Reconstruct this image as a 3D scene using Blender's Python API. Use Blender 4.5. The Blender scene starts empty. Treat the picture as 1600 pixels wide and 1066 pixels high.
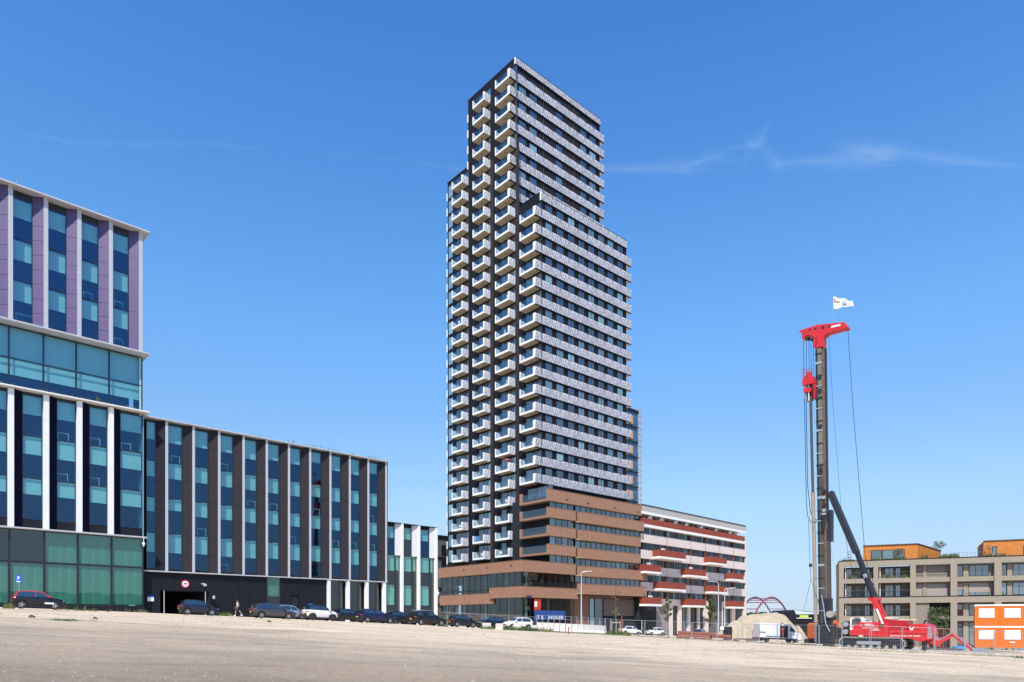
import bpy, math, random
from mathutils import Vector, Matrix
R = random.Random(7)
scene = bpy.context.scene
C = scene.collection
# ---------------------------------------------------------------- camera, sky, sun, exposure
F, CX, HY, EYE = 1070.0, 800.0, 972.0, 1.6        # focal length and principal point in photo pixels, eye height
cam_d = bpy.data.cameras.new('camera')
cam_d.sensor_width = 36.0
cam_d.lens = 36.0 * F / 1600.0
cam_d.shift_y = (HY - 533.0) / 1600.0
cam_d.clip_start = 0.3
cam_d.clip_end = 6000.0
cam = bpy.data.objects.new('camera', cam_d)
C.objects.link(cam)
cam.location = (0, 0, EYE)
cam.rotation_euler = (math.radians(90), 0, 0)
scene.camera = cam

SUN_EL, SUN_AZ = math.radians(50), math.radians(191)   # azimuth from +Y, clockwise: behind the camera
world = bpy.data.worlds.new('World')
scene.world = world
world.use_nodes = True
wn, wl = world.node_tree.nodes, world.node_tree.links
wn.clear()
wo = wn.new('ShaderNodeOutputWorld'); bg = wn.new('ShaderNodeBackground')
sky = wn.new('ShaderNodeTexSky')
sky.sky_type = 'NISHITA'; sky.sun_disc = False
sky.sun_elevation = SUN_EL; sky.sun_rotation = SUN_AZ
sky.altitude = 0; sky.air_density = 1.15; sky.dust_density = 0.25; sky.ozone_density = 3.2
bg.inputs['Strength'].default_value = 0.0985
# thin contrail wisps: noise in the sky direction (x/y, z/y)
tc = wn.new('ShaderNodeTexCoord'); sep = wn.new('ShaderNodeSeparateXYZ')
wl.new(tc.outputs['Generated'], sep.inputs[0])
def M(op, a, b=None, c=None, nodes=wn, links=wl, clamp=False):
    n = nodes.new('ShaderNodeMath'); n.operation = op; n.use_clamp = clamp
    for i, v in enumerate((a, b, c)):
        if v is None: continue
        if isinstance(v, (int, float)): n.inputs[i].default_value = v
        else: links.new(v, n.inputs[i])
    return n.outputs[0]
yy = M('MAXIMUM', sep.outputs[1], 0.05)
u_ = M('DIVIDE', sep.outputs[0], yy); v_ = M('DIVIDE', sep.outputs[2], yy)
cmb = wn.new('ShaderNodeCombineXYZ'); wl.new(u_, cmb.inputs[0]); wl.new(v_, cmb.inputs[1])
nz = wn.new('ShaderNodeTexNoise'); nz.inputs['Scale'].default_value = 9; nz.inputs['Detail'].default_value = 7; nz.inputs['Roughness'].default_value = 0.62
mp = wn.new('ShaderNodeMapping'); mp.inputs['Scale'].default_value = (0.55, 2.6, 1); wl.new(cmb.outputs[0], mp.inputs[0]); wl.new(mp.outputs[0], nz.inputs['Vector'])
wisp = None
def streak(u0, v0, u1, v1, w0, w1, amp):
    """a soft band from (u0,v0) to (u1,v1), half-width w0 -> w1"""
    global wisp
    t = M('DIVIDE', M('SUBTRACT', u_, u0), u1 - u0)
    cv = M('MULTIPLY_ADD', t, v1 - v0, v0)
    wob = M('MULTIPLY', M('SUBTRACT', nz.outputs['Fac'], 0.5), 0.05)
    d = M('ABSOLUTE', M('SUBTRACT', M('ADD', v_, wob), cv))
    w = M('MULTIPLY_ADD', t, w1 - w0, w0)
    s = M('SUBTRACT', 1.0, M('DIVIDE', d, M('MAXIMUM', w, 0.002)), clamp=True)
    e = M('MULTIPLY', M('MULTIPLY', t, 6.0, clamp=True), M('MULTIPLY', M('SUBTRACT', 1.0, t), 6.0, clamp=True))
    tx = M('MULTIPLY_ADD', nz.outputs['Fac'], 2.6, -0.75, clamp=True)
    r = M('MULTIPLY', M('MULTIPLY', M('MULTIPLY', M('MULTIPLY', s, s), e), tx), amp)
    wisp = r if wisp is None else M('ADD', wisp, r)
streak(0.08, 0.66, 0.345, 0.672, 0.008, 0.03, 0.20)
streak(0.23, 0.655, 0.36, 0.70, 0.008, 0.018, 0.16)
streak(0.335, 0.668, 0.378, 0.722, 0.030, 0.022, 0.22)
streak(0.338, 0.705, 0.40, 0.662, 0.020, 0.028, 0.20)
streak(0.37, 0.665, 0.58, 0.685, 0.018, 0.032, 0.26)
streak(0.46, 0.70, 0.80, 0.655, 0.032, 0.008, 0.24)
streak(-0.76, 0.71, -0.33, 0.69, 0.010, 0.006, 0.09)
streak(-0.30, 0.685, 0.0, 0.66, 0.008, 0.010, 0.07)
cr = wn.new('ShaderNodeMix'); cr.data_type = 'RGBA'
wl.new(M('MINIMUM', wisp, 0.5), cr.inputs[0])
# the sky's colour by elevation only, the same all the way round: clean, deep blue summer air
rmp = wn.new('ShaderNodeValToRGB'); rmp.color_ramp.interpolation = 'CARDINAL'
stops = [(0.0, (0.66, 0.92, 1.55)), (0.05, (0.80, 0.92, 1.32)), (0.153, (1.17, 1.27, 1.36)), (0.30, (1.17, 1.55, 1.85)), (0.425, (1.09, 1.73, 2.18)), (0.654, (0.75, 1.52, 2.30)), (1.0, (0.70, 1.45, 2.25))]
el = rmp.color_ramp.elements
while len(el) < len(stops): el.new(0.5)
for e_, (p_, c_) in zip(el, stops): e_.position = p_; e_.color = (*[x / 2.4 for x in c_], 1)
wl.new(M('MAXIMUM', sep.outputs[2], 0.0), rmp.inputs[0])
tint = wn.new('ShaderNodeMix'); tint.data_type = 'RGBA'; tint.blend_type = 'MULTIPLY'; tint.inputs[0].default_value = 1.0
wl.new(sky.outputs[0], tint.inputs[6]); wl.new(rmp.outputs[0], tint.inputs[7])
sc2 = wn.new('ShaderNodeVectorMath'); sc2.operation = 'SCALE'; sc2.inputs['Scale'].default_value = 2.4; wl.new(tint.outputs[2], sc2.inputs[0])
wl.new(sc2.outputs[0], cr.inputs[6]); cr.inputs[7].default_value = (5.2, 7.0, 9.2, 1)
wl.new(cr.outputs[2], bg.inputs[0]); wl.new(bg.outputs[0], wo.inputs[0])

sun_d = bpy.data.lights.new('sun', 'SUN'); sun_d.energy = 5.0; sun_d.angle = math.radians(0.53); sun_d.color = (1.0, 0.945, 0.865)
sun = bpy.data.objects.new('sun', sun_d); C.objects.link(sun)
to_sun = Vector((math.sin(SUN_AZ) * math.cos(SUN_EL), math.cos(SUN_AZ) * math.cos(SUN_EL), math.sin(SUN_EL)))
sun.rotation_euler = to_sun.to_track_quat('Z', 'Y').to_euler(); sun.location = (0, -20, 60)
scene.view_settings.view_transform = 'Standard'; scene.view_settings.look = 'None'
scene.view_settings.exposure = 0.09; scene.view_settings.gamma = 1.0; scene.view_settings.use_curve_mapping = False
scene.cycles.max_bounces = 8; scene.cycles.transparent_max_bounces = 12

# ---------------------------------------------------------------- materials
MATS = {}
def mat(name, col, rough=0.7, metal=0.0, noise=0.0, nscale=2.0, bump=0.0, bscale=20.0, spec=0.5, stretch=(1, 1, 1), col2=None, emit=None):
    if name in MATS: return MATS[name]
    m = bpy.data.materials.new(name); m.use_nodes = True; MATS[name] = m
    n, l = m.node_tree.nodes, m.node_tree.links
    b = n['Principled BSDF']
    b.inputs['Base Color'].default_value = (*col, 1); b.inputs['Roughness'].default_value = rough
    b.inputs['Metallic'].default_value = metal; b.inputs['Specular IOR Level'].default_value = spec
    if noise or bump:
        t = n.new('ShaderNodeTexCoord'); mpp = n.new('ShaderNodeMapping'); mpp.inputs['Scale'].default_value = stretch
        l.new(t.outputs['Object'], mpp.inputs[0])
    if noise:
        a = n.new('ShaderNodeTexNoise'); a.inputs['Scale'].default_value = nscale; a.inputs['Detail'].default_value = 6; a.inputs['Roughness'].default_value = 0.65
        l.new(mpp.outputs[0], a.inputs['Vector'])
        r = n.new('ShaderNodeMapRange'); r.inputs[1].default_value = 0.3; r.inputs[2].default_value = 0.7
        l.new(a.outputs['Fac'], r.inputs[0])
        x = n.new('ShaderNodeMix'); x.data_type = 'RGBA'; l.new(r.outputs[0], x.inputs[0])
        c2 = col2 or tuple(min(1, c * (1 + noise)) for c in col)
        c1 = col if col2 else tuple(c * (1 - noise) for c in col)
        x.inputs[6].default_value = (*c1, 1); x.inputs[7].default_value = (*c2, 1)
        l.new(x.outputs[2], b.inputs['Base Color'])
    if bump:
        a2 = n.new('ShaderNodeTexNoise'); a2.inputs['Scale'].default_value = bscale; a2.inputs['Detail'].default_value = 4
        l.new(mpp.outputs[0], a2.inputs['Vector'])
        bp = n.new('ShaderNodeBump'); bp.inputs['Strength'].default_value = bump; bp.inputs['Distance'].default_value = 0.05
        l.new(a2.outputs['Fac'], bp.inputs['Height']); l.new(bp.outputs[0], b.inputs['Normal'])
    return m
def schlick(n, l):
    ge = n.new('ShaderNodeNewGeometry'); vm = n.new('ShaderNodeVectorMath'); vm.operation = 'DOT_PRODUCT'
    l.new(ge.outputs['Normal'], vm.inputs[0]); l.new(ge.outputs['Incoming'], vm.inputs[1])
    return M('MULTIPLY_ADD', M('POWER', M('SUBTRACT', 1.0, M('ABSOLUTE', vm.outputs['Value'], None, None, n, l), None, n, l), 5.0, None, n, l), 0.96, 0.04, n, l)
def glass(name, tint=(0.6, 0.8, 0.8), refl=0.25, rough=0.02, wav=0.0, rcol=(1, 1, 1)):
    """a coated window pane: part mirror, part tinted see-through"""
    m = bpy.data.materials.new(name); m.use_nodes = True; MATS[name] = m
    n, l = m.node_tree.nodes, m.node_tree.links; n.clear()
    o = n.new('ShaderNodeOutputMaterial'); mx = n.new('ShaderNodeMixShader')
    tr = n.new('ShaderNodeBsdfTransparent'); tr.inputs[0].default_value = (*tint, 1)
    gl = n.new('ShaderNodeBsdfGlossy'); gl.inputs['Roughness'].default_value = rough; gl.inputs['Color'].default_value = (*rcol, 1)
    f = M('MULTIPLY_ADD', schlick(n, l), 0.9, refl, n, l, True)
    l.new(f, mx.inputs[0]); l.new(tr.outputs[0], mx.inputs[1]); l.new(gl.outputs[0], mx.inputs[2]); l.new(mx.outputs[0], o.inputs[0])
    if wav:
        t = n.new('ShaderNodeTexCoord'); a2 = n.new('ShaderNodeTexNoise'); a2.inputs['Scale'].default_value = 0.35; a2.inputs['Detail'].default_value = 1
        l.new(t.outputs['Object'], a2.inputs['Vector'])
        bp = n.new('ShaderNodeBump'); bp.inputs['Strength'].default_value = wav; bp.inputs['Distance'].default_value = 0.05
        l.new(a2.outputs['Fac'], bp.inputs['Height']); l.new(bp.outputs[0], gl.inputs['Normal'])
    return m
def solid_glass(name, col, refl=0.3, rough=0.03, var=0.0):
    """window seen against a dark room: dark body under a coated mirror layer"""
    m = bpy.data.materials.new(name); m.use_nodes = True; MATS[name] = m
    n, l = m.node_tree.nodes, m.node_tree.links; n.clear()
    o = n.new('ShaderNodeOutputMaterial'); mx = n.new('ShaderNodeMixShader')
    df = n.new('ShaderNodeBsdfDiffuse'); df.inputs[0].default_value = (*col, 1)
    if var:
        oi = n.new('ShaderNodeObjectInfo'); h = n.new('ShaderNodeHueSaturation'); h.inputs['Color'].default_value = (*col, 1)
        l.new(M('MULTIPLY_ADD', oi.outputs['Random'], var, 1 - var * 0.5, n, l), h.inputs['Value']); l.new(h.outputs[0], df.inputs[0])
    gl = n.new('ShaderNodeBsdfGlossy'); gl.inputs['Roughness'].default_value = rough
    l.new(M('MULTIPLY_ADD', schlick(n, l), 0.9, refl, n, l, True), mx.inputs[0])
    l.new(df.outputs[0], mx.inputs[1]); l.new(gl.outputs[0], mx.inputs[2]); l.new(mx.outputs[0], o.inputs[0])
    return m
def m_pattern(name, light, dark):
    """printed balustrade sheet: alternating wedge-shaped strokes, in the panel's own metres"""
    m = bpy.data.materials.new(name); m.use_nodes = True; MATS[name] = m
    n, l = m.node_tree.nodes, m.node_tree.links; b = n['Principled BSDF']; b.inputs['Roughness'].default_value = 0.55
    t = n.new('ShaderNodeTexCoord'); s = n.new('ShaderNodeSeparateXYZ'); l.new(t.outputs['Object'], s.inputs[0])
    a = M('MULTIPLY', M('ADD', s.outputs[0], s.outputs[1], None, n, l), 1.05, None, n, l)
    v = M('DIVIDE', s.outputs[2], 1.25, None, n, l)
    fr = M('FRACT', a, None, None, n, l); tri = M('MULTIPLY', M('ABSOLUTE', M('SUBTRACT', fr, 0.5, None, n, l), None, None, n, l), 2.0, None, n, l)
    par = M('MODULO', M('FLOOR', M('ADD', a, 400.0, None, n, l), None, None, n, l), 2.0, None, n, l)
    vv = M('ABSOLUTE', M('SUBTRACT', par, v, None, n, l), None, None, n, l)
    # arch line: |tri - width(v)| thin, plus a centre stroke
    w = M('MULTIPLY_ADD', M('SUBTRACT', 1.0, M('POWER', vv, 2.5, None, n, l), None, n, l), 0.62, 0.12, n, l)
    d1 = M('LESS_THAN', M('ABSOLUTE', M('SUBTRACT', tri, w, None, n, l), None, None, n, l), 0.16, None, n, l)
    d2 = M('MULTIPLY', M('LESS_THAN', tri, 0.2, None, n, l), M('LESS_THAN', vv, 0.55, None, n, l), None, n, l)
    fac = M('MAXIMUM', d1, d2, None, n, l)
    x = n.new('ShaderNodeMix'); x.data_type = 'RGBA'; l.new(fac, x.inputs[0]); x.inputs[6].default_value = (*light, 1); x.inputs[7].default_value = (*dark, 1)
    oi = n.new('ShaderNodeObjectInfo'); h = n.new('ShaderNodeHueSaturation'); l.new(x.outputs[2], h.inputs['Color'])
    l.new(M('MULTIPLY_ADD', oi.outputs['Random'], 0.16, 0.92, n, l), h.inputs['Value']); l.new(h.outputs[0], b.inputs['Base Color'])
    return m

white = mat('white_paint', (0.84, 0.82, 0.78), 0.45, noise=0.04, nscale=3)
fin_grey = mat('fin_grey', (0.49, 0.49, 0.51), 0.5, noise=0.05, nscale=1.2)
fin_white = mat('fin_white', (0.80, 0.79, 0.78), 0.45, noise=0.04, nscale=1.2)
purple = mat('purple_panel', (0.092, 0.060, 0.158), 0.45, noise=0.05, nscale=0.6)
navy = mat('navy_panel', (0.006, 0.005, 0.020), 0.85, spec=0.08)
brown_panel = mat('brown_grey_panel', (0.026, 0.022, 0.025), 0.7, spec=0.2, noise=0.10, nscale=0.8)
char_panel = mat('charcoal_panel', (0.012, 0.013, 0.018), 0.6, spec=0.2, noise=0.12, nscale=0.7)
frame_dark = mat('dark_frame', (0.015, 0.02, 0.025), 0.4)
interior = mat('interior_dark', (0.010, 0.014, 0.018), 0.9)
interior2 = mat('interior_mid', (0.004, 0.007, 0.012), 0.9, noise=0.4, nscale=0.5)
blind_m = mat('blind_fabric', (0.56, 0.66, 0.64), 0.9, noise=0.06, nscale=1)
blind_sh = mat('blind_side', (0.17, 0.30, 0.38), 0.9)
curtain_m = mat('curtain_fabric', (0.15, 0.29, 0.255), 0.85, noise=0.10, nscale=0.6, bump=0.5, bscale=1.2, stretch=(1, 1, 0.15))
g_office = glass('office_glass', (0.53, 0.80, 0.79), 0.12, 0.015, 0.12, (0.33, 0.58, 0.96))
g_clear = glass('clear_glass', (0.74, 0.88, 0.85), 0.07, 0.01)
g_green = glass('green_glass', (0.50, 0.78, 0.70), 0.08, 0.02, 0.12)
g_tower = solid_glass('tower_glass', (0.030, 0.040, 0.062), 0.22, 0.03, 1.0)
g_tower2 = solid_glass('tower_glass_curtained', (0.10, 0.17, 0.21), 0.24, 0.03, 0.7)
g_tower3 = solid_glass('tower_glass_pale', (0.20, 0.33, 0.37), 0.24, 0.03, 0.5)
g_dark = solid_glass('dark_glazing', (0.012, 0.016, 0.018), 0.07, 0.03, 0.8)
g_rail = glass('railing_glass', (0.62, 0.76, 0.82), 0.11, 0.02)
brick_dark = mat('dark_brick', (0.0065, 0.0060, 0.010), 0.75, spec=0.25, noise=0.25, nscale=1.1, bump=0.25, bscale=9)
pat = m_pattern('printed_panel', (0.585, 0.58, 0.60), (0.13, 0.125, 0.165))
pat_w = m_pattern('printed_panel_pale', (0.76, 0.76, 0.77), (0.36, 0.38, 0.46))
soffit = mat('soffit_sand_bounce', (0.41, 0.32, 0.20), 0.85, noise=0.06, nscale=1)  # slab undersides: warm light bounced off the sand, painted in as tan
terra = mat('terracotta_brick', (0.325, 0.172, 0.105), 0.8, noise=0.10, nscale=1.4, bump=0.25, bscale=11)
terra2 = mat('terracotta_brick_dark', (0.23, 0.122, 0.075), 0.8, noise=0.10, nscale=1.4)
steel_grey = mat('galvanised', (0.42, 0.44, 0.46), 0.45, 0.6)
# ---------------------------------------------------------------- helpers
def W(px, py, Y): return Vector(((px - CX) / F * Y, Y, EYE + (HY - py) / F * Y))
def smooth(t): t = max(0.0, min(1.0, t)); return t * t * (3 - 2 * t)
def terrain(x, y):
    s = math.tanh(x / 95.0) * 95.0
    g = 0.014 * min(y, 55) if y > 0 else 0.0
    g -= 0.40 * smooth((y - 58) / 60)
    return (-0.0495 * s) * (1 - 0.6 * smooth((y - 180) / 300)) + g
def G(px, Y, dz=0.0):
    x = (px - CX) / F * Y
    return Vector((x, Y, terrain(x, Y) + dz))
def props(o, label=None, cat=None, group=None, kind=None):
    if label: o['label'] = label
    if cat: o['category'] = cat
    if group: o['group'] = group
    if kind: o['kind'] = kind
    return o
def empty(name, loc, rz=0.0, label=None, cat=None, group=None, rot=None):
    o = bpy.data.objects.new(name, None); C.objects.link(o); o.location = loc
    o.rotation_euler = rot if rot else (0, 0, rz); o.empty_display_size = 0.3
    return props(o, label, cat, group)
class MB:
    def __init__(s): s.v = []; s.f = []; s.m = []
    def quad(s, *p, m=0):
        i = len(s.v); s.v += [tuple(q) for q in p]; s.f.append(tuple(range(i, i + len(p)))); s.m.append(m); return s
    def box(s, x0, x1, y0, y1, z0, z1, m=0, mb=None):
        i = len(s.v)
        s.v += [(x, y, z) for z in (z0, z1) for y in (y0, y1) for x in (x0, x1)]
        for k, q in enumerate(((0, 2, 3, 1), (4, 5, 7, 6), (0, 1, 5, 4), (2, 6, 7, 3), (0, 4, 6, 2), (1, 3, 7, 5))):
            s.f.append(tuple(i + a for a in q)); s.m.append(mb if (mb is not None and k == 0) else m)
        return s
    def prism(s, pts, h0, h1, axis='y', m=0):
        """outline pts (a,b) pushed from h0 to h1 along axis; for 'y' the outline is (x,z), for 'z' (x,y), for 'x' (y,z)"""
        def mk(a, b, h): return {'y': (a, h, b), 'z': (a, b, h), 'x': (h, a, b)}[axis]
        n = len(pts); i = len(s.v)
        s.v += [mk(a, b, h0) for a, b in pts] + [mk(a, b, h1) for a, b in pts]
        s.f.append(tuple(range(i, i + n))); s.m.append(m); s.f.append(tuple(range(i + 2 * n - 1, i + n - 1, -1))); s.m.append(m)
        for k in range(n):
            k2 = (k + 1) % n; s.f.append((i + k, i + n + k, i + n + k2, i + k2)); s.m.append(m)
        return s
    def tube(s, p0, p1, r0, r1=None, n=6, m=0, caps=True):
        r1 = r0 if r1 is None else r1; p0 = Vector(p0); p1 = Vector(p1); d = (p1 - p0)
        if d.length < 1e-6: return s
        q = d.to_track_quat('Z', 'Y'); i = len(s.v)
        for p, r in ((p0, r0), (p1, r1)):
            for k in range(n):
                a = 2 * math.pi * k / n; s.v.append(tuple(p + q @ Vector((r * math.cos(a), r * math.sin(a), 0))))
        for k in range(n):
            k2 = (k + 1) % n; s.f.append((i + k, i + k2, i + n + k2, i + n + k)); s.m.append(m)
        if caps:
            s.f.append(tuple(range(i + n - 1, i - 1, -1))); s.m.append(m); s.f.append(tuple(range(i + n, i + 2 * n))); s.m.append(m)
        return s
    def path(s, pts, r, n=6, m=0):
        for a, b in zip(pts, pts[1:]): s.tube(a, b, r, r, n, m)
        return s
    def beam(s, p0, p1, w, h, m=0):
        """rectangular bar between two points, w across, h up"""
        p0 = Vector(p0); p1 = Vector(p1); d = (p1 - p0).normalized()
        up = Vector((0, 0, 1)) if abs(d.z) < 0.95 else Vector((1, 0, 0))
        a = d.cross(up).normalized() * w / 2; b = a.cross(d).normalized() * h / 2; i = len(s.v)
        for p in (p0, p1):
            for sa, sb in ((-1, -1), (1, -1), (1, 1), (-1, 1)): s.v.append(tuple(p + a * sa + b * sb))
        for q in ((0, 3, 2, 1), (4, 5, 6, 7), (0, 1, 5, 4), (1, 2, 6, 5), (2, 3, 7, 6), (3, 0, 4, 7)):
            s.f.append(tuple(i + k for k in q)); s.m.append(m)
        return s
    def sphere(s, c, r, n=8, k=6, m=0, sc=(1, 1, 1)):
        i = len(s.v)
        for a in range(k + 1):
            th = math.pi * a / k
            for b in range(n):
                ph = 2 * math.pi * b / n
                s.v.append((c[0] + r * sc[0] * math.sin(th) * math.cos(ph), c[1] + r * sc[1] * math.sin(th) * math.sin(ph), c[2] + r * sc[2] * math.cos(th)))
        for a in range(k):
            for b in range(n):
                b2 = (b + 1) % n; s.f.append((i + a * n + b, i + (a + 1) * n + b, i + (a + 1) * n + b2, i + a * n + b2)); s.m.append(m)
        return s
    def mesh(s, name, mats, smooth_=False):
        me = bpy.data.meshes.new(name); me.from_pydata(s.v, [], s.f)
        for mm in (mats if isinstance(mats, (list, tuple)) else [mats]): me.materials.append(mm)
        me.polygons.foreach_set('material_index', s.m)
        if smooth_: me.polygons.foreach_set('use_smooth', [True] * len(s.f))
        me.update(); return me
    def build(s, name, mats, parent=None, loc=(0, 0, 0), smooth_=False, bevel=0.0, rot=None, **k):
        return put(name, s.mesh(name, mats, smooth_), parent, loc, bevel, rot, **k)
def put(name, me, parent=None, loc=(0, 0, 0), bevel=0.0, rot=None, **k):
    o = bpy.data.objects.new(name, me); C.objects.link(o); o.location = loc
    if rot: o.rotation_euler = rot
    if parent: o.parent = parent
    if bevel:
        b = o.modifiers.new('bevel', 'BEVEL'); b.width = bevel; b.segments = 2; b.limit_method = 'ANGLE'
    return props(o, **k)
def copy_tree(o, parent=None):
    c = o.copy(); C.objects.link(c)
    if parent: c.parent = parent
    for ch in [x for x in o.children]: copy_tree(ch, c)
    return c
class Frame:
    """a building's own plan axes: x along the face that runs away to the right, y into the building"""
    def __init__(s, px, Y, ang, z0=0.0):
        s.o = Vector(((px - CX) / F * Y, Y, 0)); s.a = ang; s.z0 = z0
        s.ux = Vector((math.cos(ang), math.sin(ang), 0)); s.uy = Vector((-math.sin(ang), math.cos(ang), 0))
    def w(s, x, y): return s.o + s.ux * x + s.uy * y
    def x(s, px, y=0.0):
        k = (px - CX) / F; p = s.o + s.uy * y; return (k * p.y - p.x) / (s.ux.x - k * s.ux.y)
    def y(s, px, x=0.0):
        k = (px - CX) / F; p = s.o + s.ux * x; return (k * p.y - p.x) / (s.uy.x - k * s.uy.y)
    def z(s, py, x, y=0.0): return EYE + (HY - py) / F * s.w(x, y).y - s.z0
    def root(s, name, label, cat, group=None): return empty(name, (s.o.x, s.o.y, s.z0), s.a, label, cat, group)
def vp(px): return math.atan2(1.0, (px - CX) / F)
def text_mesh(name, txt, size, m, ext=0.01):
    cu = bpy.data.curves.new('t', 'FONT'); cu.body = txt; cu.size = size; cu.extrude = ext
    cu.align_x = 'CENTER'; cu.align_y = 'CENTER'; cu.offset = size * 0.012
    ob = bpy.data.objects.new('t', cu); C.objects.link(ob)
    me = bpy.data.meshes.new_from_object(ob.evaluated_get(bpy.context.evaluated_depsgraph_get()))
    bpy.data.objects.remove(ob); me.name = name; me.materials.clear(); me.materials.append(m); return me

# ---------------------------------------------------------------- ground
def m_ground():
    m = bpy.data.materials.new('sandy_ground'); m.use_nodes = True
    n, l = m.node_tree.nodes, m.node_tree.links; b = n['Principled BSDF']; b.inputs['Roughness'].default_value = 0.95; b.inputs['Specular IOR Level'].default_value = 0.15
    t = n.new('ShaderNodeTexCoord')
    def noise(sc, det, scl=(1, 1, 1), rough=0.6, rot=0.0):
        mp = n.new('ShaderNodeMapping'); mp.inputs['Scale'].default_value = scl; mp.inputs['Rotation'].default_value = (0, 0, rot); l.new(t.outputs['Object'], mp.inputs[0])
        a = n.new('ShaderNodeTexNoise'); a.inputs['Scale'].default_value = sc; a.inputs['Detail'].default_value = det; a.inputs['Roughness'].default_value = rough
        l.new(mp.outputs[0], a.inputs['Vector']); return a.outputs['Fac']
    def rng(v, a, c, d=0.0, e=1.0):
        r = n.new('ShaderNodeMapRange'); r.inputs[1].default_value = a; r.inputs[2].default_value = c; r.inputs[3].default_value = d; r.inputs[4].default_value = e; l.new(v, r.inputs[0]); return r.outputs[0]
    def mix(f, a, c, bt='MIX'):
        x = n.new('ShaderNodeMix'); x.data_type = 'RGBA'; x.blend_type = bt
        for i, v in ((0, f), (6, a), (7, c)):
            if isinstance(v, tuple): x.inputs[i].default_value = (*v, 1)
            elif isinstance(v, float): x.inputs[i].default_value = v
            else: l.new(v, x.inputs[i])
        return x.outputs[2]
    big = noise(0.05, 4, rot=0.3); mid = noise(0.5, 6, (0.35, 1, 1), 0.65); fine = noise(5.5, 7, (0.8, 1, 1), rough=0.8); track = noise(0.22, 5, (0.12, 1.0, 1), 0.7, -0.12)
    s = n.new('ShaderNodeSeparateXYZ'); l.new(t.outputs['Object'], s.inputs[0])
    # trodden gravelly crust nearer the road, loose pale sand further off
    yn = M('ADD', M('MULTIPLY_ADD', s.outputs[0], 0.35, s.outputs[1], n, l), M('MULTIPLY', big, 30.0, None, n, l), None, n, l)
    far = rng(yn, 26.0, 50.0)
    c = mix(far, (0.375, 0.28, 0.19), (0.75, 0.585, 0.405))
    c = mix(rng(mid, 0.45, 0.70, 0.0, 0.55), c, (0.26, 0.205, 0.15))
    c = mix(rng(track, 0.52, 0.66, 0.0, 0.55), c, (0.25, 0.20, 0.15))
    c = mix(rng(fine, 0.53, 0.70, 0.0, 0.75), c, (0.16, 0.125, 0.09))
    c = mix(rng(fine, 0.30, 0.44, 0.5, 0.0), c, (0.74, 0.58, 0.41))
    # churned darker earth where the machines work, and wheel ruts crossing the lot
    def blot(cx, cy, rx_, ry_):
        dx = M('DIVIDE', M('SUBTRACT', s.outputs[0], cx, None, n, l), rx_, None, n, l); dy = M('DIVIDE', M('SUBTRACT', s.outputs[1], cy, None, n, l), ry_, None, n, l)
        return M('SUBTRACT', 1.0, M('SQRT', M('ADD', M('MULTIPLY', dx, dx, None, n, l), M('MULTIPLY', dy, dy, None, n, l), None, n, l), None, None, n, l), None, n, l, True)
    soil = M('MAXIMUM', M('MAXIMUM', blot(37, 78, 15, 13), blot(33, 62, 9, 5), None, n, l), blot(55, 72, 16, 8), None, n, l)
    soilf = rng(M('MULTIPLY', soil, M('MULTIPLY_ADD', mid, 2.4, -0.2, n, l), None, n, l), 0.25, 0.75, 0.0, 0.62)
    c = mix(soilf, c, (0.27, 0.20, 0.14))
    def rut(ax, ay, bx_, by_, w):
        d_ = math.hypot(bx_ - ax, by_ - ay); nx_, ny_ = -(by_ - ay) / d_, (bx_ - ax) / d_
        q_ = M('ADD', M('MULTIPLY', M('SUBTRACT', s.outputs[0], ax, None, n, l), nx_, None, n, l), M('MULTIPLY', M('SUBTRACT', s.outputs[1], ay, None, n, l), ny_, None, n, l), None, n, l)
        q_ = M('ADD', q_, M('MULTIPLY', M('SUBTRACT', big, 0.5, None, n, l), 9.0, None, n, l), None, n, l)
        return M('SUBTRACT', 1.0, M('DIVIDE', M('ABSOLUTE', M('SUBTRACT', M('ABSOLUTE', q_, None, None, n, l), 0.9, None, n, l), None, None, n, l), w, None, n, l), None, n, l, True)
    ruts = None
    for a_ in ((-40, 30, 40, 44, 0.30), (-30, 22, 50, 31, 0.28), (-20, 14, 30, 52, 0.28), (-45, 48, 45, 55, 0.35), (-10, 17, 40, 19, 0.22)):
        r_ = rut(*a_); ruts = r_ if ruts is None else M('MAXIMUM', ruts, r_, None, n, l)
    rutf = M('MULTIPLY', ruts, rng(mid, 0.38, 0.62, 0.15, 0.8), None, n, l)
    c = mix(M('MULTIPLY', rutf, 0.55, None, n, l), c, (0.27, 0.215, 0.16))
    l.new(c, b.inputs['Base Color'])
    bp = n.new('ShaderNodeBump'); bp.inputs['Strength'].default_value = 0.8; bp.inputs['Distance'].default_value = 0.10
    l.new(M('SUBTRACT', M('ADD', fine, M('MULTIPLY', mid, 1.2, None, n, l), None, n, l), M('MULTIPLY', rutf, 0.8, None, n, l), None, n, l), bp.inputs['Height']); l.new(bp.outputs[0], b.inputs['Normal'])
    return m
from mathutils import noise as mnoise
def und(x, y):
    a = smooth((y - 4) / 6) * (1 - smooth((y - 42) / 10))
    return a * (0.10 * mnoise.noise((x * 0.09, y * 0.14, 1.0)) + 0.05 * mnoise.noise((x * 0.35, y * 0.55, 4.0)) + 0.022 * mnoise.noise((x * 1.1, y * 1.6, 9.0)))
xs = [-5000, -2500, -1200, -600, -350, -220, -150, -110, -85] + [-70 + 0.75 * i for i in range(187)] + [80, 95, 115, 150, 220, 350, 600, 1200, 2500, 5000]
ys = [-400, -120, -40, -10, 0] + [4 + 0.55 * i for i in range(128)] + [76, 80, 85, 90, 96, 104, 112, 122, 135, 150, 170, 200, 240, 300, 400, 600, 1000, 1800, 3200, 5800]
g = MB(); nx = len(xs)
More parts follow.
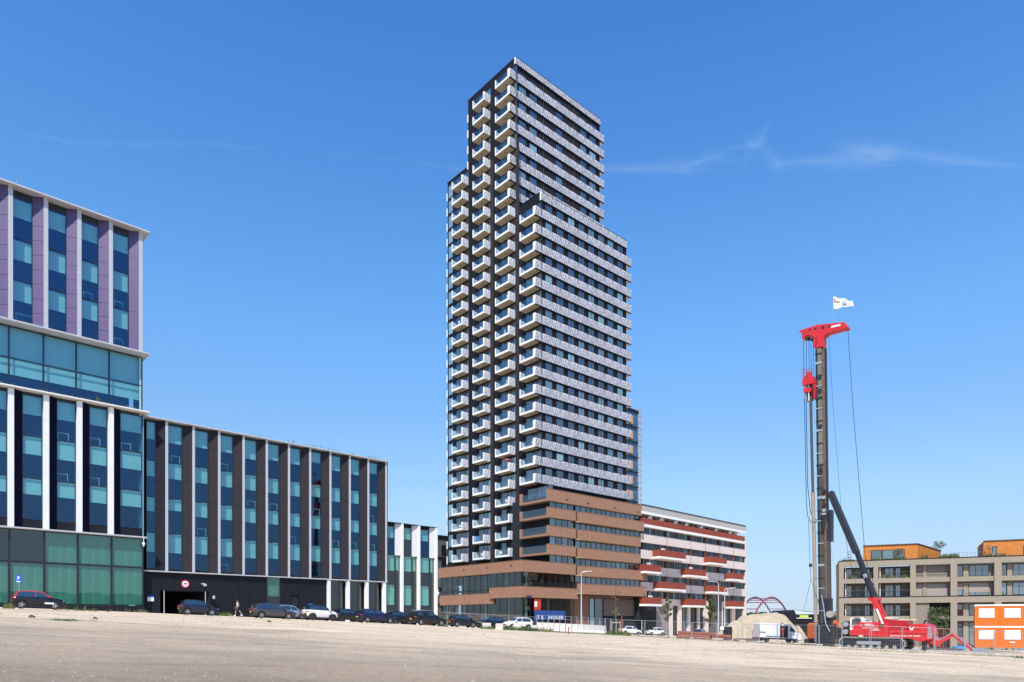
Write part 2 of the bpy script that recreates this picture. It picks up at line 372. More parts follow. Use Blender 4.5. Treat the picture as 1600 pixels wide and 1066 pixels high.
for y in ys:
    for x in xs: g.v.append((x, y, terrain(x, y) + und(x, y)))
for j in range(len(ys) - 1):
    for i in range(nx - 1): g.f.append((j * nx + i, j * nx + i + 1, (j + 1) * nx + i + 1, (j + 1) * nx + i)); g.m.append(0)
ground_m = m_ground()
g.build('ground', ground_m, smooth_=True, kind='structure')
paving_m = mat('pale_paving', (0.70, 0.56, 0.41), 0.9, noise=0.10, nscale=0.8, bump=0.3, bscale=14)
def strip(name, A, B, w, m, dz=0.03, n=60, skirt=0.0, seg=6, **k):
    """a sheet draped on the terrain from plan point A to B, w metres wide to the left of A->B"""
    A = Vector(A); B = Vector(B); d = (B - A); nr = Vector((-d.y, d.x)).normalized(); s_ = MB()
    for i in range(n + 1):
        for j in range(seg + 1):
            p = A + d * i / n + nr * w * j / seg
            drop = 0.0 if 0 < j < seg or not skirt else -skirt
            s_.v.append((p.x, p.y, terrain(p.x, p.y) + dz + drop))
    for i in range(n):
        for j in range(seg):
            a = i * (seg + 1) + j; s_.f.append((a, a + seg + 1, a + seg + 2, a + 1)); s_.m.append(0)
    return s_.build(name, m, smooth_=False, **k)

def letters(parent, txt, size, m, x, y, z, sx=1.0, pitch=0.72, name='letter', rot=(math.pi / 2, 0, 0), ext=0.004):
    """raised or printed characters in a row, each its own piece, centred on (x, y, z) along local x"""
    n = len(txt)
    for i, ch in enumerate(txt):
        if ch == ' ': continue
        o = put(name, text_mesh(name, ch, size, m, ext), parent, (x + (i - (n - 1) / 2) * pitch * size * sx, y, z), rot=rot); o.scale = (sx, 1, 1)
# ---------------------------------------------------------------- office building (left)
O = Frame(258.5, 72.0, vp(1930))
office = O.root('office_building', 'long glass office building with purple, white and brown fins, stepping down to the right', 'office building')
YB = -0.75                                     # front plane of the tall block; the wing's fins end at y = 0
_wm = {}
def window(parent, x0, x1, y, z0, z1, drop=0.45, gm=None, bm=None, seat=None, thick=0.042, back=0.14, name='window'):
    """frame with its pane and roller blind (or curtain)"""
    w, h = x1 - x0, z1 - z0
    key = (round(w, 2), round(h, 2), thick)
    if key not in _wm:
        f = MB(); t = thick
        f.box(0, t, -0.03, 0.06, 0, h).box(w - t, w, -0.03, 0.06, 0, h).box(t, w - t, -0.03, 0.06, 0, t).box(t, w - t, -0.03, 0.06, h - t, h)
        _wm[key] = f.mesh('window', frame_dark)
    wo_ = put(name, _wm[key], parent, (x0, y, z0))
    gm = gm or g_office; k2 = ('p', round(w, 2), round(h, 2), gm.name, thick)
    if k2 not in _wm:
        _wm[k2] = MB().quad((thick, 0, thick), (w - thick, 0, thick), (w - thick, 0, h - thick), (thick, 0, h - thick)).mesh('pane', gm)
    put('pane', _wm[k2], wo_)
    if drop > 0:
        bm = bm or blind_m; dz = round(drop, 2) * (h - 2 * thick); k3 = ('b', round(w, 2), round(dz, 2), bm.name)
        if k3 not in _wm:
            q = MB(); n = 10 if bm is curtain_m else 1
            for i in range(n):
                a = 0.07 + (w - 0.14) * i / n; b_ = 0.07 + (w - 0.14) * (i + 1) / n
                ya = 0.02 * math.sin(i * 2.1) if n > 1 else 0; yb_ = 0.02 * math.sin((i + 1) * 2.1) if n > 1 else 0
                q.quad((a, ya, -dz), (b_, yb_, -dz), (b_, yb_, 0), (a, ya, 0))
            if n == 1: q.tube((0.07, 0, -dz), (w - 0.07, 0, -dz), 0.02, n=4)
            _wm[k3] = q.mesh('blind', bm)
        put('curtain' if bm is curtain_m else 'blind', _wm[k3], wo_, (0, back, h - thick))
    return wo_
def panel_row(parent, name, x0, y0, x1, y1, z0, z1, m, ph=1.2, gap=0.02, thick=0.05):
    """facing panels stacked up a splayed reveal from (x0,y0) to (x1,y1), each its own piece"""
    n = max(1, round((z1 - z0) / ph)); h = (z1 - z0) / n
    key = (name, round(x1 - x0, 2), round(y1 - y0, 2), round(h, 2), m.name)
    if key not in _wm:
        dx, dy = x1 - x0, y1 - y0; L_ = math.hypot(dx, dy); nx_, ny_ = -dy / L_ * thick, dx / L_ * thick
        if ny_ < 0: nx_, ny_ = -nx_, -ny_
        _wm[key] = MB().prism([(0, 0), (dx, dy), (dx + nx_, dy + ny_), (nx_, ny_)], gap / 2, h - gap / 2, 'z').mesh(name, m)
    for i in range(n): put(name, _wm[key], parent, (x0, y0, z0 + i * h))
# --- levels
xc = O.x(225, YB)
zB = {k: O.z(v, xc, YB) for k, v in dict(roof=362, mid=552, ter=643, base=839, tr=887, sill=948).items()}
xw = O.x(278, 0)
zW = [O.z(v, xw, 0.5) for v in (666.5, 724.8, 780.5, 835, 890.5)]     # storey lines of the wing, top first
zWroof = O.z(655.5, 0, 0); zWled = O.z(892.5, 0, 0)
bays = [O.x(p, YB) for p in (12.8, 68, 120.7, 170.2)]; bw = (bays[3] - bays[0]) / 3
fins = [bays[0] + bw * k for k in range(-3, 4)]
x_left = fins[0] - 0.2
# solid cores behind the glass
core = MB()
core.box(x_left, xc - 0.9, YB + 1.9, 24, -1, zB['roof'] - 0.35)
core.box(xc - 0.9, O.x(603.5, 0) - 0.1, 1.9, 20, zWled + 0.1, zWroof - 0.3).box(O.x(327, 0.2) + 0.2, O.x(603.5, 0) - 0.1, 1.9, 20, 0, zWled)
core.box(O.x(603.5, 0) - 0.1, O.x(683.5, 0) - 0.2, 1.9, 18, -1, O.z(818, O.x(620, 0), 0))
core.build('interior_wall', interior2, office)
def slabs(x0, x1, y0, y1, zs, t=0.12):
    for z in zs: MB().box(x0, x1, y0, y1, z - t, z + t).build('floor_slab', frame_dark, office)
# --- tall block: purple storeys
yg = YB + 0.55
zr, zm = zB['roof'] - 0.16, zB['mid']
hs = (zr - 0.62 - zm - 0.35) / 3
allf = fins + [fins[-1] + bw]
for k, xf in enumerate(allf):
    if k < len(allf) - 1 or True:
        fw = 0.36
        MB().box(xf, xf + fw, YB, YB + 0.50, zm, zr).build('fin', fin_grey, office, bevel=0.01)
    if k > 0:
        panel_row(office, 'purple_panel', xf - 0.78, yg - 0.03, xf - 0.005, YB + 0.03, zm, zr, purple, 1.3, 0.03)
        MB().box(allf[k - 1] + fw, xf - 0.78, yg - 0.02, yg + 0.2, zr - 0.62, zr).build('fascia', frame_dark, office)
        MB().box(allf[k - 1] + fw, xf - 0.78, yg - 0.02, yg + 0.2, zm, zm + 0.35).build('fascia', frame_dark, office)
        for i in range(3):
            window(office, allf[k - 1] + fw, xf - 0.78, yg, zm + 0.35 + hs * i, zm + 0.35 + hs * (i + 1), 0.50 if i < 2 else 0.46)
slabs(x_left, allf[-1] - 0.2, yg + 0.12, yg + 1.5, [zm + 0.35 + hs * i for i in range(4)])
MB().box(x_left, xc + 0.45, YB - 0.45, YB + 18, zr, zB['roof']).build('roof_edge', fin_grey, office, bevel=0.02)
MB().box(x_left, xc + 0.45, YB - 0.45, YB + 2.5, zm - 0.16, zm).build('ledge', fin_grey, office, bevel=0.02)
# --- tall block: glazed storey
ygl = YB + 0.75; mul = [O.x(p, ygl) for p in (14.4, 68.5, 119.7, 171.2, 221.3)]; mw = mul[1] - mul[0]
mul = [mul[0] - mw * k for k in (3, 2, 1)] + mul
ztr = O.z(603, mul[-1], ygl); zt = zB['ter']
for a, b_ in zip(mul, mul[1:]):
    window(office, a, b_, ygl, ztr, zm - 0.24, 1.0, back=0.3)
    window(office, a, b_, ygl, zt, ztr, 0.52, back=0.3)
MB().box(mul[-1], mul[-1] + 0.07, ygl - 0.06, ygl + 3, zt, zm - 0.22).build('corner_post', frame_dark, office)
MB().box(mul[-1] - 0.22, mul[-1] - 0.05, ygl - 0.02, ygl - 0.005, zt, zm - 0.24).build('refraction_strip', mat('refraction_pale', (0.33, 0.55, 0.52), 0.3), office)  # pale strip painted in for light refracted at the glass corner
slabs(x_left, mul[-1] - 0.2, ygl + 0.35, ygl + 1.2, [ztr, zm - 0.2])
MB().box(x_left, xc + 0.45, YB - 0.35, YB + 2.5, zt - 0.13, zt).build('ledge', white, office, bevel=0.02)
# --- tall block: white fins over navy panels
zbase = zB['base']; zt2 = zt - 0.2; top0 = O.z(649, xc, YB); s1, s2, s3 = (O.z(v, xc, yg) for v in (708.5, 768.3, 826.5))
for k, xf in enumerate(fins + [xc]):
    last = k == len(fins)
    if not last:
        MB().box(xf, xf + 0.44, YB, YB + 0.55, zbase, zt2).build('fin', fin_white, office, bevel=0.01)
        panel_row(office, 'navy_panel', xf + 0.445, YB + 0.10, xf + 1.12, yg - 0.03, zbase, zt2, navy, 3.0, 0.03)
    if k > 0:
        xa = fins[k - 1] + 1.12; xb = xf if not last else xc
        MB().box(xa, xb, yg - 0.02, yg + 0.2, top0, zt2).build('fascia', frame_dark, office)
        for z0_, z1_, dr in ((s1, top0, 0.46), (s2, s1, 0.44), (s3, s2, 0.40)):
            window(office, xa, xb, yg, z0_, z1_, dr + R.uniform(-0.02, 0.02))
        panel_row(office, 'sill_panel', xa, yg - 0.01, xb, yg - 0.01, zbase, s3, char_panel, 1.0, 0.02)
slabs(x_left, xc - 0.15, yg + 0.15, yg + 1.2, [top0, s1, s2, s3])
MB().box(xc, xc + 0.06, YB + 0.3, YB + 2.4, zbase, zt2).build('corner_post', blind_sh, office)
MB().box(x_left, xc + 0.25, YB - 0.25, YB + 2.3, zbase - 0.14, zbase).build('ledge', fin_grey, office, bevel=0.02)
# --- tall block: curtained ground floor
yc_ = YB + 0.3; mul = [O.x(p, yc_) for p in (14.4, 69.2, 121.7, 174.3, 223.8)]; mw = mul[1] - mul[0]
mul = [mul[0] - mw * k for k in (3, 2, 1)] + mul
zs_ = zB['sill']; ztr = zB['tr']
for i, (a, b_) in enumerate(zip(mul, mul[1:])):
    up = 1.0 if i >= 4 else (0.0 if i in (2, 3) else 0.5)
    window(office, a, b_, yc_, ztr, zbase - 0.15, up, g_green, curtain_m, thick=0.09)
    window(office, a, b_, yc_, zs_, ztr, 0.98, g_green, curtain_m, thick=0.09)
MB().box(x_left, xc, yc_ - 0.05, yc_ + 1.0, -1.0, zs_).build('plinth', char_panel, office)
MB().box(xc - 0.05, xc + 0.03, yc_ - 0.05, 1.2, -1, zbase - 0.14).build('corner_post', frame_dark, office)
# --- wing
fx = [O.x(258.5, 0) + (O.x(602.2, 0) - O.x(258.5, 0)) * k / 10 for k in range(11)]
xs0 = O.x(228.5, 0.5)
for k, xf in enumerate(fx):
    fw = 0.27
    MB().box(xf, xf + fw, 0, 0.48, zWled, zWroof - 0.14).build('fin', fin_grey, office, bevel=0.01)
    if k == 0:
        panel_row(office, 'navy_panel', xf - 0.80, 0.5, xf - 0.005, 0.03, zWled, zWroof - 0.14, char_panel, 3.0, 0.03)
        a = xs0; b_ = xf - 0.80
    else:
        panel_row(office, 'brown_panel', xf - 0.86, 0.5, xf - 0.005, 0.03, zWled, zWroof - 0.14, brown_panel, 1.9, 0.02)
        a = fx[k - 1] + fw; b_ = xf - 0.86
    MB().box(a, b_, 0.48, 0.7, zW[0], zWroof - 0.14).build('fascia', frame_dark, office)
    for i in range(4):
        dr = (0.46, 0.44, 0.42, 0.52)[i] + R.uniform(-0.02, 0.02) + (R.uniform(-.16, .2) if R.random() < .14 else 0)
        if k == 10 and i == 0: dr = 0.35
        window(office, a, b_, 0.5, zW[i + 1], zW[i], dr, g_office if i < 3 else g_office)
slabs(xs0, fx[-1], 0.66, 1.8, zW)
MB().box(xc - 0.3, fx[-1] + 0.38, -0.25, 6, zWroof - 0.14, zWroof).build('roof_edge', fin_grey, office, bevel=0.02)
MB().box(xc, fx[-1] + 0.34, -0.12, 1.9, zWled - 0.12, zWled).build('ledge', fin_grey, office, bevel=0.015)
MB().box(fx[-1] + 0.3, fx[-1] + 0.36, 0.0, 8, zWled, zWroof - 0.14).build('end_wall', char_panel, office)
# ground floor of the wing: charcoal panels, garage mouth, door, window strip, sign
zl = zWled - 0.13; ga, gb = O.x(250.5, 0.2), O.x(327, 0.2); zg = O.z(922, ga, 0.2)
da, db = O.x(455, 0.2), O.x(467, 0.2); zd = O.z(930, da, 0.2); wa, wb = O.x(417, 0.2), O.x(438, 0.2); pe = O.x(512, 0.2)
def cpanels(x0, x1, z0, z1, pw=1.15):
    n = max(1, round((x1 - x0) / pw)); w = (x1 - x0) / n
    me = MB().box(0.01, w - 0.01, 0, 0.08, 0, z1 - z0).mesh('wall_panel', char_panel)
    for i in range(n): put('wall_panel', me, office, (x0 + w * i, 0.2 + 0.006 * (i % 3), z0))
cpanels(xc + 0.05, ga, 0.6, zl); cpanels(ga, gb, zg, zl, 1.4); cpanels(gb, wa, 0.4, zl); cpanels(wb, da, 0.4, zl); cpanels(da, db, zd, zl, 1.4); cpanels(db, pe, 0.4, zl)
wt = O.z(933, wa, 0.2)
window(office, wa, wb, 0.22, wt, zl, 0.97, g_green, curtain_m); window(office, wa, wb, 0.22, 1.4, wt, 0, g_clear)
gar = MB()
gar.box(ga - 0.1, ga, 0.3, 9, 0.5, zg).box(gb, gb + 0.1, 0.3, 9, 0.5, zg).box(ga, gb, 9, 9.1, 0.5, zg).box(ga, gb, 0.3, 9, zg, zg + 0.1)
gar.build('garage_opening', interior, office)
MB().box(ga + 0.35, ga + 0.42, 0.24, 0.30, 0.6, zg).build('door_guide', fin_grey, office)
MB().box(gb - 0.42, gb - 0.35, 0.24, 0.30, 0.6, zg).build('door_guide', fin_grey, office)
MB().box(da, db, 0.34, 0.40, 0.6, zd).build('door', interior, office)
# round prohibition sign over the garage, small plates
sx = O.x(289.5, 0.15); sz = O.z(912.5, sx, 0.15)
rs = empty('round_sign', (sx, 0.12, sz)); rs.parent = office
MB().tube((0, 0.02, 0), (0, 0.05, 0), 0.44, n=28).build('sign_disc', mat('sign_red', (0.55, 0.03, 0.03), 0.4), rs)
MB().tube((0, 0.0, 0), (0, 0.019, 0), 0.31, n=28).build('sign_face', mat('sign_white', (0.8, 0.8, 0.8), 0.4), rs)
MB().box(-0.16, 0.16, -0.008, -0.001, -0.05, 0.07).build('sign_symbol', frame_dark, rs)
blue_m = mat('sign_blue', (0.02, 0.10, 0.50), 0.4)
for px_, py_, lab in ((235.5, 935, 'wall_plate'), (485, 947, 'wall_plate')):
    x_ = O.x(px_, 0.15); z_ = O.z(py_, x_, 0.15)
    pl = MB().box(-0.3, 0.3, 0, 0.03, 0.05, 0.45).build('wall_plate', white, office, (x_, 0.14, z_ - 0.35))
    MB().box(-0.3, 0.3, 0.0, 0.03, 0.46, 0.62).build('plate_header', blue_m, pl)
x_ = O.x(334, 0.15); MB().box(-0.12, 0.12, 0, 0.1, 0, 0.35).build('wall_plate', fin_grey, office, (x_, 0.1, O.z(936, x_, 0.15)))
cmx = O.x(330, 0.15); cm_ = MB().box(-0.06, 0.06, -0.9, 0, -0.05, 0.05).box(-0.12, 0.12, -1.2, -0.8, -0.28, -0.06)
cm_.build('security_camera', fin_grey, office, (cmx - 1.0, 0.2, O.z(913, cmx, 0.2)))
# columns and recessed glazing under the wing's right end
cols = [O.x(p, -0.05) for p in (512.0, 542.3, 571.8, 599.2)]
for a in cols: MB().box(a, a + 0.42, -0.05, 0.40, 0.2, zl).build('column', fin_white, office, bevel=0.01)
gy = 0.75
for a, b_ in zip(cols, cols[1:]):
    m_ = a + 0.45 + (b_ - a - 0.45) * 0.70
    window(office, a + 0.45, m_, gy, 0.9, zl, 0.0, g_green); window(office, m_, b_, gy, 0.9, zl, 0, g_green)
# --- low wing
lx = [O.x(p, 0) for p in (626.9, 653.2, 680.3)]; zlt = O.z(815.5, O.x(610, 0), 0)
zz = [O.z(v, lx[0], 0.4) for v in (823.5, 868.5, 914)]; zgd = 1.0
prev = fx[-1] + 0.36
for k, xf in enumerate(lx):
    MB().box(xf, xf + 0.36, -0.05, 0.36, 0.0, zlt - 0.05).build('fin', fin_white, office, bevel=0.01)
    pa = xf - 0.80
    panel_row(office, 'white_panel', pa, 0.40, xf - 0.005, 0.10, zz[1], zlt - 0.08, mat('pale_panel', (0.60, 0.59, 0.61), 0.5), 6, 0.02)
    MB().box(prev, pa, 0.36, 0.6, zz[0], zlt - 0.08).build('fascia', char_panel, office)
    gg = g_office if k != 1 else g_green
    window(office, prev, pa, 0.4, zz[1], zz[0], 0.40, gg)
    window(office, prev, pa + 0.1, 0.4, zz[2], zz[1], 0.52, g_green); window(office, pa + 0.1, xf, 0.4, zz[2], zz[1], 0.5, g_green)
    window(office, prev, pa + 0.1, 0.4, zgd, zz[2], 0.48, g_green); window(office, pa + 0.1, xf, 0.4, zgd, zz[2], 0.0, g_green)
    prev = xf + 0.36
slabs(fx[-1] + 0.3, lx[-1], 0.58, 1.8, zz)
MB().box(fx[-1] + 0.36, lx[-1] + 0.40, -0.06, 6, zlt - 0.06, zlt).build('roof_edge', frame_dark, office)
MB().box(lx[-1] + 0.28, lx[-1] + 0.34, 0.40, 14, 0, zlt - 0.08).build('end_wall', char_panel, office)
# lamps on the corners
for px_, y_, py_ in ((224.5, YB - 0.3, 840), (684.5, -0.1, 920)):
    x_ = O.x(px_, y_); z_ = O.z(py_, x_, y_)
    MB().tube((0, 0, 0), (0, 0, -0.5), 0.03).tube((0, 0, -0.5), (0, 0, -0.62), 0.10, 0.16, 8).tube((0, 0, -0.62), (0, 0, -0.95), 0.16, 0.03, 8).build('wall_lamp', white, office, (x_, y_, z_))
# desks seen inside
desk_m = mat('desk_metal', (0.55, 0.70, 0.72), 0.5)
def desk(x, y, z, w=0.9, h=0.72):
    q = MB(); q.box(0, w, 0, 0.5, h, h + 0.05).box(0, 0.05, 0, 0.05, 0, h).box(w - 0.05, w, 0, 0.05, 0, h); q.build('desk', desk_m, office, (x, y, z))
for k, i in ((1, 2), (2, 0), (3, 1), (4, 1), (6, 1), (7, 2), (8, 2), (9, 2), (9, 1), (0, 0), (2, 3), (5, 2)):
    desk(fx[k] + 0.5 + R.uniform(0, 0.5), 0.9, zW[i + 1] + 0.13)
for k, s_ in ((4, s1), (5, s1), (6, s1), (4, s2), (5, s2)): desk(fins[k] + 1.2 + R.uniform(0, 0.4), yg + 0.5, s_ + 0.13)
for k, i in ((6, 0), (6, 1), (5, 1), (3, 0)): desk(allf[k] + 0.7, yg + 0.5, zm + 0.47 + hs * i, 0.8 if k > 3 else 1.3)
# --- planting on roofs and ledges
leaf_dry = mat('dry_grass', (0.26, 0.22, 0.10), 0.9, noise=0.3, nscale=3); leaf = mat('leaf_green', (0.075, 0.125, 0.03), 0.8, noise=0.35, nscale=2); leaf_d = mat('leaf_dark', (0.035, 0.06, 0.025), 0.8, noise=0.4, nscale=2)
def blades(q, p, n, h, sp, m=0, w=0.02):
    for _ in range(n):
        a = R.uniform(0, 6.28); r = sp * R.random(); x, y = p[0] + r * math.cos(a), p[1] + r * math.sin(a)
        hh = h * R.uniform(0.4, 1.1); dx, dy = R.uniform(-.35, .35) * hh, R.uniform(-.35, .35) * hh; b = R.uniform(0, 3.14); cx, cy = w * math.cos(b), w * math.sin(b)
        q.quad((x - cx, y - cy, p[2]), (x + cx, y + cy, p[2]), (x + dx, y + dy, p[2] + hh), m=m)
rp = MB()
for i in range(150):
    x = fx[0] + (fx[-1] - fx[0]) * R.random() ** 0.6
    if R.random() < 0.75: blades(rp, (x, R.uniform(0.1, 1.6), zWroof), 5, R.uniform(0.25, 0.75), 0.25, 0, 0.018)
rp.build('roof_planting', leaf_d, office, kind='stuff')
rp = MB()
for i in range(110):
    x = x_left + (mul[-1] - x_left) * R.random(); blades(rp, (x, R.uniform(YB - 0.15, YB + 0.5), zt), 6, R.uniform(0.15, 0.45), 0.2, 0 if R.random() < .8 else 1, 0.02)
blades(rp, (O.x(154, YB), YB + 0.2, zt), 26, 0.9, 0.16, 1, 0.03)
rp.build('ledge_planting', [leaf_dry, leaf], office, kind='stuff')
for px_ in (27, 153):
    x_ = O.x(px_, YB); MB().tube((0, 0, 0), (0, 0, 0.75), 0.03).tube((0, 0, 0), (0, 0, 0.3), 0.05).build('lightning_rod', steel_grey, office, (x_, YB + 0.3, zB['roof']))
# ---------------------------------------------------------------- residential tower
T = Frame(815.7, 110.0, vp(2000), 0.3)
tower = T.root('residential_tower', 'tall dark brick residential tower with white balconies on a stepped terracotta base', 'tower')
XF, XB = 7.85, 6.32                        # wall plane and balcony front plane of the left-facing side
def tz(z): return z - T.z0
def row_z(k): return tz(14.8 + 3.05 * k)   # balustrade top of storey k
yr = T.y(845, XF); yt = T.y(805, XF); yt2 = T.y(731.5, XF); yl2 = T.y(699.3, XF)
xr_end = T.x(978.5, yr); xt_end = T.x(937, yt)
z_tall, z_right, z_left = tz(103.0), row_z(20), tz(90.2)
wall = MB()
wall.box(XF, xt_end, yt, yt2, tz(9), z_tall - 0.1)
wall.box(XF + 0.02, xr_end, yr, yt + 2, tz(9), z_right - 0.1)
wall.box(XF + 0.03, XF + 16, yt2 - 2, yl2, tz(9), z_left - 0.1)
wall.build('wall', brick_dark, tower)
MB().box(XF - 0.06, xt_end + 0.05, yt - 0.22, yt2 + 0.05, z_tall - 0.1, z_tall).build('roof_edge', frame_dark, tower)
MB().box(XF - 0.06, xr_end + 0.05, yr - 0.22, yt + 1.9, z_right - 0.08, z_right + 0.02).build('roof_edge', frame_dark, tower)
MB().box(XF - 0.06, XF + 16, yt2 - 1.9, yl2 + 0.05, z_left - 0.1, z_left).build('roof_edge', frame_dark, tower)
# --- printed parapet bands on the right face, one sheet per panel
BH = 1.50
_pm = {}
count = [0]; rest = MB()
def band(x0, x1, y, zt_, parent=tower, m=pat, h=BH, pw=2.28, sill=True):
    n = max(1, round((x1 - x0) / pw)); w = (x1 - x0) / n
    b_ = MB().box(x0 + 0.02, x1 - 0.02, y + 0.03, y + 0.30, zt_ - h, zt_ - 0.03).box(x0, x1, y - 0.05, y + 0.30, zt_ - h - 0.07, zt_ - h).build('parapet_band', frame_dark, parent)
    MB().box(x0 - 0.03, x0 + 0.015, y - 0.01, y + 0.30, zt_ - h - 0.03, zt_).build('end_cap', white, b_)
    k = (round(w, 3), h, m.name)
    if k not in _pm: _pm[k] = MB().box(0.015, w - 0.015, 0, 0.028, 0.02, h).mesh('printed_panel', m)
    for i in range(n):
        if count[0] < 300:
            put('printed_panel', _pm[k], b_, (x0 + i * w, y, zt_ - h)); count[0] += 1
        else: rest.box(x0 + i * w + 0.025, x0 + (i + 1) * w - 0.025, y, y + 0.028, zt_ - h + 0.02, zt_)
    return b_
ybr, ybt = yr - 0.20, yt - 0.20
for k in range(4, 20): band(XB + 0.02, xr_end + 1.35, ybr, row_z(k))
band(XF - 0.1, xr_end + 0.02, ybr, z_right + 0.0)
for k in range(21, 29): band(XB + 0.02 if k >= 21 else XF, xt_end + 1.1, ybt, row_z(k))
band(XF - 0.1, xt_end + 0.02, ybt, z_tall - 0.1, h=1.15, m=pat)
if rest.v: rest.build('printed_panel', pat, tower, kind='stuff')
# end balconies seen under the bands at the far right
for k in range(4, 20): MB().box(xr_end, xr_end + 1.35, ybr + 0.31, yr + 4, row_z(k) - BH - 0.05, row_z(k) - BH + 0.20).build('end_balcony', white, tower)
for k in range(21, 29): MB().box(xt_end, xt_end + 1.1, ybt + 0.31, yt + 4, row_z(k) - BH - 0.05, row_z(k) - BH + 0.20).build('end_balcony', white, tower)
# --- windows of the right face
_tm = {}
def twin(x0, x1, y, z0, z1, face='r', mul=(), gm=None, parent=tower):
    """window set in the wall: frame proud of the glass; face 'r' looks along -y, 'l' along -x"""
    gm = gm or R.choices((g_tower, g_tower2, g_tower3), (0.74, 0.21, 0.05))[0]
    w, h = x1 - x0, z1 - z0; k = (round(w, 2), round(h, 2), mul, face)
    def B(q, a0, a1, d0, d1, c0, c1):
        return q.box(a0, a1, d0, d1, c0, c1) if face == 'r' else q.box(d0, d1, a0, a1, c0, c1)
    if k not in _tm:
        q = MB(); t = 0.06
        B(q, 0, t, -0.05, 0.05, 0, h); B(q, w - t, w, -0.05, 0.05, 0, h); B(q, t, w - t, -0.05, 0.05, 0, t); B(q, t, w - t, -0.05, 0.05, h - t, h)
        for mm in mul: B(q, w * mm - 0.03, w * mm + 0.03, -0.05, 0.05, t, h - t)
        _tm[k] = q.mesh('window', frame_dark)
    loc = (x0, y, z0) if face == 'r' else (y, x0, z0)
    o = put('window', _tm[k], parent, loc)
    k2 = (round(w, 2), round(h, 2), gm.name, face)
    if k2 not in _tm:
        q = MB()
        if face == 'r': q.quad((0.05, -0.02, 0.05), (w - 0.05, -0.02, 0.05), (w - 0.05, -0.02, h - 0.05), (0.05, -0.02, h - 0.05))
        else: q.quad((-0.02, 0.05, 0.05), (-0.02, w - 0.05, 0.05), (-0.02, w - 0.05, h - 0.05), (-0.02, 0.05, h - 0.05))
        _tm[k2] = q.mesh('pane', gm)
    put('pane', _tm[k2], o)
    return o
wr = [(T.x(a, yr), T.x(b_, yr)) for a, b_ in ((851.7, 862.5), (869, 880.2), (887, 897), (903.3, 912.7), (918.7, 928), (934, 943.3), (948.8, 958), (964, 972.8))]
for k in range(4, 20):
    for i, (a, b_) in enumerate(wr): twin(a, b_, yr - 0.02, row_z(k) + 0.05, row_z(k) + 3.05 - BH - 0.22, mul=(0.55,) if i in (2, 3, 4, 5) else ())
wt_ = [(T.x(a, yt), T.x(b_, yt)) for a, b_ in ((810.3, 821.6), (827, 838.5), (868, 878.4), (906, 915.7), (920.5, 930.4))]
for k in range(20, 29):
    for i, (a, b_) in enumerate(wt_):
        if k == 20 and i < 2: continue
        twin(a, b_, yt - 0.02, row_z(k) + 0.05, row_z(k) + 3.05 - BH - (0.30 if k < 28 else 0.9))
# ribbed dark panels between the windows of the tall part
rib = MB()
x_ = wt_[1][1] + 0.6
while x_ < wt_[3][0] - 0.4:
    if not (wt_[2][0] - 0.3 < x_ < wt_[2][1] + 0.3): rib.box(x_, x_ + 0.12, yt - 0.06, yt, row_z(20), z_tall - 1.6)
    x_ += 0.55
rib.build('wall_rib', mat('dark_rib', (0.035, 0.027, 0.032), 0.7), tower, kind='stuff')
for px_ in (848.5, 896):
    x_ = T.x(px_, yt); MB().box(x_, x_ + 0.10, yt - 0.10, yt - 0.02, row_z(20), z_tall - 1.5).build('downpipe', mat('pipe_copper', (0.10, 0.06, 0.05), 0.5), tower)
# --- balconies of the left-facing side
def balcony_mesh(D, L, h=1.53, long=False, wm=white, t=0.25):
    """front plane x=0 (towards the viewer), y from 0 (near end) to L, wall at x=D"""
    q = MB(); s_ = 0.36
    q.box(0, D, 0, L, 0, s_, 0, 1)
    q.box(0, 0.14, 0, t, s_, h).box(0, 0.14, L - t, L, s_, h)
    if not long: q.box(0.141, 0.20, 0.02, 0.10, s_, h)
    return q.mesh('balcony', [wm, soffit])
_bal = {}
def balcony(y0, L, zt_, D=1.53, h=1.53, long=False, wm=white, sm=pat_w, xb=XB, drain=True):
    k = (round(L, 2), round(D, 2), h, long, wm.name)
    if k not in _bal:
        q = MB().quad((0.04, 0.25, 0.30), (0.04, L - 0.25, 0.30), (0.04, L - 0.25, h - 0.08), (0.04, 0.25, h - 0.08))
        p = MB().box(0.15, D - 0.02, -0.03, 0.0, 0.02, h)
        f = MB().box(0.15, D - 0.02, L, L + 0.02, 0.02, h)
        _bal[k] = (balcony_mesh(D, L, h, long, wm), q.mesh('railing_glass', g_rail), p.mesh('side_panel', sm), f.mesh('far_side_panel', sm), MB().tube((0, 0, 0), (0, 0, -0.05), 0.10, n=8).mesh('drain', frame_dark))
    o = put('balcony', _bal[k][0], tower, (xb, y0, zt_ - h))
    put('railing_glass', _bal[k][1], o)
    if not long: put('side_panel', _bal[k][2], o)
    put('far_side_panel', _bal[k][3], o)
    if drain: put('drain', _bal[k][4], o, (D * 0.5, L * 0.45, -0.001))
    return o
def glazing(y0, y1, zt_, drop_h=1.53, sizes=(0.30, 0.55)):
    z0 = zt_ - drop_h + 0.32; twin(y0, y1, XF - 0.02, z0, z0 + 2.45, 'l', sizes, R.choices((g_tower, g_tower2), (0.85, 0.15))[0])
cols_ = []
def ycol(pa, pb): a, b_ = T.y(pb, XB), T.y(pa, XB); return a, b_ - a
y3, L3 = ycol(773.4, 795); y2, L2 = ycol(738.3, 756); y1_, L1 = ycol(705.8, 722); y4, L4 = ycol(811.7, 834.5)
things_on = []
for k in range(0, 21): balcony(y3, L3, row_z(k)); glazing(y3 - 0.3, y3 + L3 - 0.1, row_z(k))
for k in range(21, 29): balcony(ybt + 0.31, y3 + L3 - ybt - 0.31, row_z(k), long=True); glazing(y3 - 0.6, y3 + L3 - 0.1, row_z(k))
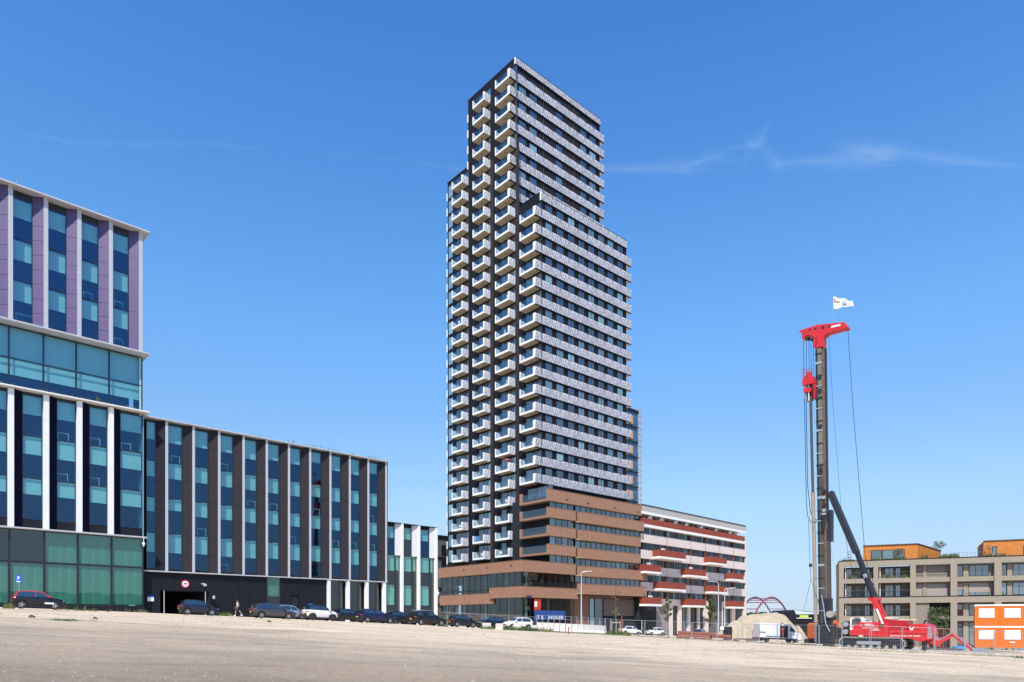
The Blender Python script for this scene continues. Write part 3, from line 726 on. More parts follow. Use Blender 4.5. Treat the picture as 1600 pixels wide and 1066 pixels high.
for k in range(0, 29): balcony(y2, L2, row_z(k)); glazing(y2 - 0.3, y2 + L2 - 0.1, row_z(k), 1.53, (0.28, 0.5, 0.62))
for k in range(0, 25): balcony(y1_, L1, row_z(k)); glazing(y1_ - 0.3, y1_ + L1 + 0.5, row_z(k)); 
for k in range(4, 20): balcony(ybr + 0.31, y4 + L4 - ybr - 0.31, row_z(k), long=True); glazing(y4 - 0.3, y4 + L4 - 0.1, row_z(k), 1.53, (0.35, 0.5))
# glass corner strips at the far left edge
gcor = solid_glass('corner_glass', (0.16, 0.30, 0.36), 0.32)
for k in range(0, 25):
    z0 = row_z(k) - 1.2
    MB().box(XF - 0.03, XF, yl2 - 1.75, yl2 - 0.45, 0, 2.35).build('corner_window', gcor if k % 3 else g_tower3, tower, (0, 0, z0))
    MB().box(XF - 0.16, XF - 0.02, yl2 - 0.10, yl2 + 0.12, 0, 1.5).build('edge_strip', white, tower, (0, 0, row_z(k) - 1.53))
for k in range(25, 29): MB().box(XF - 0.16, XF - 0.02, yt2 - 0.10, yt2 + 0.12, 0, 1.5).build('edge_strip', white, tower, (0, 0, row_z(k) - 1.53))
# wall strip lines between the columns
for yy_ in (y3 - 1.1, y2 - 1.0): MB().box(XF - 0.05, XF, yy_, yy_ + 0.75, tz(12), row_z(24)).build('brick_strip', mat('dark_brick_warm', (0.020, 0.013, 0.014), 0.8, noise=0.2, nscale=2), tower)
# --- terracotta base, upper part (left balconies and long bands)
xe1 = T.x(1003, 0); xe2 = T.x(1010.5, -0.5); xn0, xn1 = T.x(899.7, 0), T.x(907.2, -0.5)
ribs_count = [0]
def tband(x0, x1, y, z0, z1, name='brick_band', left=None, m=terra, depth=0.5):
    """band along the right face (and, when left is given, round the corner to local y=left), with raised ribs"""
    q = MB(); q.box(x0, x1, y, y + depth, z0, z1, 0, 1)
    x = x0 + 0.25
    while x < x1 - 0.1: q.box(x, x + 0.16, y - 0.03, y - 0.001, z0 + 0.04, z1 - 0.05); x += 0.52
    if left is not None:
        q.box(x0, x0 + depth, y + depth, left, z0, z1, 0, 1)
        yy2 = y + 0.4
        while yy2 < left - 0.1: q.box(x0 - 0.03, x0 - 0.001, yy2, yy2 + 0.16, z0 + 0.04, z1 - 0.05); yy2 += 0.52
    q.box(x0 - 0.03, x1 + 0.02, y - 0.05, y + depth, z1 + 0.001, z1 + 0.05)
    if left is not None: q.box(x0 - 0.04, x0 + depth, y + depth, left, z1 + 0.001, z1 + 0.05)
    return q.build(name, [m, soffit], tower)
xu = T.x(857, 0)
zA = [tz(EYE + (HY - p) / F * T.w(xu, 0).y) for p in (763.6, 781.8, 792.2, 807.8, 821, 836.5, 850, 866)]
z5 = [tz(EYE + (HY - p) / F * 110) for p in (875, 892.7, 916.2, 933.3)]
tband(xu, xe1, 0, zA[1], zA[0])
for a, b_ in ((3, 2), (5, 4), (7, 6)): tband(xu, xn0, 0, zA[a], zA[b_])
zR = [(tz(EYE + (HY - t1) / F * T.w(xn1, -0.5).y), tz(EYE + (HY - t2) / F * T.w(xn1, -0.5).y)) for t1, t2 in ((799.8, 816.0), (827.8, 843.5), (856.2, 872.0), (884.2, 900.2), (912.0, 928.2))]
for i, (t1, t2) in enumerate(zR): tband(xn1, xe1 if i == 0 else (xe1 - 1.0 if i < 3 else xe2), -0.5, t2, t1, depth=0.9)
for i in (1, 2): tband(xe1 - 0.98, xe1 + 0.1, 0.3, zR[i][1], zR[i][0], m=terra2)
# upper base wall core and ribbon windows
base = MB(); base.box(xu + 1.2, xe1 + 0.1, 1.0, 12, zR[4][1] - 0.1, zA[0] - 0.9).box(xu + 1.2, xn0 + 0.5, 2.6, 12, 0, 8)
base.box(XF + 0.5, xr_end, yr - 0.1, yt, tz(9), zA[0]); base.build('inner_wall', interior, tower)
g_rib = solid_glass('ribbon_glass', (0.045, 0.055, 0.075), 0.26, 0.03, 1.1)
def ribbon(x0, x1, y, z0, z1, w=1.35, gm=None, nm='window'):
    n = max(1, round((x1 - x0) / w)); ww = (x1 - x0) / n
    for i in range(n): twin(x0 + i * ww + 0.02, x0 + (i + 1) * ww - 0.02, y, z0, z1, 'r', (), gm or R.choices((g_rib, g_tower, g_tower2), (0.6, 0.25, 0.15))[0])
lev_top = [zA[1], zA[3], zA[5], zA[7]]; lev_bot = [zA[2], zA[4], zA[6], z5[0]]
for a, b_ in zip(lev_bot, lev_top): ribbon(xu + 0.8, xn0 + 0.1, 0.62, a, b_)
lev2 = [(zR[0][0], zA[1]), (zR[1][0], zR[0][1]), (zR[2][0], zR[1][1]), (zR[3][0], zR[2][1]), (zR[4][0], zR[3][1])]
for i, (a, b_) in enumerate(lev2): ribbon(xn1 - 0.3, xe1 - 0.2, 0.55, a, b_)
for a, b_ in zip([zR[0][1]] + [r[1] for r in zR[1:]], [r[0] for r in zR]): MB().box(xn0 + 0.05, xn1 - 0.05, 0.4, 0.5, a, b_).build('recess_panel', frame_dark, tower)
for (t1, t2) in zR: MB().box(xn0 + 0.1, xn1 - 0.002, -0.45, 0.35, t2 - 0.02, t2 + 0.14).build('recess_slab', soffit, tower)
# brown balconies at the left end of the upper base
yb2 = T.y(812, xu)
for i, (a, b_) in enumerate(((0, 1), (2, 3), (4, 5), (6, 7))):
    zt_ = zA[a]; zb_ = zA[b_]
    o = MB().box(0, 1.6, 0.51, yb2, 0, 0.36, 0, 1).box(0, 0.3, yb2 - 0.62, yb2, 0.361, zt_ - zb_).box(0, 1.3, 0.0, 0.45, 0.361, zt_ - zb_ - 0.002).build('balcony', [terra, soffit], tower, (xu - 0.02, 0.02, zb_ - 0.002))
    put('railing_glass', MB().quad((0.05, 0.5, 0.36), (0.05, yb2 - 0.6, 0.36), (0.05, yb2 - 0.6, 1.6), (0.05, 0.5, 1.6)).mesh('railing_glass', g_rail), o)
    twin(0.8, yb2 - 0.1, XF - 0.02, zb_ + 0.36, zb_ + 3.0, 'l', (0.2, 0.42, 0.62), g_tower if i < 3 else g_tower2)
MB().box(XF, XF + 0.6, 0.75, yr, 0, zA[0] - 1.0).build('wall', brick_dark, tower)
# --- terracotta base, lower part: corner bands
ylp = T.y(684.6, 0.0); ymid = T.y(764.5, 0.0)
tband(0, xn0, 0, z5[1], z5[0], left=ylp)
tband(0, xn0 + 0.6, 0, z5[3], z5[2], left=ymid)
zlo1 = T.z(927.2, 0, ymid); zlo0 = T.z(943.6, 0, ymid)
tband(0.35, 0.9, ymid - 0.5, zlo0, zlo1, left=ylp)
for yy_ in (2.4, 8.6, 15.0): MB().box(-0.08, -0.04, yy_, yy_ + 0.4, z5[1] + 1.0, z5[1] + 1.14).build('drain_slot', interior, tower)
for px_, i in ((884.5, 0), (917, 0), (959, 0), (996, 0)):
    x_ = T.x(px_, 0); MB().box(x_, x_ + 0.4, -0.09, -0.06, zA[1] + 0.55, zA[1] + 0.70).build('drain_slot', interior, tower)
g_lob = glass('lobby_glass', (0.62, 0.74, 0.76), 0.10, 0.02)
lob = MB()
lob.box(0.5, xn0, 0.5, ylp, z5[1] - 0.02, z5[1] + 0.05).box(0.5, xn0, 0.5, ylp, z5[2] - 0.25, z5[2] - 0.2).box(5.5, xn0 + 0.3, 6.5, ylp, -1, z5[1])
lob.build('inner_wall', interior, tower)
def glaz(face, a0, a1, d, z0, z1, w, gm):
    n = max(1, round((a1 - a0) / w)); ww = (a1 - a0) / n
    for i in range(n): twin(a0 + ww * i + 0.01, a0 + ww * (i + 1) - 0.01, d, z0, z1, face, (), gm)
glaz('l', 0.6, ymid, 0.45, z5[2], z5[1], 1.6, g_lob); glaz('l', ymid, ylp, 0.85, zlo1, z5[1], 1.6, g_lob)
glaz('r', 0.5, xn0, 0.45, z5[2], z5[1], 1.6, g_lob)
glaz('l', 0.6, ymid, 0.75, -0.6, z5[3], 1.8, g_lob); glaz('l', ymid, ylp, 1.1, -0.4, zlo0, 1.8, g_lob)
glaz('r', 0.7, xn0 + 0.4, 0.75, -0.8, z5[3], 1.8, g_lob)
for yy_ in (5.2, 11.0, 17.0, ylp - 0.9): MB().box(1.6, 1.9, yy_, yy_ + 0.3, -0.8, z5[1] - 0.02).build('column', mat('column_green', (0.30, 0.42, 0.30), 0.7), tower)
MB().box(2.0, 2.3, 1.2, 1.5, -0.8, z5[1] - 0.02).build('column', mat('column_green', (0.3, .42, .3)), tower)
for x_ in (7.5, ): MB().box(x_, x_ + 0.3, 1.6, 1.9, -0.8, z5[1] - 0.02).build('column', MATS['column_green'], tower)
# ground floor right of the corner part: brick piers, glazing, big brown shutter
zg5 = zR[4][1]
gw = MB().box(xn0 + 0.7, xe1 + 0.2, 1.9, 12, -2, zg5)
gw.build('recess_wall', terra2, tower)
sa, sb = T.x(944, 1.6), T.x(1003, 1.6)
sh = MB(); n = 14
zsh0, zsh1 = T.z(962, sa, 1.6), T.z(936, sa, 1.6)
for i in range(n): sh.box(sa, sb, 1.62 + (0.03 if i % 2 else 0), 1.9, zsh0 + (zsh1 - zsh0) * i / n, zsh0 + (zsh1 - zsh0) * (i + 1) / n - 0.02)
sh.build('roller_shutter', mat('shutter_brown', (0.17, 0.125, 0.105), 0.7), tower)
MB().box(sa, sb, 1.7, 1.95, -2, zsh0).build('dark_opening', interior, tower)
for px0, px1, gm in ((921, 928, g_tower3), (929, 941, g_tower)):
    a, b_ = T.x(px0, 1.8), T.x(px1, 1.8); twin(a, b_, 1.8, -0.5, T.z(935, a, 1.8), 'r', (), gm)
# small dark number plate on the corner band
x_ = T.x(826.5, -0.06); MB().box(-0.6, 0.6, 0, 0.04, -0.18, 0.18).build('street_plate', mat('plate_navy', (0.03, 0.03, 0.10), 0.5), tower, (x_, -0.12, T.z(932.5, x_, 0)))
# --- red panel and blue banner in the ground floor
xa, xb_ = T.x(835, 0.2), T.x(845.5, 0.2)
rp_ = MB().box(0, xb_ - xa, 0, 0.05, 0, 1.9).build('red_board', mat('board_red', (0.60, 0.05, 0.02), 0.5), tower, (xa, 0.25, T.z(953.5, xa, 0.2)))
MB().box(0.1, 0.66, -0.01, -0.002, 0.55, 1.45).build('notice', white, rp_)
ban_m = mat('banner_blue', (0.022, 0.065, 0.24), 0.7, noise=0.2, nscale=2)
xa, xb_ = T.x(835, -0.4), T.x(883.5, -0.4); z0_, z1_ = T.z(968.5, xa, -0.4), T.z(954.0, xa, -0.4)
bn = MB().box(0, xb_ - xa, 0, 0.03, 0, z1_ - z0_).build('banner', ban_m, None, tuple(T.w(xa, -0.4) + Vector((0, 0, z0_ + T.z0))), rot=(0, 0, T.a), label='blue banner with white capitals hung along the terracotta tower base', cat='banner')
L_ = xb_ - xa; letters(bn, 'TE HUUR', 0.85, mat('letter_white', (0.8, 0.8, 0.8), 0.6), L_ * 0.50, -0.012, 0.36, 1.35, 0.80)
# --- grey block seen between the office and the tower
gyb = empty('grey_building', G(684, 150), vp(1900), 'dark grey flat roofed block in the gap between office and tower', 'building')
gx = Frame(684, 150, vp(1900), gyb.location.z); zt_ = gx.z(841, 2); 
MB().box(-14, 6, 0, 12, -3, zt_).build('wall', mat('grey_brick', (0.13, 0.12, 0.12), 0.9, noise=0.15, nscale=1), gyb)
MB().box(-14.2, 6.2, -0.3, 12, zt_ + 0.001, zt_ + 0.5).build('roof_edge', char_panel, gyb)
for k in range(5):
    for j in range(7): MB().box(0, 1.4, -0.05, -0.01, 0, 2.3).build('window', g_dark, gyb, (-12 + 2.6 * j, 0, zt_ - 3.9 - 3.4 * k))
    MB().box(-14, 6, -0.25, -0.06, zt_ - 4.6 - 3.4 * k, zt_ - 4.2 - 3.4 * k).build('ledge', char_panel, gyb)
# --- tower under construction with hoist mast, behind
U = Frame(985.5, 215, vp(1900), G(985, 215).z)
uc = U.root('unfinished_tower', 'blue wrapped unfinished tower with a hoist mast, behind the dark brick tower', 'tower')
uz = U.z(643, 0); ux1 = U.x(997, 0)
MB().box(-16, ux1 - 0.3, 0, 16, 0, uz).build('wall', mat('wrap_blue', (0.035, 0.12, 0.24), 0.6, noise=0.3, nscale=0.4), uc)
MB().box(-16.2, ux1, -0.3, 16, uz + 0.001, uz + 0.9).build('roof_edge', char_panel, uc)
uo = mat('insulation_ochre', (0.55, 0.30, 0.12), 0.8, noise=0.15, nscale=1)
st = 3.05 * 1.55
n = int(uz / st)
for i in range(n):
    z_ = uz - st * (i + 1)
    MB().box(-8.0, 0.9, -0.25, -0.01, z_ + 0.9, z_ + st - 1.3).build('ochre_panel', uo, uc)
    MB().box(-9, ux1 - 0.3, -0.45, -0.02, z_, z_ + 0.35).build('floor_edge', frame_dark, uc)
ms = MB(); mx0 = ux1 + 0.3; mz = U.z(637, mx0)
for dx in (0, 1.3):
    for dy in (0, 1.3): ms.tube((mx0 + dx, dy, 0), (mx0 + dx, dy, mz), 0.13, n=4)
k = 0
while k * 1.9 < mz - 2:
    z_ = k * 1.9; ms.tube((mx0, 0, z_), (mx0 + 1.3, 0, z_), 0.10, n=4).tube((mx0, 0, z_), (mx0 + 1.3, 0, z_ + 1.9), 0.08, n=4).tube((mx0, 0, z_), (mx0 - 1.0, 0.6, z_), 0.09, n=4)
    ms.tube((mx0 + 1.3, 0, z_), (mx0 + 1.9, 0, z_), 0.09, n=4); k += 1
ms.build('hoist_mast', mat('mast_steel', (0.30, 0.24, 0.20), 0.6), uc)
# ---------------------------------------------------------------- red and white apartment block
A = Frame(1002.5, 131.0, vp(1880), -1.0)
apt = A.root('apartment_block', 'white brick apartment block with red corrugated balconies, right of the terracotta base', 'apartment block')
brick_w = mat('white_brick', (0.72, 0.60, 0.53), 0.85, noise=0.08, nscale=2.5, bump=0.3, bscale=12)
red_m = mat('red_sheet', (0.27, 0.052, 0.027), 0.6, noise=0.12, nscale=1.5)
red_line = mat('red_joint', (0.22, 0.05, 0.03), 0.6)
xa1 = A.x(1166.5, 0); az = lambda z: z + 1.0
xpen = A.x(1151.5, 1.8)
st = 3.1; w0 = 20.0
roof_z = az(24.0)
MB().box(-0.4, xa1, 0.62, 14, 3.0, az(20.7)).build('inner_wall', interior, apt)
MB().box(xa1 - 0.3, xa1, 0, 14, -3, az(20.8)).build('end_wall', brick_w, apt)
MB().box(-0.4, xpen, 1.8, 13, az(20.9), roof_z - 1.35).build('penthouse_wall', brick_w, apt)
MB().box(-0.4, xpen + 0.4, -0.2, 13, roof_z - 1.35, roof_z).build('roof_fascia', mat('fascia_stone', (0.44, 0.42, 0.385), 0.85, noise=0.05, nscale=2), apt)
MB().box(-0.4, xpen + 0.5, -0.3, 13.1, roof_z, roof_z + 0.15).build('roof_edge', char_panel, apt)
MB().box(-0.4, xpen + 0.42, -0.25, -0.201, roof_z - 1.7, roof_z - 1.2).build('roof_lip', white, apt)
def corr(x0, x1, z0, z1, y, parent, nm='red_front', m=red_m, per=0.22):
    q = MB(); n = max(2, int((x1 - x0) / per)); w = (x1 - x0) / n
    for i in range(n): q.box(x0 + i * w, x0 + (i + 0.55) * w, y, y + 0.05, z0, z1)
    q.box(x0, x1, y + 0.02, y + 0.09, z0, z1 + 0.02); return q.build(nm, m, parent)
xr0 = A.x(1002, -0.6); xr1 = A.x(1164, -0.6)
zr0 = az(20.3)
corr(xr0, xr1, zr0, zr0 + 1.15, -0.6, apt)
MB().box(xr0, xr1 + 0.3, -0.65, 0.6, zr0 - 0.5, zr0 - 0.002).build('red_band_slab', white, apt)
MB().box(xr1 + 0.01, xr1 + 0.1, -0.6, 1.5, zr0, zr0 + 1.15).build('red_band_end', white, apt)
pens = solid_glass('apartment_glass', (0.018, 0.026, 0.034), 0.10, 0.03, 1.2)
pens2 = solid_glass('apartment_glass_curtained', (0.12, 0.18, 0.20), 0.10, 0.03, 0.8)
def aptwin(x0, x1, y, z0, z1, **k): twin(x0, x1, y, z0, z1, 'r', k.get('mul', ()), R.choices((pens, pens2, g_dark), (0.55, 0.17, 0.28))[0], apt)
x = -3.0
while x < xpen - 1.4:
    aptwin(x, x + 1.5, 1.75, az(21.3), roof_z - 1.6); x += 2.3
for px_ in (1016, 1034, 1056, 1073, 1096, 1119, 1141):
    x_ = A.x(px_, 0.2); MB().prism([(0, 0), (2.0, 0), (2.0, 1.0), (1.2, 1.0)], 0, 0.06, 'y').build('terrace_screen', white, apt, (x_ - 1.3, 0.2, az(21.4)))
segs = [0.0 + xa1 * i / 6 for i in range(7)]
joints = [A.x(p, 0) for p in (1042, 1079.5, 1102.5, 1124.5, 1146.5)]
for i in range(5):
    t1, t0 = az(w0 - st * i), az(w0 - st * i - 1.42)
    # window row
    x = A.x(1004, 0.3) if i < 4 else A.x(1013, 0.3); ph_ = i * 3
    while x < xa1 - 0.8:
        w = R.choice((0.85, 0.95, 1.1)); ph_ += 1; dk = ph_ % 4 == 0; w = min(w * (1.35 if dk else 1), xa1 - 0.4 - x)
        if not dk: aptwin(x, x + w, 0.32, t0 + 0.02, t1 - 0.02)
        else: MB().box(x, x + w, 0.30, 0.40, t0 + 0.01, t1 - 0.01).build('dark_panel', frame_dark, apt)
        x += w + 0.04
    if i < 4:
        js = [-0.3] + joints + [xa1 - 0.301]
        for a, b_ in zip(js, js[1:]): MB().box(a + 0.06, b_ - 0.06, 0, 0.60, t0 - 1.68, t0).build('brick_band', brick_w, apt)
    for j in joints: MB().box(j - 0.055, j + 0.055, -0.02, 0.4, t0 - 1.68 if i < 4 else t0, t1 + (0.02 if i else 0.15)).build('red_joint', red_line, apt)
zl4 = az(w0 - st * 4 - 1.42)
MB().box(A.x(1034, 0), xa1 - 0.301, 0.0, 0.6, zl4 - 1.3, zl4).build('brick_band', brick_w, apt)
brows = {1: [(155, 380), (527, 676)], 2: [(50, 201), (360, 527), (676, 798)], 3: [(160, 380), (530, 676)], 4: [(60, 205), (360, 527), (680, 801)]}
for i, lst in brows.items():
    zt_ = az(w0 - st * i - 1.42) + 0.12
    for a, b_ in lst:
        D = 1.7; xa, xb_ = A.x(990 + a / 4.637, -0.6), A.x(990 + b_ / 4.637, -D)
        o = MB().box(0, xb_ - xa, -D - 0.04, -0.01, 0.08, 0.48).build('balcony', white, apt, (xa, 0, zt_ - 1.75))
        corr(0, xb_ - xa, 0.481, 1.75, -D, o)
        for s0 in (0.0, xb_ - xa - 0.07): MB().box(s0, s0 + 0.07, -D + 0.1, -0.01, 0.481, 1.75).build('red_side', red_m, o)
        if R.random() < 0.6: MB().box(1.2, 2.3, -D + 0.3, -D + 0.5, 1.3, 2.1).build('white_screen', white, o)
# ground floor: piers, shop glass, dark passages, tall green-brown entrance
gz = zl4 - 1.3
for a, b_ in ((1046, 1051.5), (1061, 1065.5), (1075.5, 1079), (1091.5, 1093.5), (1101.5, 1107), (1127, 1130), (1144, 1149), (1163, 1166)):
    xa, xb_ = A.x(a, 0), A.x(b_, 0); MB().box(xa, xb_, 0.01, 0.6, -3, gz).build('pier', brick_w, apt)
xg = A.x(1004, 0.5); q = MB().box(xg, A.x(1025, 0.5), 0.5, 0.6, 0.2, gz + 1.0); q.build('dark_opening', interior, apt)
MB().box(A.x(1025, 0.5), A.x(1046, 0.5), 0.45, 0.6, -3, gz + 0.2).build('ground_wall', mat('grey_brick_wall', (0.27, 0.235, 0.225), 0.9, noise=0.1, nscale=2), apt)
x = A.x(1051.5, 0.5)
while x < xa1 - 1.5:
    aptwin(x, x + 1.2, 0.5, -1.0, gz - 0.1); x += 1.25
xa, xb_ = A.x(1107, 0.1), A.x(1127, 0.1); zt_ = az(w0 - st * 3 - 1.42 - 1.7)
MB().box(xa, xb_, -0.02, 0.1, -1.5, zt_).build('entrance_recess', mat('entrance_slate', (0.12, 0.115, 0.12), 0.9, noise=0.1, nscale=1), apt)
MB().box(xa + 0.2, xa + 1.5, -0.06, -0.03, 1.5, zt_ - 0.2).build('entrance_door', interior, apt)
MB().box(xa + 1.55, xa + 2.0, -0.08, -0.03, 1.5, zt_ - 0.2).build('copper_strip', mat('copper_brown', (0.20, 0.12, 0.05), 0.5), apt)

# ---------------------------------------------------------------- beige brick block (right) with orange roof houses
p1, p2 = W(1311, HY, 108.0), W(1600, HY, 98.5)
Bf = Frame(1311, 108.0, math.atan2(p2.y - p1.y, p2.x - p1.x), -3.0)
beige = Bf.root('beige_brick_block', 'beige brick block with deep balconies and orange roof houses behind the red rig', 'apartment block')
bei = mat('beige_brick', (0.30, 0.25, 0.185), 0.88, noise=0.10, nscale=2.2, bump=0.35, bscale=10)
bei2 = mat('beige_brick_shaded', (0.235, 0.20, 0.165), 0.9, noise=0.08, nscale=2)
shut = mat('shutter_taupe', (0.33, 0.275, 0.235), 0.7, noise=0.03, nscale=2)
def bz(py): return Bf.z(py, 0, 0)
bx = lambda px, y=0: Bf.x(px, y)
ends = bx(1640)
lv = [bz(p) for p in (877.7, 885.8, 905.2, 912.2, 934.2, 943.2, 963.0, 970.5)]
piers = [(1311, 1318.5), (1364.8, 1372.3), (1422.3, 1431), (1485.3, 1495.8), (1553.8, 1565.2), (1622, 1634)]
MB().box(0, ends, 0, 0.6, lv[1], lv[0]).build('parapet', bei, beige)
MB().box(-0.05, ends, -0.05, 12, lv[0] + 0.001, lv[0] + 0.12).build('roof_edge', char_panel, beige)
MB().box(0, ends, 0, 0.6, lv[5], lv[4]).build('brick_band', bei, beige)
MB().box(-0.02, ends, -0.06, 0.6, lv[4] + 0.001, lv[4] + 0.09).build('band_edge', char_panel, beige)
for a, b_ in piers:
    xa, xb_ = bx(a), bx(b_); MB().box(xa, xb_, 0.002, 0.6, lv[4] + 0.1, lv[1]).build('pier', bei, beige)
    MB().box(xa, xb_, 0.002, 0.6, -1, lv[5]).build('pier', bei, beige)
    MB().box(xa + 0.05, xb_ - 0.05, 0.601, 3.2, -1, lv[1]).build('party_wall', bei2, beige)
MB().box(0, 0.6, 0.61, 12, -1, lv[0]).build('end_wall', bei, beige)
for i, ((a0, a1), (b0, b1)) in enumerate(zip(piers, piers[1:])):
    xa, xb_ = bx(a1), bx(b0)
    yb = 2.6 if i < 2 else 1.1
    rows = [(lv[2], lv[1]), (lv[4] + 0.1, lv[3]), (lv[6], lv[5]), (-0.5, lv[7])]
    MB().box(xa, xb_, 0.002 + (0 if i < 2 else 0.25), 0.5, lv[3], lv[2]).build('brick_band', bei, beige)
    if i != 2: MB().box(xa, xb_, 0.25, 0.5, lv[7], lv[6]).build('brick_band', bei, beige)
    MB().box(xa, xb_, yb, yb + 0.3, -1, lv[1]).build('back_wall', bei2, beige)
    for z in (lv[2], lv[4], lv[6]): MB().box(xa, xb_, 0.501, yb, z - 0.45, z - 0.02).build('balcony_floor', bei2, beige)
    W_ = xb_ - xa
    for r, (z0, z1) in enumerate(rows):
        if r < 2 or (r == 2 and i != 2) or (r == 3 and i >= 3):
            if i < 2:
                for f0, f1, gm in (((0.12, 0.30, g_tower2), (0.42, 0.62, g_dark), (0.74, 0.93, g_tower)) if i == 0 else ((0.26, 0.54, g_tower), (0.60, 0.76, g_tower2))):
                    twin(xa + W_ * f0, xa + W_ * f1, yb - 0.04, z0 + 0.05, z1 - 0.25, 'r', (0.5,), gm, beige)
                MB().box(xa + 0.25, xa + 0.36, 0.7, 0.8, z0, z1).build('downpipe', white, beige)
                rl = MB().tube((xa, 0.12, z0 + 0.95), (xb_, 0.12, z0 + 0.95), 0.025)
                rl.build('railing', frame_dark, beige)
            elif i == 2:
                for f0, f1 in ((0.03, 0.22), (0.35, 0.92)):
                    x0_, x1_ = xa + W_ * f0, xa + W_ * f1
                    MB().box(x0_, x1_, yb - 0.07, yb - 0.01, z0 + (0.45 if r == 0 else 0.02), z1 - 0.25).build('shutter', shut if r else bei2, beige)
                MB().box(xa + W_ * 0.23, xa + W_ * 0.34, yb - 0.2, yb - 0.01, z0, z1 - 0.15).build('pilaster', bei, beige)
            else:
                for f0, f1, mu in ((0.03, 0.19, ()), (0.36, 0.90, (0.33, 0.66))):
                    x0_, x1_ = xa + W_ * f0, xa + W_ * f1
                    twin(x0_, x1_, yb - 0.04, z0 + 0.05, z1 - 0.25, 'r', mu, g_tower if r in (0, 2) else g_tower2, beige)
                    if r == 1 and i == 3: MB().box(x0_, x1_, yb - 0.14, yb - 0.10, z0 + (z1 - z0) * (0.45 if f0 < .1 else 0.22), z1 - 0.2).build('shutter', shut, beige)
                MB().box(xa + W_ * 0.20, xa + W_ * 0.34, yb - 0.2, yb - 0.01, z0, z1 - 0.15).build('pilaster', bei, beige)
x0_, x1_ = bx(1452, 0.3), bx(1486, 0.3)
MB().box(bx(1431, 0.3), x0_, 0.3, 1.0, -1, lv[5]).build('passage_wall', bei2, beige)
MB().box(x0_, x1_, 0.8, 1.0, -1, lv[5]).build('passage', interior, beige)
# orange roof houses
orange_b = mat('orange_shingle', (0.55, 0.185, 0.03), 0.75, noise=0.16, nscale=2.5, bump=0.4, bscale=8)
def house(pxa, pxb, pxc, ytop0, ytop1, ytop2, yb, wins, nm='roof_house'):
    xa, xb_ = bx(pxa, yb), bx(pxb, yb); z0 = lv[0] + 0.12
    za = Bf.z(ytop0, xa, yb); zb = Bf.z(ytop1, xb_, yb)
    yd = Bf.y(pxc, 0) if False else yb + 9
    q = MB(); xc_ = xb_ + (pxc - pxb) * 0.09
    top = [(xa, yb, za), (xb_, yb, zb), (xc_, yb + 7, zb - 0.6), (xa + 1, yb + 9, za)]
    bot = [(a, b, z0) for a, b, _ in top]
    q.quad(bot[0], bot[1], top[1], top[0]); q.quad(bot[1], bot[2], top[2], top[1]); q.quad(bot[2], bot[3], top[3], top[2]); q.quad(bot[3], bot[0], top[0], top[3]); q.quad(*top)
    o = q.build(nm, orange_b, beige)
    e = MB()
    for a, b in zip(top[:3], top[1:3]): e.beam(Vector(a) + Vector((0, -0.06, 0.05)), Vector(b) + Vector((0, -0.06, 0.05)), 0.15, 0.14)
    e.build('eaves', mat('eaves_brown', (0.12, 0.06, 0.03), 0.7), o)
    for a, b, t in wins:
        p, q_ = bx(a, yb), bx(b, yb); f = MB().box(p, q_, yb - 0.04, yb - 0.02, z0 + 0.2, Bf.z(t, p, yb)).build('window_frame', frame_dark, o)
        MB().quad((p + 0.1, yb - 0.05, z0 + 0.3), (q_ - 0.1, yb - 0.05, z0 + 0.3), (q_ - 0.1, yb - 0.05, Bf.z(t, p, yb) - 0.12), (p + 0.1, yb - 0.05, Bf.z(t, p, yb) - 0.12)).build('pane', R.choice((pens2, g_tower2)), f)
house(1348.5, 1434, 1480, 853.7, 850.2, 860, 2.5, ((1360.5, 1378, 860), (1378.5, 1396, 859.5), (1397, 1413.5, 859)))
house(1536.5, 1612, 1640, 846.2, 843, 850, 2.2, ((1550, 1558, 854), (1599, 1606, 852)))
# roof terrace railing, planting, bare little tree, chimney vents
q = MB()
for px_ in range(1487, 1536, 6): x_ = bx(px_, 1); q.tube((x_, 1, lv[0]), (x_, 1, lv[0] + 0.85), 0.02, n=4)
q.tube((bx(1487, 1), 1, lv[0] + 0.85), (bx(1536, 1), 1, lv[0] + 0.85), 0.02, n=4); q.build('terrace_railing', steel_grey, beige)
q = MB()
for px_ in range(1314, 1332, 4): x_ = bx(px_, 1); q.tube((x_, 1, lv[0]), (x_, 1, lv[0] + 0.7), 0.02, n=4)
q.tube((bx(1314, 1), 1, lv[0] + 0.7), (bx(1332, 1), 1, lv[0] + 0.7), 0.02, n=4); q.build('terrace_railing', steel_grey, beige)
cf = MB(); x_ = bx(1327, 1.6)
for k in range(4): cf.box(x_ - 0.3, x_ + 0.3, 1.3, 1.9, lv[0] + 0.25 + 0.45 * k, lv[0] + 0.36 + 0.45 * k)
for a in (-0.28, 0.24):
    for b in (1.32, 1.84): cf.box(x_ + a, x_ + a + 0.05, b, b + 0.05, lv[0] + 0.12, lv[0] + 1.9)
cf.build('roof_rack', steel_grey, beige)
q = MB()
for a, b, n, h in ((1315, 1335, 40, 0.35), (1365, 1382, 26, 0.4), (1398, 1414, 30, 0.6), (1440, 1448, 14, 0.7), (1470, 1496, 70, 0.75), (1560, 1568, 16, 0.5), (1545, 1550, 10, 0.9)):
    for _ in range(n): blades(q, (bx(R.uniform(a, b), 1.0), R.uniform(0.2, 1.6), lv[0] + 0.1), 6, h, 0.3, 0 if R.random() < .7 else 1, 0.05)
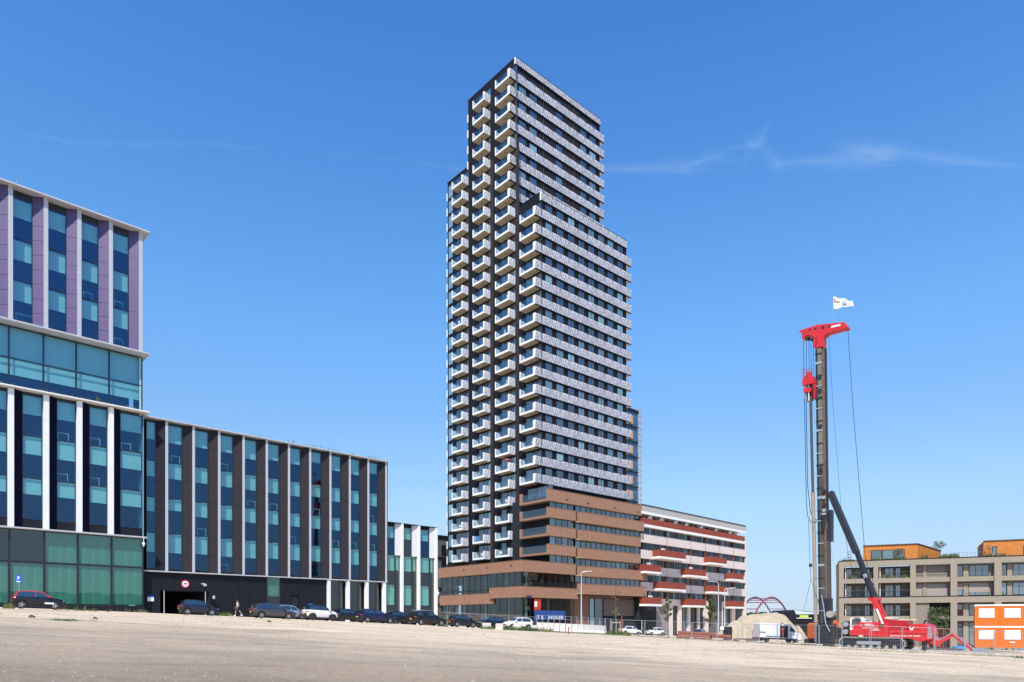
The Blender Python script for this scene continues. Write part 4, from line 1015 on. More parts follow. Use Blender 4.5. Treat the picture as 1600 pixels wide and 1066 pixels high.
for a, b, z in ((1376, 1400, lv[2]), (1350, 1362, lv[2]), (1328, 1336, lv[2]), (1410, 1420, lv[2]), (1560, 1566, lv[4])):
    for _ in range(16): blades(q, (bx(R.uniform(a, b), 0.8), R.uniform(0.5, 1.4), z), 6, 0.8, 0.2, 0 if R.random() < .6 else 1, 0.05)
q.build('terrace_planting', [leaf, leaf_dry], beige, kind='stuff')

# ---------------------------------------------------------------- foliage helper and trees
def leafball(q, c, r, n, s, m=(0, 1), sq=(1, 1, 1)):
    for _ in range(n):
        v = Vector((R.gauss(0, 1), R.gauss(0, 1), R.gauss(0, 1))).normalized() * r * R.random() ** 0.4
        p = Vector((c[0] + v.x * sq[0], c[1] + v.y * sq[1], c[2] + v.z * sq[2]))
        a = Vector((R.gauss(0, 1), R.gauss(0, 1), R.gauss(0, 1))).normalized() * s; b = a.cross(Vector((R.gauss(0, 1), R.gauss(0, 1), R.gauss(0, 1)))).normalized() * s * 0.7
        q.quad(tuple(p - a), tuple(p + b), tuple(p + a), tuple(p - b), m=R.choice(m))
bark = mat('bark', (0.12, 0.09, 0.07), 0.9, noise=0.2, nscale=6)
leaf_y = mat('leaf_yellowgreen', (0.10, 0.13, 0.03), 0.8, noise=0.3, nscale=3)
def tree(pos, h, cr, label, group=None, dens=1.0, mats_=None, crown0=0.35, name='young_tree', lean=0.0, sq=1.0):
    t = empty(name, pos, R.uniform(0, 6), label, 'tree', group)
    tr = MB(); top = Vector((lean, 0, h * 0.92)); tr.tube((0, 0, -0.1), top * 0.5, 0.018 * h, 0.012 * h, 7).tube(top * 0.5, top, 0.012 * h, 0.004 * h, 6)
    cw = MB()
    for k in range(9):
        f = crown0 + (0.9 - crown0) * k / 9; a = k * 2.4; st_ = top * f; L_ = cr * (1.1 - 0.7 * (f - crown0) / (1 - crown0))
        en = st_ + Vector((math.cos(a) * L_, math.sin(a) * L_, L_ * 0.8)); tr.tube(st_, en, 0.006 * h, 0.002 * h, 5)
        for _ in range(int(3 * dens) + 1):
            leafball(cw, st_.lerp(en, R.uniform(0.4, 1.1)), cr * 0.34, int(13 * dens), 0.06 + 0.008 * h)
    tr.build('trunk', bark, t); cw.build('crown', mats_ or [leaf, leaf_y], t)
    return t
tree(G(1044, 112), 7.6, 0.75, 'slim young street tree left of the tall dark entrance, in front of the apartment block', 'young street trees')
tree(G(1112, 108), 7.4, 0.95, 'fuller young street tree in front of the tall dark entrance of the apartment block', 'young street trees', 1.5)
tree(G(962, 98), 7.2, 0.7, 'sparse staked young tree in front of the brown roller shutter', 'young street trees', 0.55, [leaf, leaf_dry])
stk = MB()
p_ = G(962, 98)
for d in (-0.6, 0.6): stk.tube((p_.x + d, p_.y - 0.3, p_.z - 0.1), (p_.x + d, p_.y - 0.3, p_.z + 2.0), 0.07)
stk.box(p_.x - 0.6, p_.x + 0.6, p_.y - 0.36, p_.y - 0.30, p_.z + 1.7, p_.z + 1.85)
props(stk.build('tree_stakes', mat('stake_wood', (0.42, 0.28, 0.15), 0.8)), 'two pale wooden stakes joined by a bar beside the sparse young tree', 'tree stakes')
vine = empty('climbing_plants', Bf.w(bx(1469, 0.0), 0.2) + Vector((0, 0, -1.2)), 0, 'tall leafy plants filling the dark passage of the beige brick block', 'plants')
q = MB(); tk = MB()
for _ in range(9):
    x_ = R.uniform(-1.5, 1.5); tk.tube((x_, 0, 0), (x_ + R.uniform(-.3, .3), 0.1, 5.0), 0.04, 0.02)
    for z_ in range(5): leafball(q, (x_ + R.uniform(-.3, .3), 0.0, 1.6 + z_ * 0.75 + R.uniform(-.3, .3)), 0.5, 20, 0.13)
q.build('foliage', [leaf, leaf_y], vine, kind='stuff'); tk.build('stems', bark, vine)
rt = Bf.w(bx(1468, 1.5), 1.5); tree((rt.x, rt.y, lv[0] - 3.0 + 0.1), 2.6, 0.85, 'small bare tree with a loose crown on the roof of the beige block', None, 0.9, [leaf_d, leaf_y], 0.5, 'roof_tree')
rt = Bf.w(bx(1406, 1.0), 1.0); tree((rt.x, rt.y, lv[0] - 3.0 + 0.1), 1.9, 0.6, 'pale bushy potted tree before the glass of the left orange roof house', None, 0.9, [leaf_dry, leaf_y], 0.3, 'potted_tree')
rt = Bf.w(bx(1545, 1.2), 1.2); tree((rt.x, rt.y, lv[0] - 3.0 + 0.1), 2.0, 0.5, 'thin dry tree before the right-hand orange roof house', None, 0.5, [leaf_dry], 0.4, 'potted_tree')
# ---------------------------------------------------------------- paving strip, kerb
fo = O
a0, a1 = O.w(x_left, YB - 0.9), O.w(lx[-1] + 6, -0.9)
strip('pavement', (a0.x + 0.0, a0.y - 5.0), (a1.x + 0.0, a1.y - 5.0), 4.8, paving_m, 0.05, 70, 0.25, kind='structure')
# ---------------------------------------------------------------- far things: trees, bridge, hall, heaps
q = MB()
for i in range(260):
    px_ = R.uniform(1150, 1345); Y = R.uniform(230, 420); p = G(px_, Y); h = R.uniform(0.0035, 0.010) * Y
    leafball(q, (p.x, p.y, EYE + (HY - 966) / F * Y + h * 0.25), h * 0.6 + 0.8, 42, 0.7, sq=(1.4, 1, 0.8))
q.build('distant_trees', [leaf_d, leaf], None, kind='stuff')
br = empty('arch_bridge', G(1200, 400), 0, 'red arch bridge with two leaning ribs far beyond the sand heap', 'bridge')
def rel(o, v): return Vector(v) - o.location
bred = mat('bridge_red', (0.30, 0.07, 0.09), 0.6); bdark = mat('bridge_violet', (0.10, 0.07, 0.14), 0.6)
def rib_pts(pa, pb, ya, yt_, Y0, Y1):
    out = []
    for i in range(17):
        t = i / 16; px_ = pa + (pb - pa) * t; Y = Y0 + (Y1 - Y0) * t; py = ya - (ya - yt_) * (1 - (2 * t - 1) ** 2); out.append(rel(br, W(px_, py, Y)))
    return out
r1 = rib_pts(1176.5, 1234, 966, 933.5, 385, 430); r2 = rib_pts(1152, 1208, 966, 933.5, 400, 445)
for nm, pts, mm in (('arch_rib', r1, bred), ('arch_rib', r2, bdark)):
    q = MB(); q.path(pts, 0.55, 6); q.build(nm, mm, br)
for i in (2, 4, 5, 6, 10, 11, 12, 14): MB().tube(r1[i], r2[i], 0.28, n=5).build('cross_brace', bred, br)
q = MB()
for pts in (r1, r2):
    for i in range(2, 15):
        q.tube(pts[i], (pts[i].x, pts[i].y, rel(br, W(1200, 962, 400)).z), 0.07, n=4)
q.build('hanger_rods', white, br, kind='stuff')
MB().beam(rel(br, W(1140, 962, 392)), rel(br, W(1250, 962, 440)), 3, 1.4).build('deck', bdark, br)
def heap(name, px_, Y, w, d, h, label, seed, group=None, m=None, flat=1.0):
    p = G(px_, Y); q = MB(); nr, na = 30, 96
    for i in range(nr + 1):
        r = i / nr
        for j in range(na):
            a = 2 * math.pi * j / na; nn = 1 + 0.16 * mnoise.noise((math.cos(a) * 1.3 + seed, math.sin(a) * 1.3, seed * 2.0))
            x, y = w / 2 * r * math.cos(a) * nn, d / 2 * r * math.sin(a) * nn
            z = h * min(flat + 0.08 * (1 - r) + 0.04 * math.cos(a), max(0, (1 - r ** 1.15))) * (1 + 0.10 * mnoise.noise((x * 0.5, y * 0.5, seed))) - 0.5 * r - (0.10 * h if r < 0.08 else 0) + terrain(p.x + x, p.y + y) - p.z
            q.v.append((x, y, z + 0.12 * mnoise.noise((x * 1.5, y * 1.5, seed + 5)) + 0.05 * mnoise.noise((x * 4, y * 4, seed + 5))))
    for i in range(nr):
        for j in range(na):
            j2 = (j + 1) % na; q.f.append((i * na + j, (i + 1) * na + j, (i + 1) * na + j2, i * na + j2)); q.m.append(0)
    o = q.build(name, m or sand_m, None, p, smooth_=True); return props(o, label, 'sand heap', group)
sand_m = mat('heap_sand', (0.44, 0.355, 0.245), 0.95, noise=0.22, nscale=1.6, bump=1.0, bscale=5)
heap('sand_heap', 1196, 104, 14.5, 9, 7.0, 'largest sand heap, broad and flat-topped behind the white van', 1, flat=0.55)
heap('sand_heap', 1152, 101, 8.5, 6, 3.2, 'low spreading sand heap against the right end of the apartment block', 6)
heap('sand_heap', 1247, 112, 4.6, 4.4, 3.0, 'small pointed sand heap between the white van and the orange digger', 2)
heap('sand_heap', 1244, 93, 4.0, 2.6, 1.0, 'lowest sand heap, just ahead of the bonnet of the white van', 3)
hall = empty('dark_hall', G(1234, 175), 0, 'long dark hall with pale roof sheets and a yellow-green sign beyond the sand heaps', 'hall')
hz = lambda py: EYE + (HY - py) / F * 175 - hall.location.z
hx = lambda px: (px - 1234) / F * 175
MB().prism([(0, -4), (0, hz(957)), (hx(1240), hz(953)), (hx(1262), hz(955.5)), (hx(1300), hz(957.5)), (hx(1330), hz(960)), (hx(1330), -4)], 0, 14, 'y').build('wall', char_panel, hall)
MB().prism([(hx(1241), hz(953.6)), (hx(1262), hz(956.2)), (hx(1285), hz(957.3)), (hx(1285), hz(959.6)), (hx(1244), hz(960.2))], -0.06, -0.01, 'y').build('roof_sheet', mat('sheet_pale', (0.50, 0.55, 0.60), 0.5), hall)
MB().prism([(hx(1288), hz(957.6)), (hx(1312), hz(959)), (hx(1312), hz(960.5)), (hx(1288), hz(959.6))], -0.06, -0.01, 'y').build('roof_sheet', MATS['sheet_pale'], hall)
MB().box(hx(1249), hx(1262.5), -0.2, -0.07, hz(965), hz(961.3)).build('sign_board', mat('lime_sign', (0.50, 0.62, 0.05), 0.5), hall)
MB().box(hx(1244), hx(1268), -0.3, -0.2, hz(966.6), hz(965.6)).build('canopy', white, hall)
blk = empty('tracked_loader', G(1237, 118), 0, 'black loader with a yellow cab door standing between the two sand heaps', 'loader')
q = MB(); q.box(-0.45, 0.5, 0, 2, 0.1, 2.2).box(-0.25, 0.45, 0.2, 1.8, 2.2, 3.2); q.prism([(-0.6, 3.0), (0.1, 3.9), (0.45, 3.6), (0.4, 2.6)], 0.5, 1.2, 'y'); q.build('body', char_panel, blk)
q = MB().beam((0.2, 0.8, 3.5), (4.2, 0.8, 3.1), 0.3, 0.35); q.build('boom', char_panel, blk)
MB().box(0.35, 0.7, -0.1, -0.01, 1.6, 2.1).build('cab_door', mat('machine_yellow', (0.65, 0.48, 0.02), 0.4), blk)

# ---------------------------------------------------------------- container offices
or_c = mat('container_orange', (0.72, 0.155, 0.006), 0.5, noise=0.05, nscale=1.5)
Fc = Frame(1523, 84.0, math.radians(-33), G(1523, 84).z)
cw_, ch_, cd_ = 2.52, 2.62, 6.0
rel_base = Fc.z(1011.5, 0, 0)
names_c = {(0, 0): 'lower left orange site container with the closed white shutter, nearest the red jointed arm', (0, 1): 'upper left orange site container, stacked over the one beside the red arm', (1, 0): 'lower right orange site container with a small white plate under its shutter', (1, 1): 'upper right orange site container at the edge of the picture'}
def container():
    t = empty('site_container', (0, 0, 0))
    b = MB(); b.box(0.06, cw_ - 0.06, 0.04, cd_, 0.12, ch_ - 0.22)
    b.build('wall', or_c, t)
    pm_ = MB().box(0, 0.14, 0, 0.14, 0, ch_ - 0.2).mesh('corner_post', or_c)
    for x in (0, cw_ - 0.14):
        for y in (0, cd_ - 0.14): put('corner_post', pm_, t, (x, y, 0))
    MB().box(0.14, cw_ - 0.14, 0.0, 0.12, 0, 0.16).build('bottom_beam', or_c, t)
    MB().box(0, cw_, -0.01, cd_, ch_ - 0.2, ch_ - 0.01).build('roof_rim', white, t)
    w = MB().box(0.42, 1.98, -0.02, 0.03, 0.98, 2.12).build('window', white, t)
    sm = MB().box(0, 1.46, 0, 0.02, 0.004, 0.082).mesh('shutter_slat', white)
    for k in range(12): put('shutter_slat', sm, w, (0.47, -0.045, 1.03 + k * 0.087))
    r = MB()
    for k in range(12): x = 0.2 + k * 0.18; r.box(x, x + 0.08, 0.02, 0.04, 0.18, 0.9); r.box(x, x + 0.08, 0.02, 0.04, 2.16, 2.38)
    r.build('wall_corrugation', or_c, t); MB().box(cw_ / 2 - 0.03, cw_ / 2 + 0.03, -0.03, 0, 0.3, 0.34).build('corner_lug', white, t)
    return t
c0 = container()
for (i, j), lab in names_c.items():
    o = c0 if (i, j) == (0, 0) else copy_tree(c0)
    p = Fc.w(i * (cw_ + 0.03), 0); o.location = (p.x, p.y, Fc.z0 + rel_base + j * ch_); o.rotation_euler = (0, 0, Fc.a); props(o, lab, 'site container', 'orange site containers')
    if (i, j) == (1, 0): MB().box(0.9, 1.45, -0.03, -0.021, 0.6, 0.74).build('plate', white, o)

# ---------------------------------------------------------------- piling rig
FR = Frame(1345, 62.0, math.radians(-42), 0)
p_ = FR.w(0, 0); zr_ = terrain(p_.x + 2, p_.y); FR.z0 = zr_ - 0.02
rig = empty('piling_rig', (p_.x, p_.y, FR.z0), FR.a, 'tall red crawler piling rig with a red hammer on its dark leader mast', 'piling rig')
rr = mat('rig_red', (0.66, 0.020, 0.022), 0.42, noise=0.2, nscale=1.6, spec=0.5, col2=(0.50, 0.016, 0.016))
rblk = mat('rig_black', (0.018, 0.020, 0.026), 0.45); trk = mat('track_steel', (0.40, 0.36, 0.31), 0.6, 0.3, noise=0.25, nscale=4)
mastm = mat('mast_paint', (0.080, 0.078, 0.066), 0.65, 0.0, noise=0.4, nscale=1.5, stretch=(1, 1, 0.3), col2=(0.045, 0.040, 0.036)); rust = mat('rusty_steel', (0.135, 0.085, 0.058), 0.8, noise=0.35, nscale=2.5)
mastg = mat('mast_green', (0.15, 0.16, 0.13), 0.6, noise=0.3, nscale=2, stretch=(1, 1, 0.3)); cream = mat('cream_cover', (0.66, 0.60, 0.48), 0.6)
rx = lambda px, y=0: FR.x(px, y); rz = lambda py, px, y=0: FR.z(py, FR.x(px, y), y)
tx0, tx1 = rx(1311), rx(1413.5); thh = 1.05
def track(y0, x0, x1):
    t = MB(); r = thh / 2
    def outline(rad, n=9):
        pts = [(x1 - r + rad * math.sin(math.pi * k / n), r + rad * math.cos(math.pi * k / n)) for k in range(n + 1)]
        return pts + [(x0 + r - rad * math.sin(math.pi * k / n), r - rad * math.cos(math.pi * k / n)) for k in range(n + 1)]
    o = MB().prism(outline(r - 0.07), y0 + 0.10, y0 + 0.62, 'y').build('track_frame', rblk, rig)
    # shoes
    L_ = 2 * (x1 - x0 - 2 * r) + 2 * math.pi * r; n = 54; shoe = MB().box(-0.085, 0.085, 0, 0.72, -0.055, 0.055).box(-0.02, 0.02, 0, 0.72, 0.056, 0.09).mesh('track_shoe', trk)
    for k in range(n):
        s = L_ * k / n; a = x1 - x0 - 2 * r
        if s < a: x, z, th = x0 + r + s, 2 * r, 0
        elif s < a + math.pi * r: u = (s - a) / r; x, z, th = x1 - r + r * math.sin(u), r + r * math.cos(u), u
        elif s < 2 * a + math.pi * r: x, z, th = x1 - r - (s - a - math.pi * r), 0, math.pi
        else: u = (s - 2 * a - math.pi * r) / r; x, z, th = x0 + r - r * math.sin(u), r - r * math.cos(u), math.pi + u
        put('track_shoe', shoe, o, (x, y0, z + 0.0), rot=(0, th, 0))
    for k in range(7): MB().tube((x0 + 0.8 + k * (x1 - x0 - 1.6) / 6, y0 + 0.02, 0.22), (x0 + 0.8 + k * (x1 - x0 - 1.6) / 6, y0 + 0.1, 0.22), 0.16, n=12).build('track_roller', trk, o)
    MB().box(x0 + 1.5, x1 - 1.9, y0 + 0.03, y0 + 0.095, 0.42, 0.72).build('side_plate', steel_grey, o)
track(0, tx0, tx1); track(2.7, tx0 + 0.2, tx1 + 0.1)
MB().box(tx0 + 1.2, tx1 - 1.2, 0.65, 2.7, 0.35, 1.1).build('undercarriage', rblk, rig)
zb0, zb1 = 1.22, rz(975.5, 1350)
bx0, bx1 = rx(1327), rx(1456)
hz0 = lambda py, px: rz(py, px)
low = [(rx(1327), rz(993, 1327)), (rx(1327), rz(981.5, 1327)), (rx(1343), rz(972.5, 1343)), (rx(1388), rz(972.5, 1388)), (rx(1388), rz(996.0, 1388))]
MB().prism(low, 0.0, 2.9, 'y').build('engine_house', rr, rig, bevel=0.04)
mid_ = [(rx(1388.4), rz(996.2, 1388)), (rx(1388.4), rz(984.0, 1388)), (rx(1436), rz(985.0, 1436)), (rx(1455), rz(988, 1455)), (rx(1455), rz(999.5, 1455)), (rx(1436), rz(1003, 1436)), (rx(1425), rz(998.5, 1425))]
MB().prism(mid_, 0.0, 2.9, 'y').build('chassis_side', rr, rig, bevel=0.04)
MB().prism([(rx(1381), rz(984.1, 1388)), (rx(1381), rz(968.5, 1381)), (rx(1416), rz(970.0, 1416)), (rx(1417), rz(984.1, 1417))], 0.04, 2.5, 'y').build('winch_housing', mat('rig_red_dark', (0.40, 0.008, 0.012), 0.4), rig, bevel=0.03)
MB().prism([(rx(1417), rz(984.3, 1417)), (rx(1420), rz(975.5, 1420)), (rx(1443), rz(974.5, 1443)), (rx(1452), rz(978, 1452)), (rx(1456), rz(990, 1456)), (rx(1454), rz(999, 1454)), (rx(1436), rz(984.6, 1436))], 0.1, 2.8, 'y').build('counterweight', rr, rig, bevel=0.06)
MB().prism([(rx(1448.5), rz(998, 1448)), (rx(1450), rz(977.5, 1450)), (rx(1453.5), rz(979.5, 1453)), (rx(1457), rz(991, 1456)), (rx(1456), rz(998, 1454))], -0.01, 0.09, 'y').build('grille', mat('grille_grey', (0.35, 0.22, 0.22), 0.6), rig)
MB().box(rx(1378), rx(1394), 0.5, 2.2, rz(968, 1381) + 0.02, rz(964.3, 1381)).build('cover', cream, rig, bevel=0.03)
MB().box(rx(1396), rx(1425), 1.6, 2.3, rz(970.0, 1410) + 0.02, rz(967.9, 1410)).build('cover', cream, rig, bevel=0.03)
MB().box(rx(1343), rx(1360), 0.3, 2.5, rz(972.4, 1350), rz(970.7, 1350)).build('deck_plate', cream, rig)
# cab on the far front corner
cabx0, cabx1 = rx(1328, 2.9), rx(1350, 2.9)
cab = MB().prism([(cabx0, 1.3), (cabx0, rz(966.5, 1328, 2.9)), (cabx0 + 0.15, rz(965, 1330, 2.9)), (cabx1 - 0.2, rz(965, 1345, 2.9)), (cabx1 + 0.5, rz(972, 1350, 2.9)), (cabx1 + 0.5, 1.3)], 2.95, 4.2, 'y').build('cab', white, rig)
MB().prism([(cabx0 + 0.15, 2.2), (cabx0 + 0.2, rz(967, 1330, 2.9)), (cabx1 - 0.35, rz(967, 1345, 2.9)), (cabx1 + 0.1, 2.2)], 2.90, 2.94, 'y').build('cab_window', g_tower, cab)
for px_ in (1352, 1361, 1370, 1380, 1400, 1410): MB().box(rx(px_), rx(px_) + 0.02, -0.052, -0.041, rz(995, px_), rz(984, px_)).build('panel_joint', MATS['rig_red_dark'], rig)
for px_ in (1374, 1378): MB().box(rx(px_), rx(px_) + 0.13, -0.05, -0.041, rz(980, px_), rz(975.5, px_)).build('vent', rblk, rig)
MB().box(rx(1393), rx(1448), -0.06, -0.041, rz(989.6, 1420), rz(988.9, 1420)).build('handrail', MATS['rig_red_dark'], rig)
# hoses and drive lump at the front
q = MB(); fx0 = rx(1327)
q.box(fx0 - 1.3, fx0 - 0.02, 0.7, 2.2, 0.9, 1.9).tube((fx0 - 0.5, 0.2, 1.5), (fx0 - 0.5, 0.7, 1.5), 0.33, n=12).tube((fx0 - 0.5, 0.2, 2.2), (fx0 - 0.5, 0.7, 2.2), 0.25, n=12)
q.build('front_frame', rblk, rig)
MB().tube((fx0 - 0.35, 0.05, 2.25), (fx0 - 0.35, 0.19, 2.25), 0.24, n=14).build('hose_reel', steel_grey, rig)
MB().tube((fx0 - 0.35, 0.05, 1.55), (fx0 - 0.35, 0.19, 1.55), 0.24, n=14).build('hose_reel', steel_grey, rig)
# leader mast
myc = 1.45
mxc = rx(1289.5, myc)
mx0, mx1 = rx(1281.5, myc), rx(1297, myc)
mz0 = 0.12; mz1 = rz(545, 1288, myc); zsplit = rz(640, 1288, myc)
mw = mx1 - mx0
lean = 0.35                                                    # the mast leans slightly to the left going up
def mx(z): return -lean * (z - mz0) / (mz1 - mz0)
def mastseg(x0, x1, y0, y1, z0, z1, nm, m):
    a, b = mx(z0), mx(z1); q = MB(); i = 0
    for z, d in ((z0, a), (z1, b)): q.v += [(x0 + d, y0, z), (x1 + d, y0, z), (x1 + d, y1, z), (x0 + d, y1, z)]
    q.f = [(3, 2, 1, 0), (4, 5, 6, 7), (0, 1, 5, 4), (1, 2, 6, 5), (2, 3, 7, 6), (3, 0, 4, 7)]; q.m = [0] * 6
    return q.build(nm, m, rig)
zq = rz(740, 1288, myc); mastseg(mx0 + mw * 0.22, mx0 + mw * 0.62, myc - 0.35, myc + 0.4, zq, mz1, 'mast', mastg); mastseg(mx0 + mw * 0.22, mx0 + mw * 0.62, myc - 0.37, myc + 0.4, mz0, zq, 'mast', mastm)
mastseg(mx0 + mw * 0.62, mx1 - mw * 0.12, myc - 0.25, myc + 0.4, mz0, mz1, 'mast_side', rust)
mastseg(mx0, mx0 + mw * 0.18, myc - 0.3, myc - 0.05, mz0, mz1, 'guide_rail', rblk)
mastseg(mx1 - mw * 0.12, mx1, myc - 0.1, myc + 0.2, mz0, mz1, 'guide_rail', rblk)
mastseg(mx0 + mw * 0.18, mx0 + mw * 0.22, myc - 0.25, myc + 0.1, mz0, mz1, 'mast_web', steel_grey)
z = mz0 + 1.2; k = 0
while z < mz1 - 0.5:
    MB().box(mx0 - 0.02 + mx(z), mx0 + mw * 0.66 + mx(z), myc - 0.40, myc - 0.351, z, z + (0.10 if k % 3 else 0.22)).build('mast_clamp', rblk if k % 2 else steel_grey, rig); z += 0.95 + 0.25 * (k % 2); k += 1
R2 = random.Random(3)
for zz_ in (rz(668, 1288, myc), rz(735, 1288, myc), rz(740, 1288, myc), rz(612, 1288, myc), rz(590, 1288, myc)):
    MB().box(-0.12, 0.16, -0.06, 0, -0.2, 0.25).build('mast_fitting', rblk, rig, (mx0 + mw * 0.42 + mx(zz_), myc - 0.36, zz_))
# lower mast: winch drums, pulleys, guard box, hoses
for i, zz_ in enumerate((768, 778, 789, 798)):
    z_ = rz(zz_, 1294, myc); MB().tube((mx1 - 0.25 + mx(z_), myc - 0.5, z_), (mx1 - 0.25 + mx(z_), myc + 0.3, z_), 0.17, n=12).build('pulley', steel_grey if i % 2 else rblk, rig)
z0_, z1_ = rz(846, 1299, myc), rz(797, 1299, myc)
MB().box(mx1 + 0.02 + mx(z0_), mx1 + 0.30 + mx(z0_), myc - 0.2, myc + 0.5, z0_, z1_).build('guard_box', rblk, rig)
MB().tube((mx0 + mw * 0.55, myc - 0.55, rz(832, 1290, myc)), (mx0 + mw * 0.55, myc - 0.55, rz(806, 1290, myc)), 0.06, 0.24, 10).build('hopper', rblk, rig)
MB().tube((mx0 + mw * 0.55, myc - 0.55, rz(806, 1290, myc)), (mx0 + mw * 0.55, myc - 0.55, rz(803, 1290, myc)), 0.25, 0.25, 12).build('hopper_rim', steel_grey, rig)
z_ = rz(960, 1303, myc); MB().tube((mx1 + 0.1, myc - 0.5, z_), (mx1 + 0.1, myc + 0.4, z_), 0.33, n=14).build('winch_drum', trk, rig)
mastseg(mx1 - 0.35, mx1 + 0.22, myc - 0.3, myc + 0.3, 0.2, rz(935, 1297, myc), 'foot_column', rblk)
mastseg(mx1 - 0.25, mx1 + 0.12, myc - 0.2, myc + 0.25, rz(935, 1297, myc), rz(846, 1297, myc), 'foot_column', mastm)
q = MB()
q.path([(mx0 + 0.3, myc - 0.6, rz(930, 1285, myc)), (mx0 + 0.55, myc - 0.7, rz(950, 1290, myc)), (mx0 + 0.75, myc - 0.75, rz(975, 1295, myc)), (mx0 + 1.1, myc - 0.7, rz(987, 1299, myc))], 0.05)
q.build('grey_hose', steel_grey, rig)
MB().box(mx0 - 0.15, mx1 + 0.25, myc - 0.5, myc + 0.6, 0.0, 2.2).build('mast_foot', rblk, rig, bevel=0.03)
# mast head
hy0, hy1 = myc - 0.42, myc + 0.45
hp = lambda px, py: (rx(px, myc), rz(py, px, myc))
head = MB().prism([hp(1250, 519), hp(1280, 509.5), hp(1322, 505.5), hp(1326, 511), hp(1326.5, 514), hp(1296, 521.8), hp(1289, 527), hp(1288.5, 544), hp(1273, 545), hp(1273, 527), hp(1262, 526), hp(1259, 531), hp(1255, 530.5), hp(1255, 523)], hy0, hy1, 'y').build('mast_head', rr, rig, bevel=0.02)
for cx_, cy_, r_ in ((1268, 517.5, 0.12), (1276.5, 516, 0.12), (1288, 514, 0.16), (1298, 512, 0.12)):
    x_, z_ = hp(cx_, cy_); MB().tube((x_, hy0 - 0.012, z_), (x_, hy0 - 0.001, z_), r_, n=12).build('head_hole', rblk, head)
a_, b_ = hp(1301, 513.4), hp(1315.5, 510); MB().beam((a_[0], hy0 - 0.02, a_[1]), (b_[0], hy0 - 0.02, b_[1]), 0.02, 0.17).build('white_plate', white, head)
MB().box(hp(1276, 0)[0], hp(1279.5, 0)[0], hy0 - 0.01, hy0 - 0.002, hp(0, 542)[1] if False else rz(542, 1277, myc), rz(529, 1277, myc)).build('ladder_recess', MATS['rig_red_dark'], head)
for px_, py_ in ((1264, 530), (1270, 531)):
    x_, z_ = hp(px_, py_); MB().tube((x_, myc - 0.1, z_), (x_, myc + 0.1, z_), 0.16, n=12).build('sheave', rblk, head)
# hammer and the long pile follower below it
hmy = myc
q = MB().box(rx(1256.3, hmy), rx(1272.5, hmy), hmy - 0.5, hmy + 0.4, rz(603, 1264, hmy), rz(591.5, 1264, hmy))
q.prism([hp(1258, 591.4), hp(1262, 586), hp(1261, 583), hp(1267, 582.5), hp(1268, 588), hp(1272, 591.4)], hmy - 0.4, hmy + 0.3, 'y')
q.prism([hp(1257.5, 608), hp(1269, 607), hp(1269.5, 613.5), hp(1257.5, 615)], hmy - 0.4, hmy + 0.4, 'y'); ham = q.build('hammer', rr, rig, bevel=0.02)
for a, b in ((1258.2, 1261.8), (1263.8, 1266.2)): MB().box(rx(a, hmy), rx(b, hmy), hmy - 0.3, hmy + 0.2, rz(607.5, 1262, hmy), rz(602.8, 1262, hmy)).build('piston', steel_grey, ham)
MB().box(rx(1267, hmy), rx(1272, hmy), hmy - 0.3, hmy + 0.3, rz(612, 1262, hmy), rz(602.8, 1262, hmy)).build('hammer_frame', rblk, ham)
for k in range(8): MB().box(rx(1272.8, hmy), rx(1277.6, hmy), hmy - 0.45, hmy + 0.3, rz(597.5 + k * 3.6, 1275, hmy), rz(595.2 + k * 3.6, 1275, hmy)).build('guide_shoe', rr, ham)
MB().box(rx(1273.2, hmy), rx(1277.0, hmy), hmy - 0.40, hmy + 0.25, rz(624.4, 1275, hmy), rz(595.2, 1275, hmy)).build('guide_plate', MATS['rig_red_dark'], ham)
q = MB()
for px_ in (1255.5, 1259, 1264, 1268, 1271.5): x_, z_ = hp(px_, 591.4); q.tube((x_, hmy - 0.4, z_), (x_, hmy - 0.4, z_ + 0.85), 0.018, n=4)
for py_ in (579.5, 584): q.tube((rx(1255.5, hmy), hmy - 0.4, rz(py_, 1260, hmy)), (rx(1271.5, hmy), hmy - 0.4, rz(py_, 1260, hmy)), 0.018, n=4)
q.build('guard_rail', MATS['rig_red_dark'], ham)
for a, b, m_ in ((1258.2, 1261, steel_grey), (1262.4, 1266.3, rblk), (1266.8, 1270.5, rblk), (1264.8, 1265.8, white)):
    MB().box(rx(a, hmy), rx(b, hmy), hmy - 0.12 - (0.2 if m_ is white else 0), hmy + 0.12, rz(628, 1262, hmy), rz(613.8, 1262, hmy)).build('hammer_leg', m_, ham)
pz = [(1266.8, 622), (1268.2, 690), (1270.2, 770), (1272.4, 860), (1274.5, 960), (1276.6, 1006)]
pts = [Vector((rx(a, hmy - 0.1), hmy - 0.1, max(0.1, rz(b, a, hmy)))) for a, b in pz]
MB().path(pts[:3], 0.125, 10).build('pile_tube', mat('pile_dark', (0.075, 0.06, 0.052), 0.7, noise=0.3, nscale=3), rig)
MB().path(pts[2:], 0.17, 12).build('pile_tube', mat('pile_brown', (0.27, 0.19, 0.14), 0.8, noise=0.3, nscale=2.5, col2=(0.40, 0.33, 0.26)), rig)
q = MB()
for k in range(9): z_ = 0.35 + 0.24 * k; q.tube(pts[5].lerp(pts[4], z_ / 3.0) - Vector((0, 0, 0.05)), pts[5].lerp(pts[4], z_ / 3.0) + Vector((0, 0, 0.05)), 0.24, n=12)
q.build('pile_collar', steel_grey, rig)
